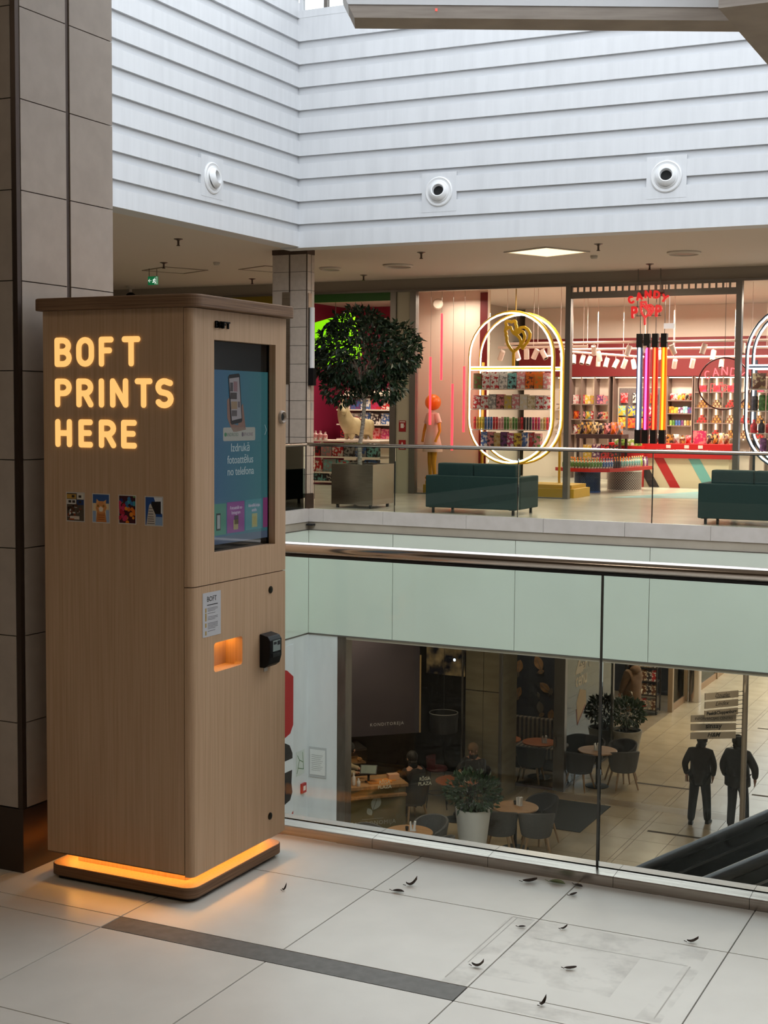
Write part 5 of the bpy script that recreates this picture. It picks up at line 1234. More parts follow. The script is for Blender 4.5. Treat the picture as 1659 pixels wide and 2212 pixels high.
for x0, x1, y in ((-6.7, -5.55, 24.73), (-7.84, -6.69, 27.9), (-5.5, -4.3, 31.0), (-5.5, -4.3, 28.1), (-6.6, -5.4, 34.2)):
    part('floor_strip', MB().box(x0, x1, y - .05, y + .05, ZL + .0002, ZL + .001), mat('lower_strip_brown', srgb(84, 72, 58), .8, spec=.1), fl2)
part('floor_band', MB().box(-9.3, -4, 26.05, 26.45, ZL + .0002, ZL + .0008), noisy(mat('brown_floor_band', rough=.3), srgb(150, 128, 98), srgb(160, 138, 108), (1, 1, 1), 3, 3), fl2)
part('shop_floor_edge', MB().box(-14, -8.94, 26.62, 50, ZL + .0002, ZL + .003), noisy(mat('shop_floor_taupe', rough=.35), srgb(134, 116, 92), srgb(146, 128, 104), (1, 1, 1), 3, 3), fl2)

m_wl = noisy(mat('lower_white_wall', rough=.7), srgb(216, 218, 218), srgb(226, 228, 228), (1, 1, .3), 4, 4)
m_bronze = noisy(mat('bronze_post', rough=.4, metal=.6), srgb(98, 88, 78), srgb(110, 99, 88), (4, 4, 1), 3, 3)
struct('wall_lower_left', MB().box(-10.9, -10.60, 4.8, 19.1, ZL, -1.862).box(-10.60, -10.09, 18.985, 19.2, ZL, -1.862), m_wl)
struct('trim_3', MB().box(-10.09, -9.945, 18.99, 19.2, ZL, -1.862), m_bronze)
# event banner on the left wall
bn = thing('wall_banner', 'white fabric banner with big red and black shapes on the lower white wall', 'banner', (-10.59, 18.2, -4.9))
wpart('fabric', MB().box(-10.597, -10.588, 17.3, 18.5, -4.85, -1.95), mat('banner_fabric', srgb(226, 228, 230), .8), bn)
m_bred = mat('banner_red', srgb(176, 24, 30), .7); m_bblk = mat('banner_black', srgb(36, 34, 34), .7)
wpart('red_shape', MB().prism([(17.35, -2.2), (18.0, -2.25), (18.3, -2.33), (18.49, -2.45), (18.49, -3.2), (18.4, -3.32), (18.0, -3.42), (17.35, -3.42)], -10.5875, -10.586, 'x'), m_bred, bn)
wpart('black_shape', MB().prism([(17.35, -3.36), (18.1, -3.38), (18.38, -3.5), (18.47, -3.64), (18.47, -3.72), (17.35, -3.72)], -10.5870, -10.5855, 'x'), m_bblk, bn)
wpart('black_shape', MB().prism([(17.35, -3.90), (18.46, -3.90), (18.44, -4.1), (18.47, -4.25), (18.4, -4.36), (18.1, -4.42), (17.35, -4.40)], -10.5870, -10.5855, 'x'), m_bblk, bn)
wpart('red_shape', MB().prism([(17.6, -4.84), (18.5, -4.84), (18.5, -4.55), (18.25, -4.72)], -10.5875, -10.586, 'x'), m_bred, bn)
ep = thing('evacuation_plan', 'small green line evacuation plan on the lower white wall', 'plan', (-10.60, 18.72, -4.04))
wpart('plan_sheet', MB().box(-10.598, -10.594, 18.60, 18.86, -4.04, -3.66), mat('plan_paper', srgb(206, 212, 204), .5), ep)
wpart('plan_lines', strokes(MB(), [[(18.63, -4.0), (18.7, -3.8), (18.64, -3.72)], [(18.7, -3.8), (18.82, -3.86), (18.8, -3.7)], [(18.66, -3.92), (18.83, -3.97), (18.82, -3.86)]], .006, .001, basis((-10.594, 0, 0), (0, 1, 0), (0, 0, 1))), mat('plan_green', srgb(90, 124, 84), .6), ep)
nw = thing('wall_notice', 'white paper notice in a clear holder on the lower white pier', 'notice', (-10.43, 18.985, -4.11))
wpart('clear_holder', MB().box(-10.58, -10.27, 18.976, 18.984, -4.12, -3.64), mat('holder_grey', srgb(186, 188, 188), .3), nw)
wpart('notice_paper', MB().box(-10.56, -10.29, 18.972, 18.976, -4.08, -3.68), mat('notice_paper2', srgb(228, 228, 226), .6), nw)
mb = MB()
for k in range(9): mb.box(-10.53, -10.33 - .02 * (k % 3), 18.970, 18.972, -3.77 - .03 * k, -3.765 - .03 * k)
wpart('printed_lines', mb, mat('notice_ink2', srgb(150, 150, 150), .6), nw)['kind'] = 'stuff'
fb = thing('fire_call_point', 'small red fire call box on the lower white wall', 'call point', (-10.60, 18.80, -4.34))
wpart('call_box', MB().box(-10.597, -10.56, 18.74, 18.87, -4.34, -4.19), mat('call_red', srgb(170, 22, 28), .4), fb)
wpart('call_label', MB().box(-10.56, -10.557, 18.77, 18.84, -4.30, -4.23), mat('call_white', srgb(226, 220, 214), .5), fb)

# ---- café shell
m_navy = noisy(mat('navy_wall', rough=.7), srgb(20, 24, 36), srgb(28, 32, 46), (1, 1, 1), 3, 3)
m_darkwall = noisy(mat('cafe_dark_wall', rough=.8), srgb(38, 33, 34), srgb(52, 46, 44), (1, 1, 1), 2, 3)
struct('wall_cafe_left', MB().box(-14.2, -14, 19.2, 50, ZL, -1.9).box(-14, -10.9, 19.0, 19.2, ZL, -1.9), m_darkwall)
struct('wall_cafe_back', MB().box(-14, -10.95, 26.9, 27.0, ZL, -1.9), m_darkwall)
struct('wall_leaf', MB().box(-11.2, -9.2, 28.5, 28.6, ZL, -1.9), m_navy)
struct('trim_4', MB().box(-9.07, -8.92, 26.50, 26.64, ZL, -1.9).box(-9.16, -9.07, 26.53, 26.60, ZL, -1.9), m_frame)
w4 = struct('window_4')
part('pane', MB().box(-10.95, -9.16, 26.55, 26.56, ZL + .05, -1.9), m_shopglass, w4)
part('bottom_rail', MB().box(-11.0, -9.16, 26.52, 26.60, ZL, ZL + .05), mat('threshold_oxblood', srgb(74, 34, 24), .5), w4)
part('door_pull', MB().box(-9.13, -9.09, 26.48, 26.52, -5.1, -4.9), m_steel, w4)
sc = struct('wall_steel_column', MB().box(-10.56, -9.85, 25.32, 26.2, ZL, -1.9), m_dark)
m_steel_tan = noisy(mat('mirror_steel_panel', rough=.3, metal=.35), srgb(150, 138, 112), srgb(166, 154, 126), (1, 1, 5), 1.5, 3)  # warm reflection put into the tan base colour, hardly metallic
for x0, x1 in ((-10.57, -10.20), (-10.19, -9.835)):
    for z0, z1 in ((ZL, -3.86), (-3.85, -2.6), (-2.59, -1.9)):
        part('steel_panel', MB().box(x0, x1, 25.30, 25.318, z0 + .004, z1 - .004), m_steel_tan, sc)
part('steel_panel', MB().box(-9.849, -9.835, 25.32, 26.2, ZL, -1.9), m_steel_tan, sc)
struct('trim_5', MB().box(-10.62, -10.59, 25.20, 25.24, ZL, -1.9).box(-9.82, -9.765, 25.18, 25.24, ZL, -1.9), m_frame)

# copper leaves on the navy wall
m_cop = noisy(mat('copper_leaf_paint', rough=.45, metal=.3), srgb(128, 92, 62), srgb(168, 126, 86), (1, 1, 1), 7, 3)
m_cop2 = mat('grey_leaf_paint', srgb(92, 84, 76), .6)
LEAF = [(-10.647, -3.916, .30, 80, 0), (-10.198, -3.805, .34, 115, 0), (-10.694, -4.112, .17, 60, 1), (-10.145, -3.99, .16, 20, 0), (-10.048, -4.33, .30, 140, 0), (-9.915, -4.404, .17, 70, 1), (-10.654, -4.492, .26, 70, 0), (-10.694, -4.624, .14, 20, 0), (-10.844, -4.815, .28, 100, 1), (-10.816, -4.941, .15, 40, 1), (-10.148, -4.777, .27, 100, 1), (-10.112, -4.932, .14, 30, 0), (-9.898, -4.91, .24, 80, 0), (-10.194, -4.503, .11, 110, 1)]
for i, (x, z, s, a, g) in enumerate(LEAF):
    o = thing('wall_leaf_ornament', '%s painted leaf on the navy café wall, %s from the top' % ('grey' if g else 'copper', ORD[sorted(range(len(LEAF)), key=lambda k: -LEAF[k][1]).index(i)]), 'wall ornament', (x, 28.49, z), 0, 'leaf ornaments on the navy wall')
    P = [(s * (-.5 + t / 8), s * .30 * math.sin(math.pi * t / 8) ** .8) for t in range(9)]; P = P + [(u, -v) for u, v in P[-2:0:-1]]
    ca, sa = math.cos(math.radians(a)), math.sin(math.radians(a))
    part('leaf_blade', MB().prism([(u * ca - v * sa, u * sa + v * ca) for u, v in P], -.012, 0, 'y'), m_cop2 if g else m_cop, o)
    part('leaf_stem', strokes(MB(), [[(-s * .75 * ca, -s * .75 * sa), (s * .35 * ca, s * .35 * sa)]], .005, .006, basis((0, -.013, 0), (1, 0, 0), (0, 0, 1))), m_cop2, o)
# striped bench
bm = mat('striped_upholstery', rough=.85); N, L, b_ = nodes_of(bm)
tc = N.new('ShaderNodeTexCoord'); wv = N.new('ShaderNodeTexWave'); wv.inputs['Scale'].default_value = 3.2; wv.bands_direction = 'X'
cr = N.new('ShaderNodeValToRGB'); cr.color_ramp.elements[0].position = .45; cr.color_ramp.elements[1].position = .55
cr.color_ramp.elements[0].color = srgb(36, 30, 30); cr.color_ramp.elements[1].color = srgb(116, 100, 84)
L.new(tc.outputs['Object'], wv.inputs['Vector']); L.new(wv.outputs['Fac'], cr.inputs['Fac']); L.new(cr.outputs['Color'], b_.inputs['Base Color'])
be = thing('striped_bench', 'dark striped upholstered bench below the leaf wall', 'bench', (-10.2, 28.2, ZL))
wpart('backrest', MB().box(-11.1, -9.3, 28.32, 28.48, -5.55, -4.98), bm, be, bevel=.03)
wpart('seat', MB().box(-11.1, -9.3, 27.85, 28.32, -5.75, -5.5), bm, be, bevel=.03)
wpart('base_box', MB().box(-11.05, -9.35, 27.9, 28.4, ZL, -5.75), m_dark, be)

# ---- tables, napkins, chairs
m_twood = noisy(mat('table_oak', rough=.45), srgb(150, 108, 68), srgb(176, 132, 88), (1, 12, 1), 3, 5, .0)
m_twood2 = noisy(mat('table_orange_wood', rough=.45), srgb(150, 80, 40), srgb(172, 98, 52), (1, 12, 1), 3, 5)
m_pap = mat('napkin_paper', srgb(226, 222, 216), .8)
def table(label, x, y, r=.40, m=None):
    o = thing('cafe_table', label, 'table', (x, y, ZL), 0, 'round café tables')
    part('table_top', MB().lathe([(0, .72), (r - .01, .72), (r, .73), (r, .745), (r - .008, .752), (0, .752)], seg=36), m or m_twood, o)
    part('pedestal', MB().lathe([(.03, .02), (.03, .72)], seg=12), m_legs, o)
    part('foot_plate', MB().lathe([(.24, 0), (.24, .012), (.04, .03), (.03, .03)], seg=24), m_legs, o)
    return o
def napkins(label, x, y, pot=True):
    o = thing('napkin_holder', label, 'napkin holder', (x, y, ZL + .753), R.uniform(-.5, .5), 'napkin holders on the café tables')
    part('holder', MB().box(-.05, .05, -.03, .03, 0, .012).box(-.05, -.045, -.03, .03, 0, .1), m_pap, o)
    part('napkin', MB().prism([(-.045, .012), (-.01, .012), (-.035, .15), (-.055, .14)], -.03, .03, 'y'), m_pap, o)
    part('napkin', MB().prism([(.0, .012), (.04, .012), (.05, .15), (.02, .16)], -.03, .03, 'y'), m_pap, o)
    if pot: part('sugar_pot', MB().lathe([(.022, 0), (.03, .05), (.026, .07), (0, .07)], (-.1, 0, 0), 10), m_dark, o)
table('oak café table beside the white planter, nearest the balustrade', -9.51, 20.42); napkins('white napkin holder on the café table nearest the balustrade', -9.47, 20.50)
table('oak café table right of the tall white planter', -8.48, 22.62); napkins('white napkin holder on the café table right of the white planter', -8.44, 22.7)
table('round café table beside the corridor with a grey tub chair', -8.46, 27.26); napkins('white napkin holder on the corridor café table', -8.46, 27.2, False)
table('orange wood café table behind the white planter bush', -10.08, 23.75, .40, m_twood2); napkins('white napkin holder on the orange wood café table', -9.98, 23.85, False)
table('orange wood café table inside the leaf window, right one', -9.76, 27.38, .36, m_twood2); napkins('white napkin holder inside the leaf window', -9.62, 27.3, False)
table('orange wood café table inside the leaf window, left one', -10.52, 27.3, .36, m_twood2)
m_tub = noisy(mat('grey_tub_fabric', rough=.9), srgb(84, 80, 76), srgb(96, 91, 86), (1, 1, 1), 40, 3)
m_tubd = noisy(mat('dark_tub_fabric', rough=.9), srgb(40, 37, 38), srgb(50, 46, 46), (1, 1, 1), 40, 3)
m_cleg = noisy(mat('chair_leg_beech', rough=.5), srgb(150, 116, 78), srgb(170, 136, 96), (8, 8, 1), 3, 4)
def tub(label, x, y, rz, m):
    o = thing('tub_chair', label, 'chair', (x, y, ZL), rz, 'tub armchairs of the café')
    # back at -y, open towards +y
    vs, fs = [], []; n = 22
    for i in range(n + 1):
        a = math.radians(-90 - 128 + 256 * i / n); t = abs(i / n - .5) * 2
        hgt = .82 - .17 * t ** 2.2
        for (r, z) in ((.235, .40), (.27, .42), (.325, hgt - .02), (.31, hgt), (.285, hgt - .01), (.235, .46)):
            vs.append((r * math.cos(a), r * .95 * math.sin(a) + .02, z))
    for i in range(n):
        for k in range(6):
            k2 = (k + 1) % 6; fs.append((i * 6 + k, (i + 1) * 6 + k, (i + 1) * 6 + k2, i * 6 + k2))
    fs += [tuple(range(5, -1, -1)), tuple(n * 6 + k for k in range(6))]
    part('shell_back', MB().add(vs, fs), m, o, True)
    part('seat_cushion', MB().lathe([(0, .36), (.25, .36), (.265, .40), (.255, .46), (.2, .475), (0, .48)], (0, .03, 0), 24), m, o, True)
    for sx in (-1, 1):
        for sy in (-1, 1):
            part('leg', MB().tube([(sx * .16, sy * .15 + .03, .37), (sx * .24, sy * .23 + .03, 0)], [.026, .015], 8), m_cleg, o, True)
tub('grey tub chair left of two in front of the planter table', -8.62, 22.22, math.radians(12), m_tub)
tub('grey tub chair right of two in front of the planter table', -8.02, 22.42, math.radians(28), m_tub)
tub('grey tub chair behind the planter table', -8.22, 23.25, math.radians(150), m_tubd)
tub('grey tub chair between the near table and the white planter', -9.42, 21.1, math.radians(165), m_tub)
tub('grey tub chair low beside the white planter', -8.95, 20.28, math.radians(75), m_tub)
tub('grey tub chair left of the near table against the counter', -10.1, 20.25, math.radians(-80), m_tub)
tub('dark grey tub chair on the right of the corridor table', -7.93, 27.35, math.radians(38), m_tub)
tub('dark tub chair on the left of the corridor table', -8.72, 26.85, math.radians(-8), m_tubd)
tub('dark tub chair behind the corridor table', -8.15, 27.98, math.radians(160), m_tubd)
tub('dark tub chair behind the corridor table near the glass', -8.84, 27.95, math.radians(190), m_tubd)
tub('dark chair inside the leaf window', -9.75, 26.85, math.radians(5), m_tubd)
single('door_mat', MB().box(-8.905, -7.76, 24.04, 25.93, 0, .012), noisy(mat('mat_charcoal', rough=.95), srgb(38, 38, 38), srgb(48, 48, 48), (1, 1, 1), 60, 3), 'large charcoal door mat on the lower floor', 'mat', (0, 0, ZL + .001))

# ---- planters with bushes on the lower floor
def bush(o, c, rr, n, L_, m):
    f = MB()
    for i in range(n):
        d = rnd_dir(); k = R.uniform(.3, 1) ** .5
        p = Vector(c) + Vector((d.x * rr[0], d.y * rr[1], d.z * rr[2])) * k
        ld = (d + rnd_dir() * .6 + Vector((0, 0, .25))).normalized(); nn = rnd_dir(); nn = (nn - ld * nn.dot(ld)).normalized()
        leaf_mb(f, p, ld, nn, L_ * R.uniform(.7, 1.2), L_ * .26)
    q = part('foliage', f, m, o); q['kind'] = 'stuff'
    s = MB()
    for i in range(7):
        a = i * .9; s.tube([(c[0] + .03 * math.cos(a), c[1] + .03 * math.sin(a), c[2] - rr[2] - .12), (c[0] + rr[0] * .5 * math.cos(a), c[1] + rr[1] * .5 * math.sin(a), c[2])], [.012, .006], 5)
    part('stems', s, mat('dark_stem', srgb(58, 48, 38), .8), o)['kind'] = 'stuff'
def pot(label, blabel, x, y, r0, r1, h, m, c, rr, n, L_):
    o = thing('round_planter', label, 'planter', (x, y, ZL))
    part('pot', MB().lathe([(r0, 0), (r1, h), (r1 - .035, h), (r1 - .045, h - .06), (r0 - .03, .05), (0, .05)], seg=32), m, o, True)
    part('soil', MB().lathe([(0, h - .07), (r1 - .046, h - .07)], seg=24), m_soil, o)
    b2 = thing('potted_bush', blabel, 'bush', (x, y, ZL + h - .07))
    bush(b2, c, rr, n, L_, m_leaf2)
m_wpot = mat('white_pot_plastic', srgb(214, 210, 202), .45); m_gpot = noisy(mat('grey_stone_pot', rough=.7), srgb(150, 142, 128), srgb(164, 156, 140), (1, 1, 1), 8, 4)
pot('tall tapering white planter between the café tables', 'leafy green bush in the tall white planter', -8.80, 21.45, .19, .30, .98, m_wpot, (0, 0, .34), (.46, .4, .34), 620, .11)
pot('round grey stone planter standing in the corridor', 'dark rounded bush in the grey stone planter in the corridor', -8.72, 30.2, .26, .36, .55, m_gpot, (0, 0, .46), (.42, .4, .32), 800, .11)
pot('round grey stone planter behind the lettered glass', 'dark rounded bush behind the lettered glass', -9.72, 30.2, .26, .36, .55, m_gpot, (0, 0, .46), (.42, .4, .32), 700, .11)  # planter and bush stand in for the corridor pair mirrored in glass

# ---- lettered window along the corridor
w5 = struct('window_5')
part('pane', MB().box(-8.985, -8.975, 26.66, 29.9, ZL + .05, -1.9), m_shopglass, w5)
part('end_post', MB().box(-9.0, -8.95, 29.9, 30.0, ZL, -1.9), m_frame, w5)
part('bottom_rail', MB().box(-9.0, -8.96, 26.66, 29.9, ZL, ZL + .05), m_frame, w5)
dec = thing('window_lettering', 'cream vinyl window lettering 2 par cenu with a tilted poster', 'lettering', (-8.97, 27.1, -4.8))
m_vin = mat('vinyl_cream', srgb(196, 182, 156), .6)
Mv = basis((-8.972, 0, 0), (0, 1, 0), (0, 0, 1))
wtext('vinyl_text', '2', 1.05, m_vin, Mv @ Matrix.Translation((27.55, -3.74, 0)), dec, offset=.02)
wtext('vinyl_text', 'par 1', .34, m_vin, Mv @ Matrix.Translation((27.95, -3.72, .002)), dec, offset=.006)
wtext('vinyl_text', 'cenu', .40, m_vin, Mv @ Matrix.Translation((27.7, -4.02, 0)), dec, offset=.012)
wpart('tilted_poster', MB().prism([(27.62, -4.1), (28.02, -4.2), (28.05, -4.5), (27.5, -4.83), (27.4, -4.35)], -8.974, -8.972, 'x'), mat('poster_tan', srgb(170, 142, 100), .6), dec)
wpart('poster_edge', strokes(MB(), [[(27.98, -4.5), (27.48, -4.82), (27.39, -4.5)]], .02, .001, Mv), mat('poster_red', srgb(120, 40, 26), .6), dec)
struct('wall_shop_olive', MB().box(-11.2, -9.95, 28.75, 29.5, ZL, -1.9), mat('olive_wall_paint', srgb(150, 140, 104), .7))
struct('wall_deep_shop', MB().box(-14, -9.4, 37.0, 37.2, ZL, -1.9).box(-12.2, -12, 29.9, 37, ZL, -1.9), mat('deep_shop_blue', srgb(40, 44, 54), .8))
# glazed shop further down the corridor
w6 = struct('window_6')
for y0, y1 in ((35.1, 36.4), (36.75, 40.0), (40.1, 43.5), (43.6, 47)):
    part('pane', MB().box(-8.96, -8.95, y0, y1, ZL + .18, -1.9), m_shopglass, w6)
    part('plinth_board', MB().box(-8.99, -8.93, y0, y1, ZL, ZL + .18), mat('plinth_oak', srgb(150, 116, 84), .5), w6)
for y in (34.95, 36.5, 40.02, 43.52): part('shop_post', MB().box(-9.02, -8.90, y, y + .12, ZL, -1.9), mat('post_tan', srgb(160, 136, 108), .45, .3), w6)
part('rear_display', MB().box(-10.5, -9.8, 37.3, 46, ZL, -1.9), mat('display_grey', srgb(112, 106, 96), .7), w6)
single('steel_column', MB().lathe([(.16, 0), (.16, 4.1)], seg=24), m_rail, 'polished round steel column beside the corridor shop', 'column', (-8.72, 36.6, ZL), smooth=True)

# goods rack
rk = thing('goods_rack', 'tall wheeled wire rack of small goods behind the person in the brown coat', 'rack', (-9.55, 34.5, ZL))
for x in (-.4, .4):
    for y in (-.18, .18): part('rack_post', MB().box(x - .015, x + .015, y - .015, y + .015, .08, 2.0), m_dark, rk)
for z in (.12, .5, .85, 1.2, 1.55, 1.9): part('rack_shelf', MB().box(-.4, .4, -.2, .2, z, z + .02), m_dark, rk)
for x in (-.36, .36): part('castor', MB().lathe([(.04, -.02), (.04, .02)], seg=12, M=Matrix.Translation((x, 0, .04)) @ Matrix.Rotation(math.pi / 2, 4, 'Y')), m_blk, rk)
for iz, z in enumerate((.14, .52, .87, 1.22, 1.57)):
    row('on rack shelf %s from below' % ORD[iz], 'box', [R.choice([('tan', 'white'), ('brown', 'cream'), ('dark', 'white'), ('red', 'white'), ('grey', 'cream')]) for _ in range(6)], -9.93, -9.17, 34.42, ZL + z, .28, .1)

# ---- café counter (turned 45 degrees), banner and its goods
E1 = Vector((.7071, .7071, 0)); CW = Vector((-10.45, 22.3, ZL))
Mc = basis(CW, E1, (0, 0, 1)) @ Matrix.Scale(1, 4)          # local x along counter, y up, z towards viewer
def cbox(mb, a, b, z0, z1, d0, d1):
    """box: a..b along the counter (0 = right end), z above floor, d out towards viewer"""
    vs = [CW + E1 * u + Vector((0, 0, z)) + Vector((.7071, -.7071, 0)) * d for z in (z0, z1) for (u, d) in ((a, d0), (b, d0), (b, d1), (a, d1))]
    return mb.add(vs, [(0, 3, 2, 1), (4, 5, 6, 7), (0, 1, 5, 4), (1, 2, 6, 5), (2, 3, 7, 6), (3, 0, 4, 7)])
m_olive = noisy(mat('counter_olive', rough=.6), srgb(120, 102, 60), srgb(132, 113, 68), (1, 1, 1), 3, 3)
cc = thing('cafe_counter', 'olive café counter with oak top, leaf logo and white lettering', 'counter', tuple(CW))
wpart('counter_front', cbox(MB(), -2.6, 0, 0, .94, -.62, 0), m_olive, cc)
wpart('counter_top', cbox(MB(), -2.6, .03, .945, 1.0, -.68, .05), m_twood, cc)
wpart('lower_ledge', cbox(MB(), -2.6, -.02, .80, .84, .002, .12), m_twood, cc)
m_cream2 = mat('logo_cream', srgb(206, 202, 180), .6)
Mt = basis(CW + Vector((.7071, -.7071, 0)) * .003, E1, (0, 0, 1))
wtext('counter_lettering', 'GASTRONOMIJA', .105, m_cream2, Mt @ Matrix.Translation((-.62, .29, 0)), cc, spacing=1.15)
wpart('lettering_rule', strokes(MB(), [[(-.82, .40), (-.42, .40)]], .003, .001, Mt), m_cream2, cc)
def leafpoly(cx, cy, s, a):
    P = [(s * (-.5 + t / 8), s * .34 * math.sin(math.pi * t / 8) ** .8) for t in range(9)]; P = P + [(u, -v) for u, v in P[-2:0:-1]]
    ca, sa = math.cos(math.radians(a)), math.sin(math.radians(a)); return [(cx + u * ca - v * sa, cy + u * sa + v * ca) for u, v in P]
wpart('leaf_logo', MB().prism(leafpoly(-.56, .68, .27, 62), 0, .002, 'z', Mt), m_cream2, cc)
wpart('leaf_logo', MB().prism(leafpoly(-.68, .53, .15, 120), 0, .002, 'z', Mt), m_cream2, cc)
wpart('logo_stem', strokes(MB(), [[(-.60, .45), (-.62, .55), (-.55, .74)]], .004, .003, Mt), m_olive, cc)
wtext('counter_brush_lettering', 'brese', .34, m_cream2, Mt @ Matrix.Translation((-.60, .03, 0)), cc, shear=.2, offset=.012)
# glazed bakery case behind the till
cs = thing('bakery_case', 'dark bakery display case with warm lit shelves behind the counter', 'display case', (-11.2, 22.8, ZL))
m_wlit = glow('case_warm_light', (1, .62, .25), 2.2)
def case_box(mb, a, b, z0, z1, d0, d1): return cbox(mb, a, b, z0, z1, d0, d1)
wpart('case_base', case_box(MB(), -1.5, -.35, 0, .85, -1.78, -1.18), m_dark, cs)
wpart('case_shelf', case_box(MB(), -1.5, -.35, 1.08, 1.10, -1.73, -1.23), m_twood, cs)
wpart('case_top', case_box(MB(), -1.5, -.35, 1.34, 1.38, -1.78, -1.18), m_dark, cs)
wpart('case_lamp', case_box(MB(), -1.45, -.4, 1.325, 1.339, -1.43, -1.38), m_wlit, cs)
wpart('case_glass', case_box(MB(), -1.5, -.35, .85, 1.34, -1.182, -1.178), m_shopglass, cs)
m_bread = noisy(mat('bread_crust', rough=.7), srgb(170, 106, 50), srgb(206, 150, 84), (1, 1, 1), 20, 4, .3)
for i in range(9):
    p = CW + E1 * (-1.4 + .12 * i) + Vector((.7071, -.7071, 0)) * (-1.33 - .1 * (i % 2)) + Vector((0, 0, .89 if i % 2 else 1.14))
    single('bread_loaf', MB().ball((0, 0, 0), .055, 10, 7, (1.25, .9, .7)), m_bread, 'brown bread loaf in the bakery case, %s from left' % ORD[i], 'bread', tuple(p), R.uniform(0, 3), 'loaves in the bakery case', True)
kb = thing('hanging_banner', 'dark purple hanging panel with thin grey lettering above the counter', 'panel', (-11.5, 23.48, -4.48))
NB = Vector((.7071, -.7071, 0)); KB = Vector((-10.985, 23.995, 0))
def kbox(a, b, z0, z1, d):
    vs = [KB + E1 * u + NB * dd + Vector((0, 0, z)) for z in (z0, z1) for (u, dd) in ((a, 0), (b, 0), (b, d), (a, d))]
    return MB().add(vs, [(0, 3, 2, 1), (4, 5, 6, 7), (0, 1, 5, 4), (1, 2, 6, 5), (2, 3, 7, 6), (3, 0, 4, 7)])
wpart('panel_cloth', kbox(-2.2, 0, -4.49, -1.92, .02), noisy(mat('panel_plum', rough=.8), srgb(50, 42, 50), srgb(60, 51, 59), (1, 1, 1), 1, 3), kb)
wpart('gilt_edge', kbox(.0, .03, -4.49, -3.0, .03), mat('gilt_trim', srgb(170, 140, 90), .4, .5), kb)
wtext('panel_lettering', 'KONDITOREJA', .085, mat('panel_letter_grey', srgb(186, 178, 176), .6), basis(KB + NB * .022, E1, (0, 0, 1)) @ Matrix.Translation((-.65, -4.31, 0)), kb, spacing=1.25)
# glowing panel painted in place of a cloud reflection
m_refl = mat('cloud_screen', (.01, .01, .01), .2); N, L, b_ = nodes_of(m_refl)
tc = N.new('ShaderNodeTexCoord'); nz = N.new('ShaderNodeTexNoise'); nz.inputs['Scale'].default_value = 4; nz.inputs['Detail'].default_value = 8
cr = N.new('ShaderNodeValToRGB'); cr.color_ramp.elements[0].position = .42; cr.color_ramp.elements[1].position = .7
cr.color_ramp.elements[0].color = srgb(26, 24, 30); cr.color_ramp.elements[1].color = srgb(190, 150, 96)
L.new(tc.outputs['Object'], nz.inputs['Vector']); L.new(nz.outputs['Fac'], cr.inputs['Fac']); L.new(cr.outputs['Color'], b_.inputs['Emission Color']); b_.inputs['Emission Strength'].default_value = .22
refl = thing('wall_screen', 'wall screen showing bright evening clouds in the café', 'screen', (-11.35, 26.3, -3.8))
wpart('screen_panel', MB().box(-11.85, -11.0, 26.24, 26.28, -3.80, -3.25), m_refl, refl)
wpart('sun_spot', MB().lathe([(0, 0), (.03, 0)], seg=18, M=Matrix.Translation((-11.22, 26.238, -3.47)) @ Matrix.Rotation(math.pi / 2, 4, 'X')), glow('sun_pixel', (.85, .9, 1), .5), refl)
wpart('screen_mount', MB().box(-11.6, -11.2, 26.28, 26.9, -3.6, -3.4), m_dark, refl)
# pendant
pd = thing('pendant_lamp', 'wide black drum pendant lamp over the café tables', 'pendant lamp', (-10.69, 24.5, -4.55))
wpart('drum_shade', MB().lathe([(.27, -4.55), (.277, -4.18), (.265, -4.18), (.258, -4.55)], (-10.69, 24.5, 0), 36, caps=False), mat('shade_black', srgb(22, 20, 22), .6), pd, True)
wpart('rim_ring', MB().tube([(-10.69 + .275 * math.cos(2 * math.pi * i / 36), 24.5 + .275 * math.sin(2 * math.pi * i / 36), -4.175) for i in range(36)], .008, 6, True), mat('rim_grey', srgb(130, 124, 116), .5), pd, True)
wpart('hanging_cord', MB().box(-10.693, -10.687, 24.497, 24.503, -4.3, -1.9).box(-10.69, -10.42, 24.497, 24.503, -4.3, -4.294).box(-10.96, -10.69, 24.497, 24.503, -4.3, -4.294), m_blk, pd)
# bar stool
st_ = thing('bar_stool', 'dark red bar stool with slim black legs in the café', 'stool', (-10.75, 24.35, ZL), .4)
part('seat', MB().lathe([(0, .72), (.19, .72), (.21, .75), (.19, .79), (0, .79)], seg=20), mat('stool_maroon', srgb(74, 26, 30), .6), st_, True)
part('low_back', MB().lathe([(.2, .78), (.22, .98), (.205, .985), (.185, .79)], (0, 0, 0), 14, None, math.radians(100), math.radians(260)), MATS['stool_maroon'], st_, True)
for sx in (-1, 1):
    for sy in (-1, 1): part('leg', MB().tube([(sx * .12, sy * .12, .72), (sx * .2, sy * .2, 0)], .012, 6), m_legs, st_)
part('foot_ring', MB().tube([(.175 * math.cos(t * .3927), .175 * math.sin(t * .3927), .28) for t in range(16)], .008, 6, True), m_legs, st_)
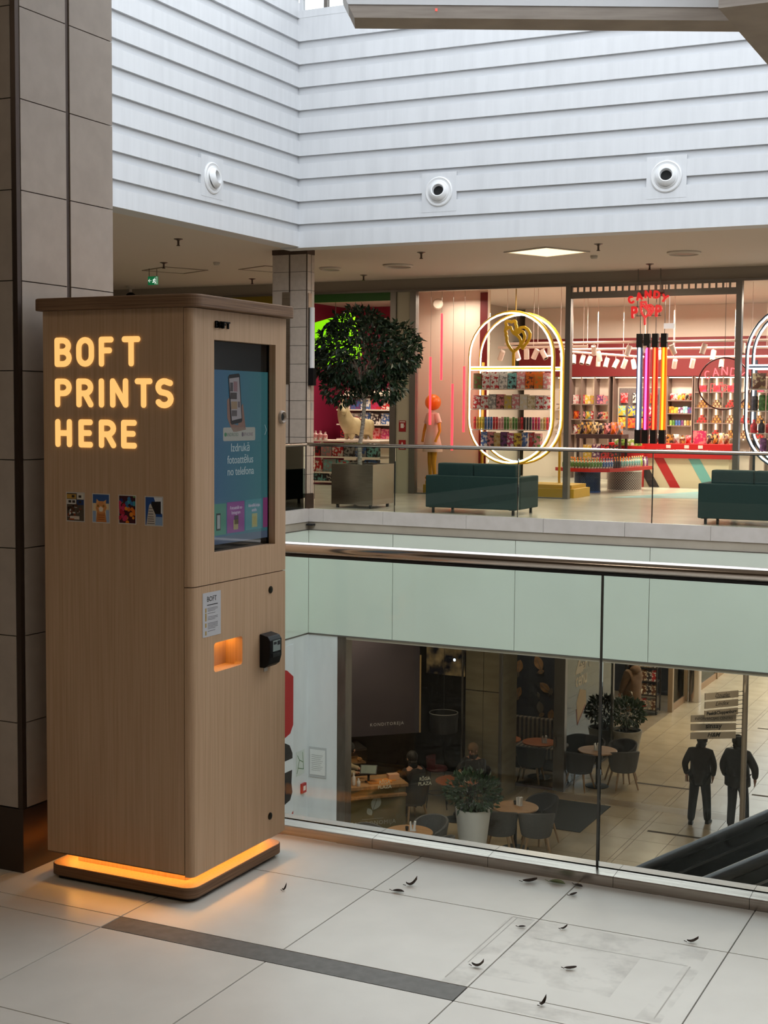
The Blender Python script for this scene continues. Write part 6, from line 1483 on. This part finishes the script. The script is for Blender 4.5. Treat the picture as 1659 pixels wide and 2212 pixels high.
# till tablet, bottles, tray on the counter
tl = thing('till_tablet', 'angled till tablet on the café counter', 'till', tuple(CW + E1 * -.62 + NB * -.25 + Vector((0, 0, 1.0))), math.radians(20))
part('stand', MB().box(-.06, .06, -.05, .05, 0, .02).box(-.02, .02, -.02, .02, .02, .16), m_blk, tl)
part('tablet', MB().box(-.15, .15, -.012, .012, -.1, .1, Matrix.Translation((0, 0, .22)) @ Matrix.Rotation(math.radians(-50), 4, 'X')), m_blk, tl)
part('tablet_face', MB().box(-.135, .135, -.0135, -.0125, -.085, .085, Matrix.Translation((0, 0, .22)) @ Matrix.Rotation(math.radians(-50), 4, 'X')), mat('tablet_lit', srgb(90, 92, 80), .2, emit=srgb(110, 112, 96), estr=.25), tl)
for i, (u, d, h, c_) in enumerate(((-1.06, -.1, .30, 'grey'), (-1.0, -.2, .26, 'grey'), (-.94, -.12, .22, 'white'), (-1.12, -.02, .14, 'white'), (-.88, -.03, .14, 'white'))):
    tag(link('counter_bottle', pack_mesh('bottle', .07, .07, h, pack_mat(c_, 'white')), None, tuple(CW + E1 * u + NB * d + Vector((0, 0, 1.001)))), '%s bottle on the café counter, %s from the back' % (c_, ORD[i]), 'bottle', 'bottles on the café counter')
ty = thing('serving_tray', 'glowing orange wooden serving board on the café counter', 'tray', tuple(CW + E1 * -.42 + NB * -.2 + Vector((0, 0, 1.001))), math.radians(45))
part('board', MB().prism(rrect(-.24, .2, -.13, .13, .05), 0, .02, 'z'), mat('board_orange', srgb(206, 126, 50), .5), ty); part('handle', MB().box(.2, .3, -.02, .02, .004, .016), MATS['board_orange'], ty)
tag(link('paper_box', pack_mesh('box', .2, .14, .1, mat('kraft_pink', srgb(190, 150, 124), .7)), None, tuple(CW + E1 * -.14 + NB * -.3 + Vector((0, 0, 1.001))), (0, 0, .8)), 'pale paper box at the right end of the café counter', 'box')
# low glass screen with lettering
gs = thing('glass_screen', 'low glass screen with small cream lettering in front of the café', 'glass screen', (-10.1, 22.2, ZL))
GW = Vector((-9.9, 22.35, ZL))
vs = [GW + E1 * u + NB * d + Vector((0, 0, z)) for z in (0, 1.25) for (u, d) in ((-1.25, 0), (.9, 0), (.9, .01), (-1.25, .01))]
wpart('pane', MB().add(vs, [(0, 3, 2, 1), (4, 5, 6, 7), (0, 1, 5, 4), (1, 2, 6, 5), (2, 3, 7, 6), (3, 0, 4, 7)]), m_shopglass, gs)
for u in (-.95, -.2, .5):
    wtext('screen_lettering', 'RĪGA\nPLAZA', .085, m_cream2, basis(GW + NB * .012, E1, (0, 0, 1)) @ Matrix.Translation((u, 1.12, 0)), gs, offset=.002)

# ---- direction sign post
SP = Vector((-4.973, 24.605, ZL + .3815))
sp_ = thing('direction_signpost', 'grey direction signpost with stacked shop name boards in the corridor', 'signpost', tuple(SP))
m_post = noisy(mat('post_grey', rough=.4, metal=.4), srgb(168, 154, 140), srgb(180, 166, 151), (1, 1, 1), 3, 3)
m_board = mat('board_grey', srgb(186, 170, 152), .5); m_ink = mat('board_ink', (.012, .011, .012), .6)
part('pole', MB().lathe([(.052, -.4016), (.052, 3.9)], seg=20), m_post, sp_, True)
sp_.scale = (.95, .95, .95)
def board(z, L_, ang, txt, size, **k):
    d = Vector((math.cos(math.radians(ang)), math.sin(math.radians(ang)), 0)); n_ = Vector((d.y, -d.x, 0))
    M_ = basis((0, 0, 0), d, (0, 0, 1))
    bd = part('name_board', MB().box(-L_ - .17, -.17, z, z + .125, -.012, .012, M_), m_board, sp_)
    part('bracket', MB().box(-.17, -.04, z + .02, z + .03, -.006, .006, M_).box(-.17, -.04, z + .095, z + .105, -.006, .006, M_), m_dark, bd)
    if not txt: return bd
    me = text_mesh('board_lettering', txt, size, m_ink, M_ @ Matrix.Translation((-L_ / 2 - .17, z + .04, .0135)), **k)
    link('board_lettering', me, bd)
    return bd
for z, t, s, k in ((1.64, 'H&M', .11, dict(shear=.35, offset=.003)), (1.80, 'sinsay', .13, dict(offset=.003)), (1.96, 'INFORMĀCIJAS CENTRS', .068, {})): board(z, .86, 33, t, s, **k)
for z, t, s, k in ((2.10, 'Peek&Cloppenburg', .085, dict(offset=.003)), (2.26, 'Lindex', .11, dict(shear=.4)), (2.42, 'Douglas', .10, dict(shear=.4))): board(z, .74, 50, t, s, **k)
board(2.60, .4, 100, '', .08)
M_ = basis((0, 0, 0), (math.cos(math.radians(50)), math.sin(math.radians(50)), 0), (0, 0, 1))
part('lettering_underline', strokes(MB(), [[(-.66, 2.447), (-.36, 2.447)]], .006, .001, M_ @ Matrix.Translation((0, 0, .0135))), m_ink, sp_)

# ---- escalator rising to the right
m_esc = mat('escalator_black', srgb(16, 17, 19), .5, spec=.2); m_eglass = mat('escalator_panel', srgb(20, 22, 25), .3, spec=.25); m_edark = mat('escalator_step', srgb(24, 24, 26), .6, spec=.2)
es = thing('escalator', 'black escalator with dark balustrades rising across the void', 'escalator', (-4.0, 7.4, ZL))
def ez(x): return -1.124 + .591 * (x + 2.27)
x0, x1 = -8.6, 1.15
for y in (8.0, 6.82):
    wpart('handrail', MB().tube([(x0, y, ez(x0)), (x1, y, ez(x1)), (x1 + 1.2, y, ez(x1))], .035, 10), mat('handrail_rubber', srgb(34, 32, 33), .35), es, True)
    wpart('balustrade_panel', MB().prism([(x0, ez(x0) - .8), (x1, ez(x1) - .8), (x1 + 1.2, ez(x1) - .85), (x1 + 1.2, ez(x1) - .03), (x1, ez(x1) - .03), (x0, ez(x0) - .03)], y - .012, y + .012, 'y'), m_eglass, es)
    wpart('rail_track', MB().prism([(x0, ez(x0) - .12), (x1, ez(x1) - .12), (x1, ez(x1) - .105), (x0, ez(x0) - .105)], y - .02, y + .02, 'y'), mat('track_steel', srgb(110, 106, 104), .3, .8), es)
    wpart('skirt', MB().prism([(x0, ez(x0) - 1.35), (x1, ez(x1) - 1.35), (x1 + 1.2, ez(x1) - 1.3), (x1 + 1.2, ez(x1) - .8), (x1, ez(x1) - .8), (x0, ez(x0) - .8)], y - .1, y + .1, 'y'), m_esc, es)
wpart('truss_underside', MB().prism([(x0, ez(x0) - 1.5), (x1, ez(x1) - 1.5), (x1 + 1.2, ez(x1) - 1.4), (x1 + 1.2, ez(x1) - 1.2), (x1, ez(x1) - 1.2), (x0, ez(x0) - 1.2)], 6.9, 7.92, 'y'), m_esc, es)
sm = MB().box(-.2, .2, -.46, .46, -.23, 0).mesh('step', m_edark)
for k in range(26):
    x = -8.3 + .37 * k
    share('step', sm, es, (x + 4.0, 0.01, ez(x) - .95 - ZL))
wpart('lower_newel', MB().box(x0 - 1.2, x0, 6.75, 8.1, ZL, ZL + .9), m_esc, es)
ns = thing('dry_twig_heap', 'heap of dry brown twigs and litter lying on the escalator edge', 'twig heap', (-2.35, 8.28, -1.75))
hm = MB()
for i in range(160):
    p = Vector((R.gauss(0, .12), R.gauss(0, .04), abs(R.gauss(0, .03)))); d = rnd_dir(); d.z *= .25
    hm.tube([p, p + d * R.uniform(.04, .1)], .004, 4)
o = part('twigs', hm, noisy(mat('dry_twig', rough=.9), srgb(110, 92, 64), srgb(150, 130, 94), (1, 1, 1), 20, 3), ns); o['kind'] = 'stuff'
part('long_stick', MB().tube([(.03, 0, .0), (-.05, .0, .17)], .004, 5), mat('pale_stick', srgb(170, 150, 116), .8), ns)
wpart('litter_ledge', MB().box(-3.0, -1.6, 8.2, 8.4, -1.85, -1.75), m_esc, es)

# ---- fallen leaves and litter on the near floor
m_dl = noisy(mat('dead_leaf', rough=.8), srgb(58, 46, 38), srgb(88, 72, 60), (1, 1, 1), 30, 3)
def dead_leaf(label, x, y, s, a, curl, m=None):
    s *= .72
    mb = MB(); n = 6; vs = []; fs = []
    for i in range(n + 1):
        t = i / n; w = s * .2 * math.sin(math.pi * min(1, t * 1.02)) ** .7 + .0006
        z = s * .05 + curl * s * (t - .4) ** 2; vs += [(s * (t - .5), -w, z + w * .9), (s * (t - .5), 0, z * .6 + .001), (s * (t - .5), w, z + w * .7)]
    for i in range(n):
        for k in range(2): fs.append((i * 3 + k, (i + 1) * 3 + k, (i + 1) * 3 + k + 1, i * 3 + k + 1))
    mb.add(vs, fs); mb.tube([(-s * .5, 0, .003), (-s * .75, s * .06, .006)], .0012, 4)
    o = single('fallen_leaf', mb, m or m_dl, label, 'leaf', (x, y, .001), a)
for lab, x, y, s, a, c_ in (('curled dark fallen leaf left of the long tile joint by the balustrade', -1.98, 4.279, .055, .7, 2.2), ('flat dark fallen leaf lying on a tile joint', -1.993, 4.199, .06, .1, .2), ('small upright fallen leaf near the kiosk base', -2.344, 4.037, .03, 1.3, 3.), ('dark fallen leaf close to the balustrade channel', -1.63, 4.50, .07, .5, .8), ('dark fallen leaf at the tile corner beside the green leaf', -1.467, 4.535, .055, -.4, .3), ('thin curved fallen leaf sliver near the balustrade', -1.454, 4.443, .045, 1.0, .6), ('dark fallen leaf on the right beside the stained tile', -.991, 4.209, .05, .5, 1.4), ('small dark leaf crumb inside the stained strip', -1.505, 4.086, .035, .5, .3), ('crumpled dark leaf bits in the stained strip', -1.508, 3.727, .05, .2, 2.), ('pale dry leaf at the top of the stained tile', -1.381, 4.133, .035, .9, 1.4), ('small upright dark leaf near the bottom of the picture', -1.248, 3.565, .04, 1.2, 2.5), ('pale dry leaf in the middle of the stained tile', -1.26, 3.836, .05, .4, .7)):
    dead_leaf(lab, x, y, s, a, c_)
dead_leaf('flat green fallen leaf beside the balustrade channel', -1.542, 4.53, .085, -.05, .1, mat('green_leaf', srgb(128, 138, 92), .6))
# old outline and smudges on the floor tiles
ms = bpy.data.materials.new('floor_smudge'); ms.use_nodes = True; MATS['floor_smudge'] = ms
N, L, b_ = nodes_of(ms); b_.inputs['Base Color'].default_value = srgb(150, 142, 130); b_.inputs['Roughness'].default_value = .6
tc = N.new('ShaderNodeTexCoord'); nz = N.new('ShaderNodeTexNoise'); nz.inputs['Scale'].default_value = 7; nz.inputs['Detail'].default_value = 10; nz.inputs['Roughness'].default_value = .7
cr = N.new('ShaderNodeMapRange'); cr.inputs[1].default_value = .46; cr.inputs[2].default_value = .78; cr.inputs[3].default_value = 0; cr.inputs[4].default_value = .13
L.new(tc.outputs['Object'], nz.inputs['Vector']); L.new(nz.outputs['Fac'], cr.inputs[0]); L.new(cr.outputs[0], b_.inputs['Alpha'])
def smudge(poly): part('floor_smudge', MB().prism(poly, .0001, .0003, 'z'), ms, fl)
smudge([(-1.565, 3.585), (-1.49, 3.585), (-1.49, 4.17), (-1.575, 4.17)]); smudge([(-1.485, 4.02), (-.93, 4.02), (-.93, 4.165), (-1.485, 4.165)])
smudge([(-1.485, 3.68), (-1.1, 3.7), (-1.1, 4.02), (-1.485, 4.02)]); smudge([(-1.0, 3.6), (-.93, 3.6), (-.92, 4.02), (-.97, 4.02)]); smudge([(-1.6, 3.49), (-.9, 3.49), (-.9, 3.56), (-1.6, 3.56)])

mk = noisy(mat('floor_scuff_line', rough=.6), srgb(176, 168, 156), srgb(206, 200, 190), (1, 1, 1), 14, 6)
for x0, x1, y0, y1 in ((-1.567, -1.563, 3.62, 4.16), (-1.55, -1.547, 3.75, 4.16), (-.954, -.950, 3.62, 4.02), (-1.44, -.96, 4.020, 4.023), (-1.565, -1.50, 4.163, 4.167)):
    part('floor_scuff', MB().box(x0, x1, y0, y1, .0001, .0003), mk, fl)

# ================================================================ people
m_skin = mat('skin_tone', srgb(176, 128, 102), .55); m_hair = mat('dark_hair', srgb(24, 20, 18), .7)
def person(label, loc, rz, J, jacket, trousers, shoe, hair=m_hair, coat=None, bulk=1.0, group=None, skirt=None):
    o = thing('person', label, 'person', loc, rz, group)
    order = ['pel', 'spi', 'che', 'nek', 'hea', 'top', 'hpL', 'knL', 'anL', 'toL', 'hpR', 'knR', 'anR', 'toR', 'shL', 'elL', 'wrL', 'paL', 'shR', 'elR', 'wrR', 'paR']
    rad = dict(pel=.135, spi=.125, che=.145, nek=.055, hea=.092, top=.07, hpL=.085, knL=.058, anL=.042, toL=.035, hpR=.085, knR=.058, anR=.042, toR=.035, shL=.06, elL=.043, wrL=.03, paL=.034, shR=.06, elR=.043, wrR=.03, paR=.034)
    ed = [('pel', 'spi'), ('spi', 'che'), ('che', 'nek'), ('nek', 'hea'), ('hea', 'top'), ('che', 'shL'), ('che', 'shR'), ('shL', 'elL'), ('elL', 'wrL'), ('wrL', 'paL'), ('shR', 'elR'), ('elR', 'wrR'), ('wrR', 'paR'), ('pel', 'hpL'), ('hpL', 'knL'), ('knL', 'anL'), ('anL', 'toL'), ('pel', 'hpR'), ('hpR', 'knR'), ('knR', 'anR'), ('anR', 'toR')]
    V = [Vector(J[k]) for k in order]; idx = {k: i for i, k in enumerate(order)}
    E_ = [(idx[a], idx[b]) for a, b in ed]; RR = [rad[k] for k in order]
    for S in 'LR':                                   # fingers: four curled, thumb to the side
        p = Vector(J['pa' + S]); d = (p - Vector(J['wr' + S])).normalized(); fwd = Vector((0, 1, 0)); fwd = (fwd - d * fwd.dot(d)).normalized(); inn = d.cross(fwd) * (1 if S == 'L' else -1)
        for k, ln in enumerate((.060, .070, .066, .052)):
            a_ = p + d * .028 + fwd * (.027 - .018 * k); b1 = a_ + d * ln * .55; b2 = b1 + (d * .7 + inn * .5).normalized() * ln * .5
            n0 = len(V); V += [a_, b1, b2]; RR += [.0105, .009, .0075]; E_ += [(idx['pa' + S], n0), (n0, n0 + 1), (n0 + 1, n0 + 2)]
        t1 = Vector(J['wr' + S]).lerp(p, .45) + fwd * .035; t2 = t1 + (d + fwd * .4).normalized() * .045; n0 = len(V); V += [t1, t2]; RR += [.012, .009]; E_ += [(idx['pa' + S], n0), (n0, n0 + 1)]
    skin('body', V, E_, RR, m_skin, o, 1)
    def cloth(name, keys, rads, edges, m, lv=2):
        ii = {k: i for i, k in enumerate(keys)}
        return skin(name, [J[k] for k in keys], [(ii[a], ii[b]) for a, b in edges], rads, m, o, lv)
    bk = bulk
    hem = Vector(J['pel']) + Vector((0, 0, -.06)); J['hem'] = hem if coat is None else Vector(J['pel']) + Vector((0, 0, -coat))
    jk = cloth('jacket', ['che', 'spi', 'pel', 'hem', 'nek', 'shL', 'elL', 'wrL', 'shR', 'elR', 'wrR'], [(.205 * bk, .16 * bk), (.20 * bk, .16 * bk), (.205 * bk, .165 * bk), (.20 * bk, .165 * bk), .085, .095 * bk, .066 * bk, .05 * bk, .085 * bk, .066 * bk, .05 * bk],
               [('che', 'spi'), ('spi', 'pel'), ('pel', 'hem'), ('che', 'nek'), ('che', 'shL'), ('shL', 'elL'), ('elL', 'wrL'), ('che', 'shR'), ('shR', 'elR'), ('elR', 'wrR')], jacket)
    if trousers:
        for S in 'LR': J['cu' + S] = tuple(Vector(J['an' + S]) + Vector((0, 0, -.07)))
        cloth('trousers', ['pel', 'hpL', 'knL', 'cuL', 'hpR', 'knR', 'cuR'], [.16, .115, .088, .072, .115, .088, .072], [('pel', 'hpL'), ('hpL', 'knL'), ('knL', 'cuL'), ('pel', 'hpR'), ('hpR', 'knR'), ('knR', 'cuR')], trousers)
    for S in 'LR':
        a_, t_ = Vector(J['an' + S]), Vector(J['to' + S]); d = (t_ - a_); d.z = 0; d = d.normalized() if d.length > 1e-4 else Vector((0, 1, 0))
        s = Vector((d.y, -d.x, 0)); base = Vector((a_.x, a_.y, min(a_.z, t_.z) - .04)); sl = (t_.z - a_.z + .045)
        prof = [(-.075, .032, .075), (-.05, .04, .085), (.02, .044, .075), (.1, .05, .055), (.16, .044, .045), (.19, .02, .03)]
        vs = []; fs = []
        for u, w, h in prof:
            q = base + d * u; vs += [q + s * w, q + s * w * .9 + Vector((0, 0, h)), q - s * w * .9 + Vector((0, 0, h)), q - s * w]
        for i in range(len(prof) - 1):
            for k in range(4): k2 = (k + 1) % 4; fs.append((i * 4 + k, (i + 1) * 4 + k, (i + 1) * 4 + k2, i * 4 + k2))
        fs += [(0, 1, 2, 3), tuple(len(vs) - 4 + k for k in (3, 2, 1, 0))]
        part('shoe', MB().add(vs, fs), shoe, o, True, .006)
    if abs(J['knL'][1]) < .3:
        pe = Vector(J['pel']); w_ = .2 * bk; lo = -.13 if coat is None else -coat - .1
        ring = MB().lathe([(w_ * .86, .1), (w_, 0), (w_ * 1.02, lo), (w_ * .98, lo - .015), (w_ * .9, lo)], (0, 0, 0), 20, caps=False)
        ring.v = [(pe.x + x, pe.y + y * .82, pe.z + z) for x, y, z in ring.v]
        part('jacket_hem', ring, jacket, o, True)
    h = Vector(J['hea']); t = Vector(J['top']); u = (t - h).normalized()
    part('hair', MB().ball(tuple(h + u * .04 + Vector((0, -.02, 0))), .112, 16, 10, (.93, 1.0, 1.0)).ball(tuple(h + Vector((0, -.035, -.05))), .09, 14, 8, (.95, .9, .9)), hair, o, True)
    part('collar', MB().lathe([(.085, -.03), (.092, .02), (.08, .06), (.07, .03)], tuple(Vector(J['nek']) + Vector((0, 0, -.02))), 16, caps=False), jacket, o, True)
    for sx in (-1, 1):
        part('ear', MB().ball(tuple(h + Vector((sx * .088, 0, .0))), .026, 8, 6, (.45, .8, 1.2)), m_skin, o, True)
        part('eye', MB().ball(tuple(h + Vector((sx * .032, .083, .012))), .011, 8, 6), m_hair, o)
    part('nose', MB().ball(tuple(h + Vector((0, .098, -.018))), .017, 8, 6, (.8, 1, 1.4)), m_skin, o, True)
    part('mouth', MB().ball(tuple(h + Vector((0, .083, -.058))), .02, 8, 6, (1.2, .5, .3)), mat('lip_tone', srgb(140, 84, 74), .5), o, True)
    return o
def stand(h=1.75, dxL=-.1, dyL=0, dxR=.1, dyR=0, armL=(-.27, -.02), armR=(.27, -.02), head=(0, .02), heelL=0., heelR=0.):
    k = h / 1.75; J = {}
    def P(n, x, y, z): J[n] = (x * k, y * k, z * k)
    P('pel', 0, 0, .95); P('spi', 0, -.01, 1.12); P('che', 0, -.02, 1.34); P('nek', 0, -.01, 1.50); P('hea', head[0], head[1], 1.615); P('top', head[0], head[1] - .005, 1.69)
    P('hpL', -.09, 0, .90); P('hpR', .09, 0, .90)
    P('knL', (-.09 + dxL) / 2, dyL / 2 + .04, .5); P('knR', (.09 + dxR) / 2, dyR / 2 + .04, .5)
    P('anL', dxL, dyL, .085 + heelL); P('toL', dxL - .01, dyL + .14, .035); P('anR', dxR, dyR, .085 + heelR); P('toR', dxR + .02, dyR + .14, .035)
    P('shL', -.185, -.02, 1.395); P('elL', armL[0], armL[1] - .04, 1.16); P('wrL', armL[0] + .03, armL[1] + .08, .93); P('paL', armL[0] + .035, armL[1] + .1, .86)
    P('shR', .185, -.02, 1.395); P('elR', armR[0], armR[1] - .04, 1.16); P('wrR', armR[0] - .03, armR[1] + .08, .93); P('paR', armR[0] - .035, armR[1] + .1, .86)
    return J
m_j1 = noisy(mat('jacket_dark_brown', rough=.85), srgb(34, 29, 27), srgb(40, 34, 32), (1, 1, 1), 20, 3); m_t1 = mat('joggers_black', srgb(22, 22, 25), .9); m_sh = mat('shoe_black', srgb(20, 19, 20), .5)
m_j2 = noisy(mat('puffer_black', rough=.6), srgb(20, 20, 24), srgb(26, 26, 30), (1, 1, 6), 4, 3, .3); m_t2 = noisy(mat('jeans_dark', rough=.85), srgb(38, 42, 50), srgb(46, 50, 58), (1, 1, 1), 30, 3)
p1 = person('person in dark jacket and black joggers walking away, left of the signpost', (-5.97, 25.62, ZL), math.radians(6), stand(1.70, -.15, -.08, .15, .09, (-.29, -.02), (.26, 0), (.02, .03), heelL=.03), m_j1, m_t1, m_sh)
single('paper_cup', MB().lathe([(.026, 0), (.034, .1), (.035, .105), (0, .105)], seg=14), mat('cup_white', srgb(206, 190, 170), .6), 'pale paper cup held in the left hand of the walking person', 'cup', (-6.235, 25.68, ZL + .755), smooth=True)
person('person in black puffer jacket and jeans walking away behind the signpost', (-5.30, 25.72, ZL), math.radians(-4), stand(1.72, -.10, -.06, .14, .12, (-.28, 0), (.33, .02), (-.02, .03)), m_j2, m_t2, m_sh, bulk=1.18)
m_coat = noisy(mat('coat_brown', rough=.85), srgb(92, 66, 42), srgb(104, 76, 50), (1, 1, 3), 5, 3, .2); m_pale = mat('trousers_pale', srgb(186, 178, 160), .85)
pc = person('person in long brown hooded coat and pale trousers standing by the goods rack', (-9.24, 32.42, ZL), math.radians(65), stand(1.76, -.13, -.06, .12, .06, (-.28, .06), (.28, .06)), m_coat, m_pale, mat('sneaker_beige', srgb(170, 150, 124), .6), coat=.32, bulk=1.25)
part('hood', MB().ball((0, -.09, 1.50), .16, 16, 10, (1, .8, .75)), m_coat, pc, True)
# people inside the café
def sit(h=1.72, lean=.08, reach=.0):
    J = stand(h); k = h / 1.75
    for n in J: J[n] = Vector(J[n])
    dz = Vector((0, 0, -.40 * k))
    for n in ('pel', 'spi', 'che', 'nek', 'hea', 'top', 'shL', 'shR', 'elL', 'elR', 'wrL', 'wrR', 'paL', 'paR', 'hpL', 'hpR'): J[n] = J[n] + dz
    for n, f in (('che', .5), ('nek', .8), ('hea', 1), ('top', 1), ('shL', .7), ('shR', .7)): J[n] = J[n] + Vector((0, lean * f, 0))
    for S, sx in (('L', -1), ('R', 1)):
        J['kn' + S] = Vector((sx * .11, .42, .50)); J['an' + S] = Vector((sx * .11, .38, .085)); J['to' + S] = Vector((sx * .12, .52, .035))
        J['el' + S] = Vector((sx * .26, .10 + lean, .76)); J['wr' + S] = Vector((sx * .14, .32 + reach, .80)); J['pa' + S] = Vector((sx * .11, .39 + reach, .80))
    return {n: tuple(v) for n, v in J.items()}
m_jd = mat('jumper_black', srgb(26, 25, 27), .9)
person('person in black jumper seated facing the café counter', (-10.72, 23.25, ZL), math.radians(60), sit(1.70), m_jd, m_t1, m_sh)
tub('dark tub chair under the seated person in black jumper', -10.74, 23.22, math.radians(60), m_tubd)
person('person in dark grey jumper seated beside the pendant lamp', (-10.05, 24.55, ZL), math.radians(175), sit(1.68), mat('jumper_charcoal', srgb(44, 42, 42), .9), m_t1, m_sh, hair=mat('light_hair', srgb(120, 92, 64), .7))
tub('dark tub chair under the person in dark grey jumper', -10.05, 24.58, math.radians(175), m_tubd)
# barista leaning over the till behind the counter
bj = stand(1.70, armL=(-.26, .1), armR=(.26, .1)); bj = {n: Vector(v) for n, v in bj.items()}
for n, f in (('spi', .06), ('che', .16), ('nek', .24), ('hea', .32), ('top', .34), ('shL', .18), ('shR', .18)): bj[n] = bj[n] + Vector((0, f, -f * .25))
for S, sx in (('L', -1), ('R', 1)): bj['el' + S] = Vector((sx * .26, .3, 1.10)); bj['wr' + S] = Vector((sx * .14, .50, 1.10)); bj['pa' + S] = Vector((sx * .12, .57, 1.09))
q = CW + E1 * -1.12 + NB * -.93
person('person in tan shirt leaning over the till behind the counter', (q.x, q.y, ZL), math.radians(-75), {n: tuple(v) for n, v in bj.items()}, noisy(mat('shirt_tan', rough=.85), srgb(150, 132, 104), srgb(166, 148, 120), (1, 1, 1), 8, 3), m_t1, m_sh)

# only the strong light-giving fittings are sampled as lamps
KEEP = {'amber_led', 'tray_led', 'white_led_tube', 'cool_led_tube', 'red_neon_tube', 'ceiling_panel_light'}
for m in bpy.data.materials:
    if m.name not in KEEP:
        try: m.cycles.emission_sampling = 'NONE'
        except Exception: pass
